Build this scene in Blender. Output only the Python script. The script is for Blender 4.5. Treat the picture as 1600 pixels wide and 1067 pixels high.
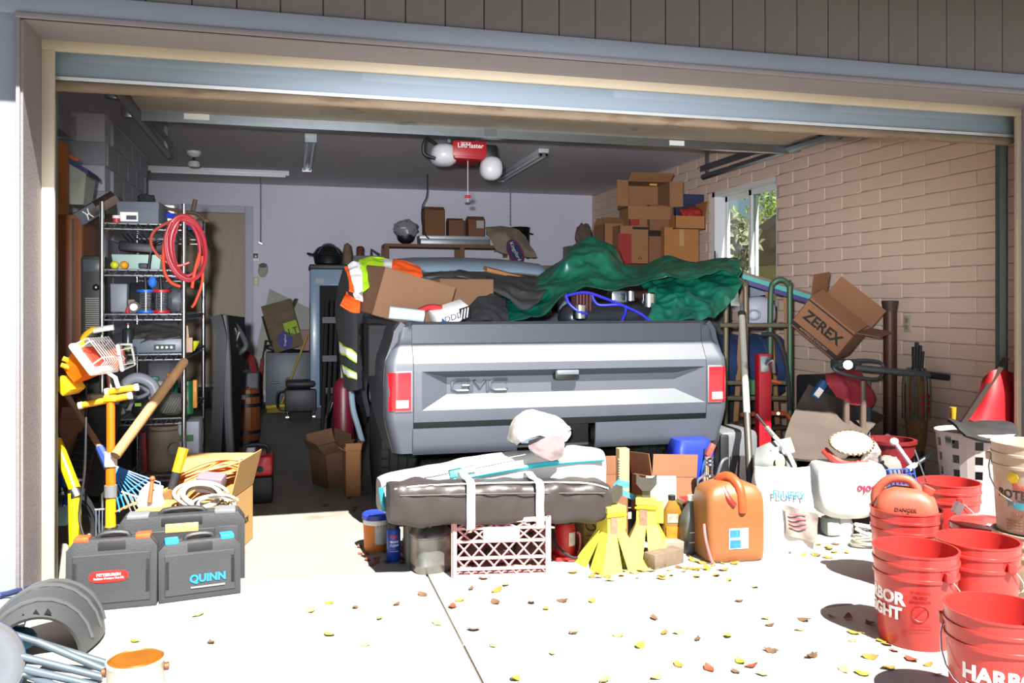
import bpy, bmesh, math, random
from mathutils import Vector as V, Matrix, Euler, noise
for o in list(bpy.data.objects): bpy.data.objects.remove(o)
random.seed(7)
R = math.radians
SC = bpy.context.scene
COL = SC.collection
# ------------------------------------------------------------------ camera, sky, sun, flash, exposure
F = 1339.0; EYE = 1.25; HOR = 478.0
YAW = math.atan(348 / F); SN, CS = math.sin(YAW), math.cos(YAW)
cam = bpy.data.cameras.new('camera'); co = bpy.data.objects.new('camera', cam); COL.objects.link(co)
cam.sensor_width = 36; cam.lens = F / 1600 * 36; cam.shift_y = (HOR - 533.5) / 1600
cam.clip_start = .05
co.location = (0, 0, EYE); co.rotation_euler = (R(90), 0, -YAW)
SC.camera = co
SC.view_settings.view_transform = 'Standard'; SC.view_settings.look = 'None'
SC.view_settings.gamma = 1; SC.view_settings.use_curve_mapping = False
SC.view_settings.exposure = 0.0
SUND = V((-.2 * math.cos(R(53.2)), .98 * math.cos(R(53.2)), -math.sin(R(53.2))))
w = bpy.data.worlds.new('sky'); SC.world = w; w.use_nodes = True
nt = w.node_tree; sk = nt.nodes.new('ShaderNodeTexSky'); sk.sky_type = 'NISHITA'
sk.sun_disc = False; sk.sun_elevation = R(53); sk.sun_rotation = R(168)
nt.links.new(sk.outputs[0], nt.nodes['Background'].inputs[0]); nt.nodes['Background'].inputs[1].default_value = .1
ld = bpy.data.lights.new('sun', 'SUN'); ld.energy = 20; ld.angle = R(.55); ld.color = (1, .955, .88)
lo = bpy.data.objects.new('sun', ld); COL.objects.link(lo); lo.location = (2, -8, 12); lo.rotation_euler = SUND.to_track_quat('-Z', 'Y').to_euler()
# the photographer's flash, above and left of the lens
fl = bpy.data.lights.new('camera_flash', 'SPOT'); fl.energy = 2100; fl.shadow_soft_size = .045; fl.spot_size = R(66); fl.spot_blend = .8; fl.color = (.93, .95, 1)
fo = bpy.data.objects.new('camera_flash', fl); COL.objects.link(fo); fo.location = (-.12, -.05, 1.36)
fo.rotation_euler = V((SN, CS, .018)).to_track_quat('-Z', 'Y').to_euler(); fo.scale = (1, .43, 1)

# ------------------------------------------------------------------ helpers
def ray(px):
    u = (px - 800) / F; return SN + u * CS, CS - u * SN
def at(px, py, Y):                      # photo point -> world point on the plane y = Y
    x, y = ray(px); t = Y / y; return V((t * x, Y, EYE + (HOR - py) / F * t))
def gnd(px, py, z=0.0):                 # photo point -> world point at height z
    t = (EYE - z) * F / (py - HOR); x, y = ray(px); return V((t * x, t * y, z))
def lin(h):
    h = h.lstrip('#'); f = lambda c: c / 12.92 if c <= .04045 else ((c + .055) / 1.055) ** 2.4
    return [f(int(h[i:i + 2], 16) / 255) for i in (0, 2, 4)] + [1]
MATS = {}
def mat(hexc, rough=.6, metal=0, var=.15, vs=8, bump=0, bs=60, trans=0, alpha=1, emit=0, dark=None, ds=5, dk=.5, coat=0, stretch=None, tl=0):
    key = (hexc, rough, metal, var, vs, bump, bs, trans, alpha, emit, dark, ds, dk, coat, stretch, tl)
    if key in MATS: return MATS[key]
    m = bpy.data.materials.new('m' + hexc.strip('#')); m.use_nodes = True; n = m.node_tree.nodes; L = m.node_tree.links
    b = n['Principled BSDF']; c = lin(hexc)
    b.inputs['Roughness'].default_value = rough; b.inputs['Metallic'].default_value = metal
    b.inputs['Coat Weight'].default_value = coat
    tc = n.new('ShaderNodeTexCoord'); vec = tc.outputs['Object']
    if stretch:
        mp = n.new('ShaderNodeMapping'); mp.inputs['Scale'].default_value = stretch; L.new(vec, mp.inputs[0]); vec = mp.outputs[0]
    def nz(s, d=4):
        t = n.new('ShaderNodeTexNoise'); t.inputs['Scale'].default_value = s; t.inputs['Detail'].default_value = d
        L.new(vec, t.inputs['Vector']); return t
    if var or dark:
        mx = n.new('ShaderNodeMix'); mx.data_type = 'RGBA'
        mx.inputs[6].default_value = [max(0, x * (1 - var * 1.3)) for x in c[:3]] + [1]
        mx.inputs[7].default_value = [min(1, x * (1 + var)) for x in c[:3]] + [1]
        L.new(nz(vs).outputs['Fac'], mx.inputs[0]); out = mx.outputs[2]
        if dark:
            cr = n.new('ShaderNodeValToRGB'); cr.color_ramp.elements[0].position = dk; cr.color_ramp.elements[1].position = min(1, dk + .12)
            L.new(nz(ds, 6).outputs['Fac'], cr.inputs[0])
            m2 = n.new('ShaderNodeMix'); m2.data_type = 'RGBA'; m2.inputs[7].default_value = lin(dark)
            L.new(out, m2.inputs[6]); L.new(cr.outputs[0], m2.inputs[0]); out = m2.outputs[2]
        L.new(out, b.inputs['Base Color'])
    else: b.inputs['Base Color'].default_value = c
    if bump:
        bp = n.new('ShaderNodeBump'); bp.inputs['Strength'].default_value = bump; bp.inputs['Distance'].default_value = .01
        L.new(nz(bs, 5).outputs['Fac'], bp.inputs['Height']); L.new(bp.outputs[0], b.inputs['Normal'])
    if trans: b.inputs['Transmission Weight'].default_value = trans
    if alpha < 1: b.inputs['Alpha'].default_value = alpha
    if tl:
        o = n['Material Output']; tr = n.new('ShaderNodeBsdfTranslucent'); tr.inputs[0].default_value = c; ms = n.new('ShaderNodeMixShader'); ms.inputs[0].default_value = tl
        L.new(b.outputs[0], ms.inputs[1]); L.new(tr.outputs[0], ms.inputs[2]); L.new(ms.outputs[0], o.inputs[0])
    if emit: b.inputs['Emission Color'].default_value = c; b.inputs['Emission Strength'].default_value = emit
    MATS[key] = m; return m
def cmr(p0, p1, p2, p3, t):
    return .5 * ((2 * p1) + (p2 - p0) * t + (2 * p0 - 5 * p1 + 4 * p2 - p3) * t * t + (3 * p1 - p0 - 3 * p2 + p3) * t ** 3)
def smooth_path(pts, k=6, closed=False):
    P = [V(p) for p in pts]; n = len(P); out = []
    for i in range(n if closed else n - 1):
        g = (lambda j: P[j % n]) if closed else (lambda j: P[min(max(j, 0), n - 1)])
        for s in range(k): out.append(cmr(g(i - 1), g(i), g(i + 1), g(i + 2), s / k))
    if not closed: out.append(P[-1])
    return out
ROOT = {}
def rmat(rot): return Euler(rot, 'XYZ').to_matrix().to_4x4()
class MB:
    def __init__(s): s.bm = bmesh.new(); s.M = Matrix()
    def add(s, vs, fs):
        v = [s.bm.verts.new(s.M @ V(p)) for p in vs]
        for f in fs:
            try: s.bm.faces.new([v[i] for i in f])
            except ValueError: pass
        return s
    def box(s, c, d, rot=(0, 0, 0), bev=0, seg=2, taper=1):
        M = s.M @ Matrix.Translation(c) @ rmat(rot); d = V(d)
        r = bmesh.ops.create_cube(s.bm, size=1)
        for v in r['verts']:
            k = taper if v.co.z > 0 else 1
            v.co = V((v.co.x * d.x * k, v.co.y * d.y * k, v.co.z * d.z))
        if bev:
            es = list({e for v in r['verts'] for e in v.link_edges})
            q = bmesh.ops.bevel(s.bm, geom=es, offset=min(bev, .48 * min(d)), segments=seg, profile=.5, affect='EDGES')
            vs = list({v for f in q['faces'] for v in f.verts} | {v for v in r['verts'] if v.is_valid})
        else: vs = r['verts']
        for v in vs: v.co = M @ v.co
        return s
    def b2(s, a, b, bev=0):             # box between two corners
        a, b = V(a), V(b); return s.box((a + b) / 2, [abs(x) for x in (b - a)], bev=bev)
    def cyl(s, p0, p1, r0, r1=None, n=14, caps=True):
        p0, p1 = V(p0), V(p1); r1 = r0 if r1 is None else r1
        q = (p1 - p0).to_track_quat('Z', 'Y'); vs = []
        for p, r in ((p0, r0), (p1, r1)):
            for i in range(n):
                a = 2 * math.pi * i / n; vs.append(p + q @ V((r * math.cos(a), r * math.sin(a), 0)))
        fs = [(i, (i + 1) % n, n + (i + 1) % n, n + i) for i in range(n)]
        if caps: fs += [tuple(range(n))[::-1], tuple(range(n, 2 * n))]
        return s.add(vs, fs)
    def tube(s, pts, r, n=8, closed=False, k=0, flat=1.0):
        P = smooth_path(pts, k, closed) if k else [V(p) for p in pts]
        m = len(P); vs = []; up = None
        for i in range(m):
            a = P[(i - 1) % m] if closed or i else P[0]; b = P[(i + 1) % m] if closed or i < m - 1 else P[-1]
            t = (b - a); t = t.normalized() if t.length > 1e-9 else V((0, 0, 1))
            if up is None:
                up = V((0, 0, 1)) if abs(t.z) < .9 else V((1, 0, 0))
            up = (up - t * up.dot(t)); up = up.normalized() if up.length > 1e-6 else t.orthogonal().normalized()
            sd = t.cross(up); rr = r(i / max(1, m - 1)) if callable(r) else r
            for j in range(n):
                a_ = 2 * math.pi * j / n; vs.append(P[i] + sd * (rr * math.cos(a_)) + up * (rr * flat * math.sin(a_)))
        fs = []
        for i in range(m if closed else m - 1):
            for j in range(n):
                k_ = ((i + 1) % m) * n; fs.append((i * n + j, i * n + (j + 1) % n, k_ + (j + 1) % n, k_ + j))
        if not closed: fs += [tuple(range(n))[::-1], tuple(range((m - 1) * n, m * n))]
        return s.add(vs, fs)
    def lathe(s, prof, n=28, c=(0, 0, 0), sx=1, sy=1, rot=None):
        vs = []; fs = []; c = V(c); Q = rmat(rot) if rot else Matrix()
        for r, z in prof:
            for i in range(n):
                a = 2 * math.pi * i / n; vs.append(c + Q @ V((r * sx * math.cos(a), r * sy * math.sin(a), z)))
        m = len(prof)
        for k in range(m - 1):
            for i in range(n): fs.append((k * n + i, k * n + (i + 1) % n, (k + 1) * n + (i + 1) % n, (k + 1) * n + i))
        if prof[0][0] > 1e-4: fs.append(tuple(range(n))[::-1])
        if prof[-1][0] > 1e-4: fs.append(tuple(range((m - 1) * n, m * n)))
        return s.add(vs, fs)
    def prism(s, poly, h, M=None):      # polygon in local xy, extruded along z from -h/2 to h/2
        n = len(poly); M = M or Matrix(); vs = [M @ V((x, y, -h / 2)) for x, y in poly] + [M @ V((x, y, h / 2)) for x, y in poly]
        return s.add(vs, [tuple(range(n))[::-1], tuple(range(n, 2 * n))] + [(i, (i + 1) % n, n + (i + 1) % n, n + i) for i in range(n)])
    def loft(s, rings, caps=True):
        n = len(rings[0]); vs = [p for r in rings for p in r]; fs = []
        for k in range(len(rings) - 1):
            for i in range(n): fs.append((k * n + i, k * n + (i + 1) % n, (k + 1) * n + (i + 1) % n, (k + 1) * n + i))
        if caps: fs += [tuple(range(n))[::-1], tuple(range((len(rings) - 1) * n, len(rings) * n))]
        return s.add(vs, fs)
    def grid(s, fn, nu, nv, th=0):
        P = [[V(fn(i / nu, j / nv)) for j in range(nv + 1)] for i in range(nu + 1)]
        W = nv + 1; idx = lambda i, j: i * W + j
        vs = [p for r in P for p in r]; fs = [(idx(i, j), idx(i + 1, j), idx(i + 1, j + 1), idx(i, j + 1)) for i in range(nu) for j in range(nv)]
        if th:
            N = []
            for i in range(nu + 1):
                for j in range(nv + 1):
                    a = P[min(i + 1, nu)][j] - P[max(i - 1, 0)][j]; b = P[i][min(j + 1, nv)] - P[i][max(j - 1, 0)]
                    q = a.cross(b); N.append(q.normalized() if q.length > 1e-12 else V((0, 0, 1)))
            k = len(vs); vs += [p - m * th for p, m in zip(vs, N)]
            fs += [tuple(x + k for x in f[::-1]) for f in fs]
            bd = [idx(i, 0) for i in range(nu)] + [idx(nu, j) for j in range(nv)] + [idx(i, nv) for i in range(nu, 0, -1)] + [idx(0, j) for j in range(nv, 0, -1)]
            fs += [(bd[(i + 1) % len(bd)], bd[i], bd[i] + k, bd[(i + 1) % len(bd)] + k) for i in range(len(bd))]
        return s.add(vs, fs)
    def ball(s, c, r, n=12, sc=(1, 1, 1), lump=0, ls=3, rot=None, sq=1):
        c = V(c); Q = rmat(rot) if rot else Matrix(); rings = []; f = lambda x: math.copysign(abs(x) ** sq, x)
        vs = []; m = n
        for k in range(m + 1):
            th = math.pi * k / m
            for i in range(2 * n):
                a = math.pi * i / n; d = V((f(math.sin(th)) * f(math.cos(a)), f(math.sin(th)) * f(math.sin(a)), f(math.cos(th))))
                if lump: d = d * (1 + lump * noise.noise(d * ls + c * 3.1))
                vs.append(c + Q @ V((d.x * r * sc[0], d.y * r * sc[1], d.z * r * sc[2])))
        w_ = 2 * n; fs = [(k * w_ + i, (k + 1) * w_ + i, (k + 1) * w_ + (i + 1) % w_, k * w_ + (i + 1) % w_) for k in range(m) for i in range(w_)]
        return s.add(vs, fs)
    def mesh(s, name, m, ang=38):
        bmesh.ops.remove_doubles(s.bm, verts=s.bm.verts, dist=1e-5)
        bmesh.ops.recalc_face_normals(s.bm, faces=s.bm.faces)
        me = bpy.data.meshes.new(name); s.bm.to_mesh(me); s.bm.free()
        me.polygons.foreach_set('use_smooth', [True] * len(me.polygons)); me.set_sharp_from_angle(angle=R(ang))
        if m: me.materials.append(m)
        return me
    def part(s, name, m, parent, w=0, ang=38):      # w=1: the coordinates were world coordinates
        if w: s.bm.transform(ROOT[parent].inverted())
        o = bpy.data.objects.new(name, s.mesh(name, m, ang)); COL.objects.link(o); o.parent = parent; ROOT[o] = ROOT[parent]
        return o
    def obj(s, name, m, label, cat, group=None, ang=38):
        vs = [v.co for v in s.bm.verts]; lo_ = V([min(v[i] for v in vs) for i in range(3)]); hi = V([max(v[i] for v in vs) for i in range(3)])
        c = V(((lo_.x + hi.x) / 2, (lo_.y + hi.y) / 2, lo_.z)); s.bm.transform(Matrix.Translation(-c))
        o = bpy.data.objects.new(name, s.mesh(name, m, ang)); COL.objects.link(o); o.location = c; ROOT[o] = Matrix.Translation(c)
        o['label'] = label; o['category'] = cat
        if group: o['group'] = group
        return o
    def struct(s, name, m, label=None):
        o = bpy.data.objects.new(name, s.mesh(name, m)); COL.objects.link(o); ROOT[o] = Matrix(); o['kind'] = 'structure'
        if label: o['label'] = label
        return o
def thing(name, label, cat, loc=(0, 0, 0), rz=0, group=None, rot=None, sc=1):
    o = bpy.data.objects.new(name, None); COL.objects.link(o); o.empty_display_size = .1
    o.location = loc; o.rotation_euler = rot or (0, 0, rz); o['label'] = label; o['category'] = cat; o.scale = (sc, sc, sc)
    if group: o['group'] = group
    ROOT[o] = Matrix.Translation(loc) @ rmat(rot or (0, 0, rz)) @ Matrix.Scale(sc, 4); return o
def dup(root, loc, rot=None, label=None, rz=0, sc=None):
    r = root.copy(); COL.objects.link(r); r.location = loc; r.rotation_euler = rot or (0, 0, rz)
    if sc: r.scale = (sc, sc, sc)
    if label: r['label'] = label
    for ch in list(root.children):
        c = ch.copy(); COL.objects.link(c); c.parent = r
        for g in ch.children:
            e = g.copy(); COL.objects.link(e); e.parent = c
    return r
def text(s, size, m, parent, M, name='lettering', ext=.0008, off=0, sx=1, wrap=0, w=0, align='CENTER', sh=0):
    cu = bpy.data.curves.new('t', 'FONT'); cu.body = s; cu.size = size; cu.extrude = ext; cu.offset = off; cu.align_x = align; cu.align_y = 'CENTER'; cu.shear = sh
    cu.resolution_u = 3
    o = bpy.data.objects.new('t', cu); me = bpy.data.meshes.new_from_object(o); bpy.data.objects.remove(o); bpy.data.curves.remove(cu)
    me.name = name; me.materials.clear(); me.materials.append(m)
    for v in me.vertices:
        x, y, z = v.co; x *= sx
        if wrap: a = x / wrap; p = V((math.sin(a) * (wrap + z), -math.cos(a) * (wrap + z), y))
        else: p = V((x, y, z))
        v.co = M @ p
    if w: me.transform(ROOT[parent].inverted())
    o = bpy.data.objects.new(name, me); COL.objects.link(o); o.parent = parent; ROOT[o] = ROOT[parent]; return o
def fr(o, x, y):                        # frame with given origin and x / y directions
    x = V(x).normalized(); y = V(y); z = x.cross(y).normalized(); y = z.cross(x)
    M = Matrix((x, y, z)).transposed().to_4x4(); M.translation = V(o); return M
def face(px, py, Y): return fr(at(px, py, Y), (1, 0, 0), (0, 0, 1))     # upright plane facing the street
def csheet(ctrl, nu, nv, amp=0, ns=6, th=.004, ridge=0, seed=0):
    # smooth sheet through a grid of control points, with folds; returns fn for MB.grid
    G = [[V(p) for p in row] for row in ctrl]; a, b = len(G), len(G[0])
    def fn(u, v):
        x = u * (a - 1); i = min(int(x), a - 2); y = v * (b - 1); j = min(int(y), b - 2)
        g = lambda i_, j_: G[min(max(i_, 0), a - 1)][min(max(j_, 0), b - 1)]
        row = [cmr(*[g(i + k, j + l) for l in (-1, 0, 1, 2)], y - j) for k in (-1, 0, 1, 2)]
        p = cmr(*row, x - i)
        if amp or ridge:
            q = p * ns + V((seed, seed * 1.7, 0)); n1 = noise.noise(q); n2 = 1 - 2 * abs(noise.noise(q * .6 + V((5, 2, 9))))
            p = p + V((.35 * noise.noise(q + V((7, 7, 7))), -.8, .6)) * (amp * n1 + ridge * n2 + .35 * ridge * (1 - 2 * abs(noise.noise(q * 1.9 + V((1, 8, 3))))))
        return p
    return fn
# ------------------------------------------------------------------ the setting
CEIL = 2.83; XR = 4.2; YB = 11.6
M_wallw = mat('#d4d3e0', .85, var=.05, vs=2, bump=.05, bs=120)
M_block = mat('#d6baa6', .8, var=.06, vs=3, bump=.12, bs=90)
M_ceil = mat('#c9c3c8', .9, var=.05, vs=2, bump=.1, bs=150)
M_conc = mat('#a19e98', .9, var=.1, vs=3, bump=.15, bs=70, dark='#7f7d72', ds=1.6, dk=.66)
M_floor = mat('#8a867f', .6, var=.2, vs=2.5, bump=.1, bs=50, dark='#6a655c', ds=1.5, dk=.62)
M_trim = mat('#7d777a', .7, var=.08, bump=.15, bs=25, stretch=(.3, 3, 3))
M_blue = mat('#7f8795', .75, var=.06, vs=4, bump=.15, bs=40)
M_cream = mat('#b9ae98', .6, var=.06, bump=.05, dark='#b59a70', ds=1.2, dk=.72)
M_galv = mat('#a9b2b8', .32, 1, var=.12, vs=14)
M_steel = mat('#8d9298', .35, 1, var=.1)
M_chrome = mat('#d7dbdf', .18, 1, var=.04)
M_blk = mat('#15161a', .5, var=.2)
M_rub = mat('#1b1c1f', .8, var=.2, bump=.1)
M_rust = mat('#54433a', .75, .3, var=.35, vs=20, bump=.2)
M_wht = mat('#e4e4e0', .5, var=.05)
M_card = mat('#9a6a42', .85, var=.08, vs=4, bump=.05, bs=30)
M_card_shade = mat('#6d4e36', .85, var=.08, vs=4, bump=.05, bs=30)  # darker copy of the cardboard, shade on these boxes put into the colour
M_card3 = mat('#7e553a', .85, var=.1, vs=4)
M_ink = mat('#1d1712', .8, var=.05)

drv = MB().box((1, -1, -.16), (16, 10.1, .3)).struct('driveway', mat('#6f6b62', .95), 'sunlit concrete driveway in front of the garage')
for x0, x1 in ((-6, -1.9), (-1.9, .62), (.62, 3.14), (3.14, 8)):
    for y0, y1 in ((-5, -.9), (-.9, 3.12), (3.12, 4.06)):
        MB().b2((x0 + .005, y0 + .005, -.2), (x1 - .005, y1 - .005, 0), bev=.004).part('slab', M_conc, drv)
flo = MB().b2((-2.7, 4.06, -.2), (4.4, 11.8, 0)).struct('floor', M_floor, 'dark stained concrete garage floor')
MB().b2((-2.7, 4.05, CEIL), (4.4, 11.8, CEIL + .1)).struct('ceiling', M_ceil)
MB().b2((-2.7, YB, 0), (4.4, YB + .15, CEIL)).struct('wall_back', M_wallw)
MB().b2((-2.75, 4.05, 0), (-2.6, YB, CEIL)).struct('wall_left', M_wallw)
# block pier and soffit on the left
pier = MB().b2((-2.6, 7.67, 0), (-1.47, 9.8, CEIL)).struct('wall_pier', M_wallw, 'painted block pier on the left')
M_pblk = mat('#aeaeb8', .85, var=.1, vs=3, bump=.15, bs=60, dark='#8d8c92', ds=4, dk=.62)
bmesh1 = MB().box((0, 0, 0), (.444, .03, .192), bev=.006, seg=1).mesh('block', M_pblk)
def piece(me, loc, rz, parent, name='block'):
    o = bpy.data.objects.new(name, me); COL.objects.link(o); o.location = loc; o.rotation_euler = (0, 0, rz); o.parent = parent; ROOT[o] = ROOT[parent]; return o
for k in range(5, 14):
    z = .1 + .2 * k
    for i in range(3):
        x = -1.68 - .45 * i - (.225 if k % 2 else 0)
        if x > -2.45: piece(bmesh1, (x, 7.66, z), 0, pier)
    for i in range(5):
        y = 7.9 + .45 * i - (.225 if k % 2 else 0)
        if 7.88 <= y < 9.65: piece(bmesh1, (-1.46, y, z), R(90), pier)
MB().b2((-2.6, 4.2, 2.62), (-1.72, 7.64, CEIL)).struct('ceiling_soffit', mat('#aaa2a6', .9, var=.05))
# right wall: mortar backing with a window opening, and slump blocks
WY0, WY1, WZ0, WZ1 = 6.8, 8.05, 1.2, 2.42
wr = MB()
for a, b in (((XR + .006, 4.05, 0), (XR + .2, WY0, CEIL)), ((XR + .006, WY1, 0), (XR + .2, YB, CEIL)), ((XR + .006, WY0, 0), (XR + .2, WY1, WZ0)), ((XR + .006, WY0, WZ1), (XR + .2, WY1, CEIL))): wr.b2(a, b)
wr = wr.struct('wall_right', mat('#ab9a92', .9, var=.1), 'painted slump block wall')
BL, BH = .452, .1005; blocks = []
for k in range(28):
    z = .05 + k * BH; y = 4.05 - (BL / 2 if k % 2 else 0)
    while y < YB:
        a, b = max(y, 4.06), min(y + BL, YB)
        segs = [(a, b)]
        if WZ0 - .02 < z < WZ1 + .02:
            segs = [(a, min(b, WY0)), (max(a, WY1), b)] if a < WY1 and b > WY0 else segs
        for p, q in segs:
            if q - p > .05: blocks.append((p, q, z))
        y += BL
vis = lambda b_: (b_[0] - 4) + (6 if b_[2] < .75 else 0) + (1.5 if b_[0] > 8 else 0)
blocks.sort(key=vis); shared = {}
for p, q, z in blocks[:298]:
    L = round(q - p, 2)
    if L not in shared: shared[L] = MB().box((0, 0, 0), (L - .005, .024, BH - .005), bev=.004, seg=1).mesh('block', M_block)
    piece(shared[L], (XR + .012 + random.uniform(-.002, .002), (p + q) / 2, z), R(90), wr)
rest = MB()
for p, q, z in blocks[298:]: rest.box((XR + .012, (p + q) / 2, z), (.024, q - p - .005, BH - .005))
rest.part('blocks', M_block, wr)['kind'] = 'stuff'
# window: reveal, two sliding sashes
wn = MB()
for a, b in (((XR + .03, WY0, WZ1 - .05), (XR + .2, WY1, WZ1)), ((XR + .03, WY0, WZ0), (XR + .2, WY1, WZ0 + .05)), ((XR + .03, WY0, WZ0), (XR + .2, WY0 + .05, WZ1)), ((XR + .03, WY1 - .05, WZ0), (XR + .2, WY1, WZ1))): wn.b2(a, b)
M_vin = mat('#d5d6d8', .45, var=.03)
wn = wn.struct('window_1', M_vin, 'white vinyl sliding window in the block wall')
gm = bpy.data.materials.new('pane_glass'); gm.use_nodes = True; gn = gm.node_tree.nodes; gl = gm.node_tree.links
tr = gn.new('ShaderNodeBsdfTransparent'); tr.inputs[0].default_value = (.82, .88, .85, 1); gs = gn.new('ShaderNodeBsdfGlossy'); gs.inputs['Roughness'].default_value = .02; mx = gn.new('ShaderNodeMixShader'); mx.inputs[0].default_value = .12
gl.new(tr.outputs[0], mx.inputs[1]); gl.new(gs.outputs[0], mx.inputs[2]); gl.new(mx.outputs[0], gn['Material Output'].inputs[0])
for x, y0, y1 in ((XR + .11, WY0 + .05, 7.46), (XR + .15, 7.4, WY1 - .05)):
    s = MB()
    z0, z1 = WZ0 + .05, WZ1 - .05
    for a, b in (((x, y0, z0), (x + .03, y0 + .045, z1)), ((x, y1 - .045, z0), (x + .03, y1, z1)), ((x, y0, z0), (x + .03, y1, z0 + .05)), ((x, y0, z1 - .05), (x + .03, y1, z1))): s.b2(a, b)
    sa = s.part('sash', M_vin, wn)
    MB().b2((x + .012, y0 + .04, z0 + .04), (x + .018, y1 - .04, z1 - .04)).part('pane', gm, sa)
MB().b2((XR + .095, 7.405, 1.62), (XR + .11, 7.425, 1.74), bev=.004).part('latch', M_wht, wn)
# front wall of the house with the door opening
wf = MB().b2((-5, 3.8, -.05), (-1.031, 4.05, 3.1)).b2((4.12, 3.8, -.05), (7, 4.05, 3.1)).b2((-1.036, 3.8, 2.43), (4.12, 4.05, 3.1)).struct('wall_front', M_blue, 'pale blue grey stucco front wall')
MB().b2((-5, 3.765, 2.41), (7, 3.80, 2.495), bev=.003).part('fascia_board', M_blue, wf)
n = 0; x = -1.9
M_side = mat('#605c5d', .8, var=.08, vs=5, bump=.2, bs=18, stretch=(4, 1, .4))
sb = MB().b2((-.0865, -.012, 0), (.0865, .012, .62), bev=.003).mesh('siding_board', M_side)
while x < 5.2:
    piece(sb, (x, 3.787, 2.496), 0, wf, 'siding_board'); x += .1775
tf = MB().b2((-1.036, 3.78, 2.385), (4.12, 4.06, 2.43)).b2((-1.036, 3.775, 0), (-1.021, 4.06, 2.385)).b2((4.075, 3.78, 0), (4.12, 4.06, 2.385)).struct('trim_1', M_trim, 'painted wood jamb and header boards of the garage opening')
lip = MB().b2((-1.045, 3.755, 2.388), (4.14, 3.78, 2.41), bev=.003).b2((-1.045, 3.762, 0), (-1.03, 3.78, 2.388), bev=.003).b2((4.12, 3.755, 0), (4.145, 3.78, 2.41), bev=.003); lip.part('outer_molding', M_trim, tf)
st = MB().b2((-1.021, 4.03, 2.341), (4.075, 4.055, 2.386), bev=.003); st.part('door_stop', M_cream, tf)
MB().b2((-1.021, 4.03, 0), (-.971, 4.055, 2.341), bev=.003).part('door_stop', M_cream, tf)
MB().b2((4.045, 4.03, 0), (4.075, 4.055, 2.341), bev=.003).part('door_stop', M_cream, tf)
ev = MB().prism([(3.2, 2.88), (3.2, 3.06), (4.1, 3.5), (4.1, 3.32)], 16, Matrix.Translation((1, 0, 0)) @ Matrix(((0, 0, 1, 0), (1, 0, 0, 0), (0, 1, 0, 0), (0, 0, 0, 1)))).struct('roof_eave', mat('#6a6260', .8), 'roof overhang above the garage door')

# sectional garage door, raised
gd = thing('garage_door', 'raised white sectional garage door with dirty bottom seal and steel strut', 'garage door', (1.55, 4.15, 2.2))
M_door = mat('#8593a1', .45, var=.04, vs=2); M_din = mat('#d8ccb8', .7, var=.1, vs=3, dark='#7d7260', ds=2.5, dk=.62)
X0, X1 = -1.0, 4.1
def door_section(p, q, side):
    p, q = V(p), V(q); d = (q - p).normalized(); nrm = V((0, -d.z, d.y))       # outside normal
    Mx = fr(((X0 + X1) / 2, 0, 0) + (p + q) / 2 if False else V(((X0 + X1) / 2, 0, 0)) + (p + q) / 2, (1, 0, 0), d)
    h = (q - p).length; b = MB(); b.M = Mx; b.box((0, 0, 0), (X1 - X0, h - .006, .04), bev=.004)
    s = b.part('section', M_door if side else M_din, gd, w=1)
    for i in range(4):
        cx = (i - 1.5) * (X1 - X0) / 4
        for sg, m in ((1, M_door), (-1, M_din)):
            e = MB(); e.M = Mx @ Matrix.Translation((cx, 0, sg * .02))
            w_, k = (X1 - X0) / 4 - .12, h * .55
            e.loft([[V((-w_ / 2, -k / 2, 0)), V((w_ / 2, -k / 2, 0)), V((w_ / 2, k / 2, 0)), V((-w_ / 2, k / 2, 0))], [V((-w_ / 2 + .035, -k / 2 + .035, sg * .014)), V((w_ / 2 - .035, -k / 2 + .035, sg * .014)), V((w_ / 2 - .035, k / 2 - .035, sg * .014)), V((-w_ / 2 + .035, k / 2 - .035, sg * .014))]])
            e.part('raised_panel', m, s, w=1)
    return s
door_section((0, 4.125, 2.225), (0, 4.17, 2.63), 1)
door_section((0, 4.22, 2.66), (0, 4.75, 2.655), 0); door_section((0, 4.76, 2.655), (0, 5.62, 2.64), 0); door_section((0, 5.63, 2.64), (0, 6.53, 2.63), 0)
sl = MB().box((1.55, 4.125, 2.213), (5.1, .055, .045), bev=.018, seg=3); sl.part('bottom_seal', mat('#7a6a58', .85, var=.3, vs=9, bump=.4, bs=50, dark='#5f4c36', ds=7, dk=.57, stretch=(.5, 2, 2)), gd, w=1)
MB().b2((-1, 4.095, 2.232), (4.1, 4.1, 2.247)).part('retainer', mat('#dcdcd8', .35, .6), gd, w=1)
u = MB().b2((X0, 6.44, 2.545), (X1, 6.45, 2.62)).b2((X0, 6.45, 2.545), (X1, 6.5, 2.552)).b2((X0, 6.41, 2.615), (X1, 6.53, 2.62)); u.part('strut', M_galv, gd, w=1)
MB().b2((-.72, 6.434, 2.57), (-.55, 6.441, 2.61)).part('label_sticker', M_wht, gd, w=1)
MB().b2((3.0, 6.434, 2.56), (3.13, 6.441, 2.60)).part('label_sticker', M_wht, gd, w=1)
for x, y in ((.3, 5.62), (1.55, 5.62), (2.8, 5.62), (.3, 4.755), (2.8, 4.755)):
    h = MB(); h.box((x, y, 2.6), (.07, .12, .02)).box((x - .03, y, 2.585), (.008, .09, .04)).box((x + .03, y, 2.585), (.008, .09, .04)).cyl((x - .045, y, 2.585), (x + .045, y, 2.585), .01, n=8)
    h.part('hinge', M_steel, gd, w=1)
h = MB(); h.tube([(1.5, 6.45, 2.6), (1.53, 6.6, 2.66), (1.46, 6.62, 2.75), (1.4, 6.7, 2.76)], .015, n=6); h.box((1.5, 6.45, 2.6), (.1, .05, .09)); h.part('opener_arm', M_steel, gd, w=1)
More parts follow.
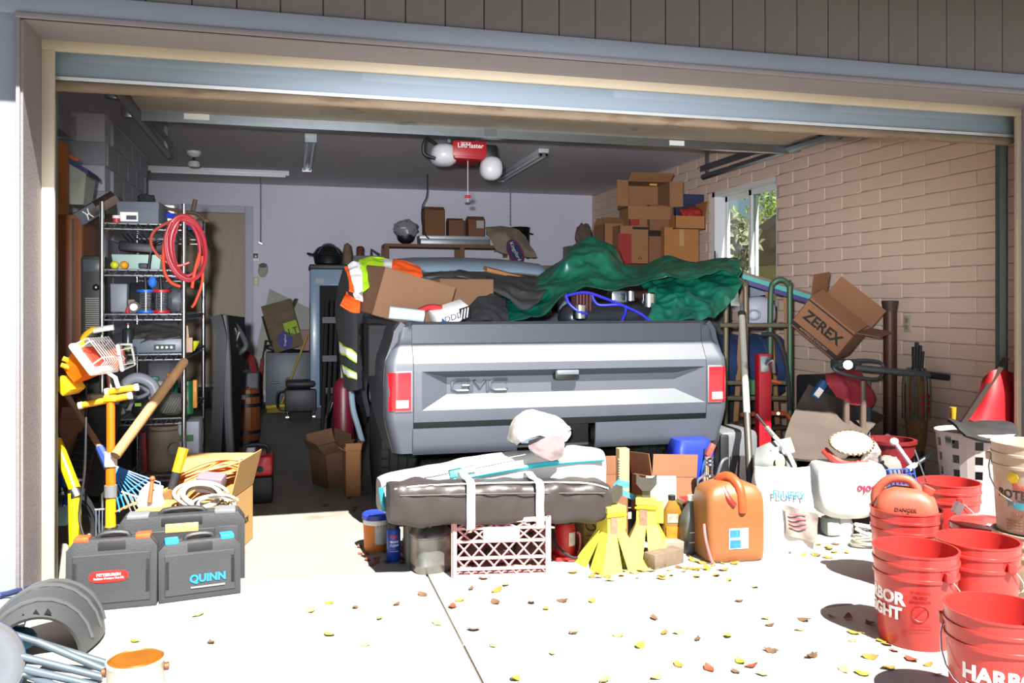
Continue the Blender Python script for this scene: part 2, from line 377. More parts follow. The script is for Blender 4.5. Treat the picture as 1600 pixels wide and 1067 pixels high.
def track(x, sgn, lab):
    t = thing('door_track', lab, 'door track', (x, 4.2, 0), group='garage door tracks')
    b = MB(); rr = [(4.2, 0), (4.2, 2.3), (4.22, 2.42), (4.3, 2.53), (4.42, 2.58), (8.0, 2.57)]
    prof = [(-.03, -.012), (-.03, .012), (.03, .012), (.03, -.012)]
    b.tube([(x, a, c) for a, c in rr[:2]], .034, n=6)
    b.part('vertical_track', mat('#5d6b66', .5, .6, var=.15), t, w=1)
    MB().tube([(x, a, c) for a, c in rr[1:]], .03, n=6).part('horizontal_track', M_steel, t, w=1)
    MB().b2((x + sgn * .03, 4.3, 2.62), (x + sgn * .035, 8.0, 2.68)).part('angle_iron', M_steel, t, w=1)
    for y in (6.0, 7.9): MB().b2((x - .015, y, 2.6), (x + .015, y + .03, CEIL)).part('hanger', M_galv, t, w=1)
    for y in (5.1, 5.9, 6.45): MB().box((x - sgn * .05, y, 2.6), (.09, .1, .09), bev=.01).cyl((x - sgn * .09, y, 2.58), (x, y, 2.58), .012, n=8).part('roller_bracket', M_galv, t, w=1)
track(-1.03, 1, 'galvanized garage door track beside the pier'); track(4.1, -1, 'galvanized garage door track along the block wall')

# ------------------------------------------------------------------ ceiling fixtures
def tube_light(a, b, lab):
    a, b = V(a), V(b); t = thing('tube_light', lab, 'light fixture', (a + b) / 2, group='unlit ceiling tube lights')
    d = (b - a).normalized(); sd = V((-d.y, d.x, 0)); Mx = fr((a + b) / 2, d, sd); L = (b - a).length
    q = MB(); q.M = Mx; q.box((0, 0, 0), (L, .11, .05), bev=.01); q.part('housing', mat('#b9babf', .5), t, w=1)
    for s in (-1, 1):
        MB().cyl(a + sd * (s * .03) - V((0, 0, .042)), b + sd * (s * .03) - V((0, 0, .042)), .014, n=10).part('tube', mat('#dcdde0', .3), t, w=1)
        q = MB(); q.M = Mx; q.box((s * (L / 2 - .01), 0, -.04), (.02, .1, .04)).part('end_cap', M_galv, t, w=1)
tube_light((.19, 8.0, 2.8), (.19, 9.8, 2.8), 'unlit tube light on the ceiling above the grey safe'); tube_light((2.46, 8.2, 2.8), (2.46, 10.0, 2.8), 'unlit tube light on the ceiling right of the red garage door opener')
sl = thing('strip_light', 'slim white strip light across the ceiling near the back door', 'light fixture', (-.77, 10.3, 2.78))
MB().b2((-1.54, 10.27, 2.76), (0, 10.33, 2.82), bev=.01).part('housing', mat('#d8d8de', .4, var=.03), sl, w=1); MB().b2((-1.5, 10.275, 2.74), (-.04, 10.325, 2.765), bev=.012).part('lens', mat('#eeeeee', .3, var=0), sl, w=1)
p = at(303, 246, 9.3); t = thing('lamp_holder', 'white porcelain lamp holder with bulb on the ceiling', 'lamp', (p.x, 9.3, 2.66))
MB().lathe([(.07, .17), (.07, .145), (.045, .12), (.02, .11)], c=(0, 0, 0)).part('base', M_wht, t); MB().cyl((0, 0, .06), (0, 0, .12), .012).part('stem', M_blk, t); MB().lathe([(.0, 0), (.05, .01), (.062, .035), (.05, .065), (.02, .075)]).part('bulb', mat('#d9d6cf', .3), t)
# opener
op = thing('garage_door_opener', 'red and white ceiling mounted garage door opener with light cover', 'door opener', (1.42, 7.3, 2.3))
MB().b2((-.07, -.15, .2), (.2, .25, .36), bev=.015).part('housing', mat('#a81f27', .4, var=.05), op)
MB().b2((-.08, -.165, .22), (.21, -.155, .345), bev=.004).part('front_plate', mat('#b01c26', .4, var=.05), op)
text('LiftMaster', .055, M_wht, op, fr((.07, -.168, .31), (1, 0, 0), (0, 0, 1)), off=.001); text('PROFESSIONAL', .014, M_wht, op, fr((.03, -.168, .335), (1, 0, 0), (0, 0, 1)))
MB().ball((-.13, 0, .25), .13, 10, (.9, 1.1, .75), sq=.8).part('light_cover', mat('#d8d8dc', .35, var=.04), op)
MB().ball((.27, -.08, .14), .11, 10, (.9, .9, .95), sq=.85).part('light_cover', mat('#d8d8dc', .35, var=.04), op)
MB().b2((.2, -.12, .2), (.32, .2, .34), bev=.02).part('side_bracket', M_blk, op)
MB().tube([(-.2, -.05, .33), (-.3, -.1, .36), (-.32, -.1, .24), (-.22, -.1, .2)], .016, k=5).part('cable', M_blk, op)
MB().b2((-.02, -2.9, .4), (.03, .2, .45)).part('rail', M_galv, op)
for sx in (-.1, .15): MB().b2((sx, 0, .36), (sx + .03, .03, .53)).part('hanger', M_galv, op)
t = thing('release_cord', 'thin release cord with red handle hanging from the opener', 'cord', (at(731, 318, 7.25)))
p = at(731, 318, 7.25); MB().cyl(p, (p.x, 7.25, 2.6), .003, n=5).part('cord', M_wht, t, w=1); MB().box(p + V((0, 0, .06)), (.055, .02, .025), bev=.006).part('handle', mat('#b01c26'), t, w=1); MB().ball(p, .03, 8, (1, 1, .35)).part('weight', mat('#50545c'), t, w=1)
b = MB(); p = at(797, 352, 10.6)
for k in range(22): b.box((p.x, 10.6, p.z + .01 + k * (CEIL - p.z) / 22), (.012, .004, (CEIL - p.z) / 25), rot=(0, 0, (k % 2) * 1.57))
b.obj('hanging_chain', M_steel, 'thin steel chain hanging from the ceiling above the black pot', 'chain')
b = MB().cyl(at(407, 378, 10.9), (at(407, 378, 10.9).x, 10.9, CEIL), .004, n=5); b.box(at(407, 380, 10.9), (.05, .02, .015), rot=(0, .5, 0)); b.obj('pull_string', M_steel, 'thin pull string hanging near the back door', 'string')
b = MB().tube([(at(668, 288, 10.2).x, 10.2, 2.83), at(667, 305, 10.2), at(660, 322, 10.2), at(659, 345, 10.2), at(664, 366, 10.2), at(670, 372, 10.2)], .007, k=5); b.obj('power_cord', M_blk, 'black power cord plugged into the ceiling beside the shelf boxes', 'cord')
# ------------------------------------------------------------------ back door, things on the back wall
d = MB().b2((-1.36, YB - .045, .25), (-.555, YB - .01, 2.44), bev=.003).struct('door_1', mat('#ab9c84', .6, var=.12, vs=2, dark='#8d7c62', ds=2, dk=.6, stretch=(3, 3, .5)), 'tan flush door with water stains'); 
MB().ball((-1.28, YB - .08, 1.25), .03, 8).part('knob', M_chrome, d)
MB().b2((-.55, YB - .05, 0), (-.45, YB, 2.54), bev=.004).b2((-1.36, YB - .048, 2.445), (-.552, YB, 2.54), bev=.004).b2((-1.46, YB - .05, 0), (-1.365, YB, 2.54), bev=.004).struct('trim_2', mat('#b9b9c6', .6, var=.04), 'painted casing of the back door')
MB().b2((-1.46, YB - .5, 0), (-.45, YB - .05, .22), bev=.01).struct('door_step', mat('#7d766c', .8), 'concrete step below the back door')
p = at(399, 401, YB - .02); t = thing('thermostat', 'small white thermostat with dark window on the back wall', 'thermostat', p)
MB().box((0, 0, 0), (.1, .03, .13), bev=.008).part('case', M_wht, t); MB().box((0, -.014, .01), (.07, .01, .06), bev=.003).part('window', mat('#3a3d46', .3), t)
p = at(400, 439, YB - .015); t = thing('light_switch', 'ivory switch plate below the thermostat', 'switch', p)
MB().box((0, 0, 0), (.075, .012, .12), bev=.004).part('plate', mat('#c9c2a8'), t)
for s in (-.02, .02): MB().box((0, -.01, s), (.02, .012, .025)).part('toggle', M_wht, t)
p = at(411, 422, YB - .02); t = thing('wall_carving', 'pale carved face ornament hung beside the switch', 'ornament', p)
MB().ball((0, 0, 0), .09, 10, (.7, .25, 1), .25, 4).part('face', mat('#a79f97', .8, bump=.3), t); MB().ball((0, -.02, .06), .05, 8, (1, .4, .6), .3, 6).part('hair', mat('#6f6862', .9), t)
p = at(1421, 506, 4.0); q = V((XR - .012, XR * ray(1421)[1] / ray(1421)[0], 0)); tt = q.x / ray(1421)[0]; q.z = EYE + (HOR - 506) / F * tt
t = thing('wall_outlet', 'ivory outlet cover on the block wall', 'outlet', q)
MB().box((0, 0, 0), (.012, .075, .115), bev=.004).part('plate', mat('#b0a488'), t)
for s in (-.025, .025): MB().box((-.007, 0, s), (.006, .03, .03), bev=.002).part('socket', mat('#8a7f66'), t)
# ------------------------------------------------------------------ outside the window
nb = thing('neighbour_house', 'tan neighbouring house with dark sloping roof beyond the window', 'house', (8.5, 13, 0))
MB().b2((9.8, 11, 0), (12, 17, 2.1)).part('wall', mat('#a89a72', .8), nb, w=1)
MB().prism([(9, 2.0), (9, 1.85), (14.5, 3.1), (19, 1.85), (19, 2.0), (14.5, 3.3)], 3.0, Matrix.Translation((10.9, 0, 0)) @ Matrix(((0, 0, 1, 0), (1, 0, 0, 0), (0, 1, 0, 0), (0, 0, 0, 1)))).part('roof', mat('#6d7078', .8, var=.2, vs=30), nb, w=1)
MB().b2((9.78, 11.6, .9), (9.8, 12.1, 1.7)).part('window', mat('#333344', .2), nb, w=1)
MB().tube([(9.7, 10.95, 1.6), (9.7, 10.9, 1.5), (9.7, 10.6, 1.45), (9.7, 10.6, 0)], .06).part('downpipe', mat('#5c5a58'), nb, w=1)
lf = MB().add([(-.06, 0, 0), (0, -.03, .01), (.06, 0, 0), (0, .03, .01)], [(0, 1, 2), (0, 2, 3)])
def shrub(c, r, n, hexc, lab):
    t = thing('tree', lab, 'tree', (c[0], c[1], 0), group='trees outside the window')
    b = MB(); rr = random.Random(int(c[0] * 10 + c[1]))
    for i in range(n):
        d_ = V((rr.gauss(0, 1), rr.gauss(0, 1), rr.gauss(0, 1))).normalized() * (r * rr.uniform(.55, 1) * (1 + .3 * noise.noise(V((i * .1, c[0], 0)))))
        p_ = V(c) + V((d_.x, d_.y, d_.z * .9)); b.M = Matrix.Translation(p_) @ rmat((rr.uniform(-1.5, 1.5), rr.uniform(-1.5, 1.5), rr.uniform(0, 6)))
        b.add([(-.11, 0, 0), (0, -.05, .02), (.11, 0, 0), (0, .05, .02)], [(0, 1, 2), (0, 2, 3)])
    f_ = b.part('foliage', mat(hexc, .6, var=.35, vs=3, tl=.3), t, w=1); f_['kind'] = 'stuff'
    MB().tube([(c[0], c[1], 0), (c[0] + .1, c[1], c[2] * .6), (c[0], c[1], c[2])], lambda u: .14 * (1 - .6 * u)).part('trunk', mat('#4f4335', .9), t, w=1)
shrub((14.5, 20.5, 3.2), 2.6, 2600, '#8d9a4a', 'tall olive green tree beyond the roof'); shrub((20, 30, 4.2), 3.0, 2600, '#7d8a45', 'broad green tree far beyond the roof'); shrub((7.25, 13.4, 2.3), .6, 700, '#8f8d74', 'greyish shrub close outside the far pane')
MB().b2((4.4, -5, -.3), (30, 40, -.02)).b2((-30, 11.9, -.3), (4.4, 40, -.02)).struct('ground', mat('#8a8068', .95, var=.2), 'dry ground outside')
# ------------------------------------------------------------------ pickup truck
TX = 1.48; TY = 4.5
M_prim = mat('#3b3f47', .5, var=.08, vs=3, dark='#353940', ds=4, dk=.62)
M_under = mat('#191a1c', .8); M_red = mat('#b3101c', .2, var=.1, vs=30, coat=.6)
tk = thing('pickup_truck', 'grey primered pickup truck backed in with a loaded bed', 'truck', (TX, TY, 0))
PZ = [(1.165, .905), (1.14, .935), (1.05, .955), (.95, .992), (.8, .998), (.66, .995), (.6, .985), (.47, .95)]
PY = [(1.165, .09), (1.15, .068), (1.05, .062), (.945, 0), (.8, -.003), (.64, 0), (.6, .006), (.47, .014)]
def lerp(T, z):
    for (a, x), (b, y) in zip(T, T[1:]):
        if b <= z <= a: return y + (x - y) * (z - b) / (a - b)
    return T[0][1] if z > T[0][0] else T[-1][1]
def arch(y, c=5.62, r=.47): d = abs(y - c); return max(.47, .33 + math.sqrt(max(0, r * r - d * d))) if d < r else .47
for s in (-1, 1):
    def sidef(u, v, s=s):
        y = TY + .07 + u * 2.46; zl = arch(y); z = 1.165 + (zl - 1.165) * v
        return (TX + s * lerp(PZ, z), y, z)
    MB().grid(sidef, 60, 14, -.03 * s).part('bedside', M_prim, tk, w=1)
    MB().b2((TX + s * .80, TY + .12, .7), (TX + s * .84, TY + 2.5, 1.15)).b2((TX + s * .80, TY + .12, 1.145), (TX + s * .91, TY + 2.5, 1.163)).part('bed_inner_wall', M_prim, tk, w=1)
    def cornf(u, v, s=s):               # rear corner post
        z = 1.165 + (.47 - 1.165) * v; xo = lerp(PZ, z); x = .848 + (xo - .848) * math.sin(u * math.pi / 2) if False else .848 + (xo - .848) * u
        q = max(0, (x - (xo - .055)) / .055); return (TX + s * x, TY + lerp(PY, z) + .075 * (1 - math.sqrt(max(0, 1 - q * q))), z)
    MB().grid(cornf, 18, 26, -.02 * s).part('corner_post', M_prim, tk, w=1)
    a = MB().grid(lambda u, v: (TX + s * (.86 + .128 * u), TY - .012 + .07 * (1 - math.sqrt(1 - max(0, (u - .55) / .46) ** 2)), .7 + .2 * v), 10, 3, .02 * s).part('tail_light', M_red, tk, w=1)
    MB().b2((TX + s * .875, TY - .02, .715), (TX + s * .94, TY - .011, .755)).part('reverse_lens', mat('#cfc2a8', .25), a, w=1)
    MB().b2((TX + s * .853, TY - .008, .692), (TX + s * .945, TY + .03, .908), bev=.004).part('lamp_bezel', mat('#8d8f94', .3, .6), a, w=1)
# tailgate
tg = MB(); x0, x1 = TX - .845, TX + .845; prof = [(TY + .1, 1.15), (TY + .09, 1.165), (TY + .068, 1.15), (TY + .062, 1.05), (TY, .945), (TY - .003, .903)]
tg.add([(x, y, z) for y, z in prof for x in (x0, x1)], [(2 * i, 2 * i + 1, 2 * i + 3, 2 * i + 2) for i in range(5)])
O = [(x0, .903), (x1, .903), (x1, .695), (x0, .695)]; P_ = [(.678, .903), (2.32, .903), (2.32, .697), (.678, .697)]; I = [(.82, .866), (2.15, .866), (2.15, .775), (.82, .775)]
tg.add([(x, TY - .003, z) for x, z in O] + [(x, TY - .003, z) for x, z in P_] + [(x, TY + .052, z) for x, z in I],
       [(0, 1, 5, 4), (1, 2, 6, 5), (2, 3, 7, 6), (3, 0, 4, 7), (4, 5, 9, 8), (5, 6, 10, 9), (6, 7, 11, 10), (7, 4, 8, 11), (8, 9, 10, 11)])
tg.add([(x0, TY - .003, .695), (x1, TY - .003, .695), (x1, TY + .002, .635), (x0, TY + .002, .635), (x1, TY + .03, .63), (x0, TY + .03, .63)], [(0, 1, 2, 3), (3, 2, 4, 5)])
tgo = tg.part('tailgate', M_prim, tk, w=1, ang=20)
for cx_, pts in ((.895, [(.045, .02), (.045, .029), (-.02, .029), (-.045, .018), (-.045, -.018), (-.02, -.029), (.045, -.029), (.045, -.002), (.008, -.002)]), (1.0, [(-.045, -.03), (-.045, .027), (-.03, .027), (0, -.016), (.03, .027), (.045, .027), (.045, -.03)]), (1.105, [(.045, .018), (.045, .029), (-.02, .029), (-.045, .018), (-.045, -.018), (-.02, -.029), (.045, -.029), (.045, -.018)])):
    MB().tube([(cx_ + x, TY + .05, .82 + z) for x, z in pts], .0105, n=6).part('embossed_letter', M_prim, tgo, w=1)
hd = MB().b2((1.415, TY + .0, .84), (1.558, TY + .06, .9), bev=.012).part('handle_bezel', M_blk, tgo, w=1)
MB().b2((1.42, TY - .018, .872), (1.548, TY + .0, .898), bev=.006).part('handle', mat('#5b5d62', .4), tgo, w=1)
MB().b2((x0 - .1, TY + .035, .595), (x1 + .1, TY + .06, .64)).part('tailgate_seam', M_under, tk, w=1)
def pan(a, b):
    def f(u, v):
        x = a + (b - a) * u; z = .602 - .135 * v; return (x, TY + .006 + .008 * v + .06 * max(0, v - .8), z)
    return MB().grid(f, 8, 8, .012)
pan(TX - .85, 1.2).part('roll_pan', M_prim, tk, w=1); pan(1.648, TX + .85).part('roll_pan', M_prim, tk, w=1)
MB().b2((1.2, TY + .12, .46), (1.65, TY + .16, .6)).part('plate_recess', M_under, tk, w=1)
MB().grid(lambda u, v: (.79 + .28 * u, TY + .001 + .007 * v, .59 - .105 * v), 4, 4, .003).part('worn_patch', mat('#3b3a38', .8, var=.4, vs=90, dark='#98958c', ds=140, dk=.56), tk, w=1)
MB().b2((TX - .86, TY + .1, .66), (TX + .86, TY + 2.5, .7)).part('bed_floor', M_under, tk, w=1)
MB().b2((TX - .86, TY + 2.47, .5), (TX + .86, TY + 2.5, 1.16)).part('bed_front_panel', M_prim, tk, w=1)
for a, b in (((TX - .55, TY + .15, .45), (TX - .47, TY + 5, .6)), ((TX + .47, TY + .15, .45), (TX + .55, TY + 5, .6))): MB().b2(a, b).part('frame_rail', M_under, tk, w=1)
MB().cyl((TX - .8, 5.62, .36), (TX + .8, 5.62, .36), .05).ball((TX, 5.62, .36), .14, 8).part('rear_axle', M_under, tk, w=1)
def wheel(x, y, s):
    c = V((x, y, .36)); t = MB().lathe([(.2, -.11), (.31, -.12), (.345, -.1), (.352, -.06), (.345, -.055), (.352, -.05), (.352, -.005), (.345, 0), (.352, .005), (.352, .05), (.345, .055), (.352, .06), (.345, .1), (.31, .12), (.2, .11)], 40, c, rot=(0, R(90), 0))
    for i in range(40):
        a = 2 * math.pi * i / 40
        for dx in (-.085, .085): t.box(c + V((dx, .352 * math.cos(a), .352 * math.sin(a))), (.04, .02, .018), rot=(a, 0, 0))
    t = t.part('tire', M_rub, tk, w=1)
    MB().lathe([(.0, .05 * s), (.06, .07 * s), (.07, .04 * s), (.17, .03 * s), (.2, .1 * s), (.205, -.1 * s)], 24, c, rot=(0, R(90), 0)).part('rim', M_steel, t, w=1)
for x in (TX - .83, TX + .83):
    wheel(x, 5.62, 1 if x > TX else -1); wheel(x, 8.95, 1 if x > TX else -1)
M_cab = mat('#8ba0b4', .4, var=.05, coat=.3)
# cab: lower body, pillars with windows, roof
MB().b2((TX - .97, 7.05, .45), (TX + .97, 8.5, 1.2), bev=.06).part('cab_body', M_prim, tk, w=1)
MB().b2((TX - .97, 8.5, .5), (TX + .97, 9.6, 1.12), bev=.08).part('front_clip', M_prim, tk, w=1)
rings = []
for y, z, hw in ((7.06, 1.55, .66), (7.1, 1.60, .74), (7.3, 1.66, .78), (7.8, 1.7, .8), (8.15, 1.66, .78), (8.3, 1.58, .72)):
    rings.append([V((TX + hw * c_, y, z - .1 + .1 * s_)) for c_, s_ in ((-1, -.6), (-.97, .1), (-.85, .65), (-.5, .92), (0, 1), (.5, .92), (.85, .65), (.97, .1), (1, -.6), (0, -.75))])
rf = MB().loft(rings).part('roof', M_cab, tk, w=1)
MB().tube([(TX - .72, 7.06, 1.49), (TX - .4, 7.035, 1.515), (TX, 7.03, 1.525), (TX + .4, 7.035, 1.515), (TX + .72, 7.06, 1.49)], .016, k=4).part('drip_molding', M_chrome, rf, w=1)
MB().prism([(TX - .72, 1.18), (TX + .72, 1.18), (TX + .64, 1.49), (TX - .64, 1.49)], .02, Matrix(((1, 0, 0, 0), (0, 0, 1, 7.09), (0, 1, 0, 0), (0, 0, 0, 1)))).part('rear_window', mat('#101214', .08, var=0), tk, w=1)
for s in (-1, 1):
    MB().tube([(TX + s * .86, 7.1, 1.15), (TX + s * .74, 7.12, 1.56)], .06, n=6).part('pillar', M_cab, tk, w=1)
    MB().tube([(TX + s * .9, 8.45, 1.15), (TX + s * .74, 8.2, 1.6)], .05, n=6).part('pillar', M_cab, tk, w=1)
    MB().prism([(7.18, 1.2), (8.4, 1.2), (8.15, 1.58), (7.2, 1.58)], .012, Matrix(((0, 0, 1, TX + s * .83), (1, 0, 0, 0), (0, 1, 0, 0), (0, 0, 0, 1)))).part('side_window', mat('#101214', .08, var=0), tk, w=1)
MB().prism([(TX - .8, 1.18), (TX + .8, 1.18), (TX + .66, 1.58), (TX - .66, 1.58)], .012, Matrix(((1, 0, 0, 0), (0, -.6, .8, 8.9), (0, .8, .6, .1), (0, 0, 0, 1)))).part('windshield', mat('#101214', .08, var=0), tk, w=1)

# ------------------------------------------------------------------ cardboard boxes: walls, flaps, tape
def carton(lab, c, size, rot=(0, 0, 0), flaps=(0, 0, 0, 0), m=None, open_=True, name='cardboard_box', tape=False, group=None, cat='box', dividers=False):
    m = m or M_card; w, d, h = size; t = thing(name, lab, cat, c, rot=rot, group=group); k = .005
    b = MB().b2((-w / 2, -d / 2, 0), (w / 2, d / 2, k)).b2((-w / 2, -d / 2, 0), (w / 2, -d / 2 + k, h)).b2((-w / 2, d / 2 - k, 0), (w / 2, d / 2, h)).b2((-w / 2, -d / 2, 0), (-w / 2 + k, d / 2, h)).b2((w / 2 - k, -d / 2, 0), (w / 2, d / 2, h))
    b.part('body', m, t)
    fl_ = min(w, d) / 2
    for i, a in enumerate(flaps):       # angle: 0 lies closed, 90 stands up, 180+ folds out;  front, back, left, right
        if a is None: continue
        q = MB(); L = w if i < 2 else d
        base = [V((0, -d / 2, h)), V((0, d / 2, h)), V((-w / 2, 0, h)), V((w / 2, 0, h))][i]
        ax = [0, math.pi, -math.pi / 2, math.pi / 2][i]
        q.M = Matrix.Translation(base + V((0, 0, .002 + .001 * i))) @ Matrix.Rotation(ax, 4, 'Z') @ Matrix.Rotation(R(a), 4, 'X')
        q.b2((-L / 2, 0, -.002), (L / 2, fl_, .002)); q.part('flap', m, t)
    if tape: MB().b2((-w / 2 - .001, -.025, h + .005), (w / 2 + .001, .025, h + .007)).b2((-.025, -d / 2 - .002, h * .5), (.025, -d / 2 - .0005, h)).part('tape', mat('#b08a5e', .25), t)
    if dividers:
        MB().b2((-.003, -d / 2 + k, k), (.003, d / 2 - k, h * .75)).part('divider', m, t); MB().b2((-w / 2 + k, -.003, k), (w / 2 - k, .003, h * .75)).part('divider', m, t)
    return t
# ------------------------------------------------------------------ load in the truck bed
BZ = .7
carton('large plain carton tipped on the truck bed rail under the vests', at(622, 503, 4.98), (.44, .36, .27), (R(4), R(15), R(12)), (0, 0, 0, 0), M_card_shade)
carton('plain carton in the truck bed under the black tarp edge', at(712, 492, 5.2), (.36, .32, .21), (0, 0, R(14)), (0, 0, 0, 0), M_card_shade)
MB().box(at(640, 506, 5.3) + V((0, 0, -.15)), (.55, .5, .3), bev=.01).obj('storage_crate', M_under, 'dark storage crate at the bottom of the truck bed', 'crate')
p = at(608, 488, 4.69); q = at(662, 494, 4.69)
t = thing('paper_roll', 'pale blue paper towel roll lying on the tailgate edge', 'roll', (p + q) / 2); MB().cyl(p, q, .034).part('roll', mat('#b6c7d4', .8), t, w=1); MB().cyl(p - (q - p) * .02, p, .012).part('core', M_card, t, w=1)
t = thing('part_carton', 'long white and black parts carton with blue corner in the bed', 'carton', at(702, 490, 4.76), rot=(R(20), R(-18), R(8)))
MB().box((0, 0, 0), (.2, .12, .075), bev=.003).part('body', M_wht, t); MB().box((.07, -.0605, 0), (.06, .002, .074)).part('black_panel', M_blk, t); MB().prism([(-.09, -.03), (-.04, -.03), (-.065, .02)], .002, fr((0, -.061, 0), (1, 0, 0), (0, 0, 1))).part('blue_mark', mat('#2a49a8'), t)
text('DDD', .05, mat('#33353a'), t, fr((0, -.062, 0), (1, 0, 0), (0, 0, 1)))
for i in range(3): MB().box((.05 + .018 * i, -.062, 0), (.007, .002, .06), rot=(0, .3, 0)).part('stripe', M_wht, t)
MB().tube([at(655, 486, 4.76), at(672, 480, 4.78), at(690, 482, 4.78)], .03, k=4, flat=.6).obj('red_shop_cloth', mat('#b0282a', .8), 'crumpled red shop cloth behind the white carton', 'cloth')
b = MB(); b.grid(csheet([[at(728, 480, 5.1), at(745, 468, 5.1), at(762, 462, 5.1), at(785, 472, 5.15)], [at(725, 492, 4.95), at(748, 482, 4.92), at(768, 480, 4.92), at(792, 490, 5.0)], [at(728, 504, 4.85), at(750, 503, 4.82), at(770, 503, 4.82), at(795, 505, 4.9)]], 24, 30, .03, 12, .008, .02), 24, 30, .008)
b.obj('black_jacket', mat('#24252a', .8, bump=.2), 'crumpled black jacket lying by the tailgate', 'jacket')
b = MB().grid(csheet([[at(620, 436, 5.6), at(690, 434, 5.9), at(715, 428, 6.0), at(745, 428, 6.1), at(800, 438, 6.2), at(865, 438, 6.3)],
    [at(625, 436, 5.3), at(690, 430, 5.5), at(720, 430, 5.6), at(755, 434, 5.7), at(805, 440, 5.7), at(864, 440, 5.8)],
    [at(640, 437, 5.1), at(700, 434, 5.2), at(740, 440, 5.2), at(780, 452, 5.2), at(815, 470, 5.2), at(850, 460, 5.3)],
    [at(645, 439, 5.05), at(705, 437, 5.1), at(745, 446, 5.1), at(778, 460, 5.1), at(818, 488, 5.1), at(845, 470, 5.2)]], 40, 60, .02, 7, .004, .035), 40, 60, .004)
b.obj('black_tarp', mat('#3a3c3e', .45, var=.15, bump=.2, bs=20), 'black plastic sheet spread across the truck bed load', 'tarp')
MB().box(at(800, 430, 6.0), (.42, .1, .025), rot=(.2, .22, .1)).obj('wood_strip', mat('#9b6a40', .8), 'tan board end poking out behind the black tarp', 'board')
M_green = mat('#0f5a46', .3, var=.2, vs=5, bump=.35, bs=14)
b = MB()
b.grid(csheet([[at(768, 480, 6.0), at(830, 440, 6.0), at(873, 415, 6.1), at(893, 388, 6.2), at(915, 381, 6.2), at(955, 390, 6.2), at(982, 420, 6.1), at(1040, 410, 6.0), at(1100, 412, 5.9), at(1146, 413, 5.8)],
    [at(765, 488, 5.6), at(832, 455, 5.6), at(866, 430, 5.6), at(890, 402, 5.6), at(918, 398, 5.6), at(950, 408, 5.6), at(984, 434, 5.6), at(1040, 418, 5.6), at(1100, 416, 5.5), at(1152, 420, 5.4)],
    [at(763, 497, 5.3), at(835, 476, 5.3), at(866, 455, 5.4), at(896, 432, 5.5), at(920, 425, 5.5), at(952, 436, 5.4), at(990, 442, 5.3), at(1040, 432, 5.2), at(1100, 424, 5.1), at(1154, 424, 5.1)],
    [at(768, 504, 5.0), at(838, 500, 5.0), at(872, 474, 5.1), at(905, 455, 5.15), at(930, 452, 5.15), at(955, 454, 5.1), at(992, 449, 5.1), at(1040, 442, 5.0), at(1100, 430, 5.0), at(1153, 428, 5.0)]], 60, 110, .05, 5, .003, .05), 60, 110, .003)
b.grid(csheet([[at(995, 440, 5.4), at(1040, 432, 5.4), at(1090, 424, 5.4), at(1150, 424, 5.3)], [at(1010, 465, 5.05), at(1050, 462, 5.05), at(1095, 455, 5.05), at(1152, 448, 5.1)], [at(1015, 485, 4.92), at(1055, 488, 4.9), at(1095, 482, 4.92), at(1138, 478, 5.0)], [at(1005, 506, 4.85), at(1050, 507, 4.8), at(1090, 506, 4.82), at(1112, 502, 4.9)]], 50, 50, .04, 8, .003, .05, 3), 50, 50, .003)
b.obj('green_tarp', M_green, 'shiny green tarp bunched over the right of the truck bed', 'tarp', ang=60)
t = thing('air_compressor', 'black tank compressor with finned pump and chrome cups in the bed', 'compressor', at(960, 505, 5.05))
c = at(960, 505, 5.05); MB().cyl(at(895, 496, 5.05), at(1045, 496, 5.05), .095, n=20).ball(at(895, 496, 5.05), .095, 8).ball(at(1045, 496, 5.05), .095, 8).part('tank', mat('#222428', .3), t, w=1)
for px in (906, 1014): MB().lathe([(.03, 0), (.045, .01), (.045, .09), (.03, .1)], 16, at(px, 482 if px > 950 else 500, 4.95)).part('filter_cup', M_chrome, t, w=1)
b = MB()
for k in range(5): b.box(at(898 + k * 5, 472, 4.98), (.008, .1, .11))
b.part('cooling_fins', mat('#5a3232', .6), t, w=1)
MB().box(at(965, 466, 5.1), (.12, .1, .1), bev=.02).cyl(at(985, 470, 5.0), at(985, 455, 5.0), .03).part('pump_head', M_steel, t, w=1)
b = MB().tube([at(884, 462, 4.9), at(890, 475, 4.88), at(905, 487, 4.86), at(918, 490, 4.86)], .009, k=6).tube([at(884, 462, 4.9), at(915, 457, 4.9), at(945, 466, 4.86), at(975, 478, 4.84), at(1000, 490, 4.8), at(1020, 505, 4.78)], .009, k=6).tube([at(925, 462, 4.9), at(935, 476, 4.88), at(965, 476, 4.85), at(978, 482, 4.84), at(970, 506, 4.8)], .009, k=6)
b.obj('blue_air_hose', mat('#2a2fb0', .35), 'blue air hose looped over the compressor', 'hose')
# vests and turnout coat at the left rail
M_or = mat('#f0560c', .7, var=.1, bump=.15, bs=25); M_lime = mat('#a3d414', .7, var=.1, bump=.15, bs=25); M_refl = mat('#e9e9e9', .4, var=.03); M_black_f = mat('#202226', .9, var=.2, bump=.2, bs=30)
t = thing('safety_vest', 'lime and orange safety vest with white bands over the bed rail', 'vest', at(590, 450, 5.2))
def strip(cols, Y0, Y1, nm, m, am=.012, par=None, n=24):
    c_ = [[at(x, y, Y0) for x, y in cols[0]], [at(x, y, (Y0 + Y1) / 2 - .03) for x, y in cols[1]], [at(x, y, Y1) for x, y in cols[2]]]
    return MB().grid(csheet(c_, n, n, am, 14, .008, .01), n, n, .008).part(nm, m, par, w=1)
strip([[(562, 406), (585, 403), (612, 406)], [(556, 424), (578, 420), (606, 418)], [(566, 456), (580, 446), (604, 432)]], 5.3, 4.95, 'lime_panel', M_lime, par=t)
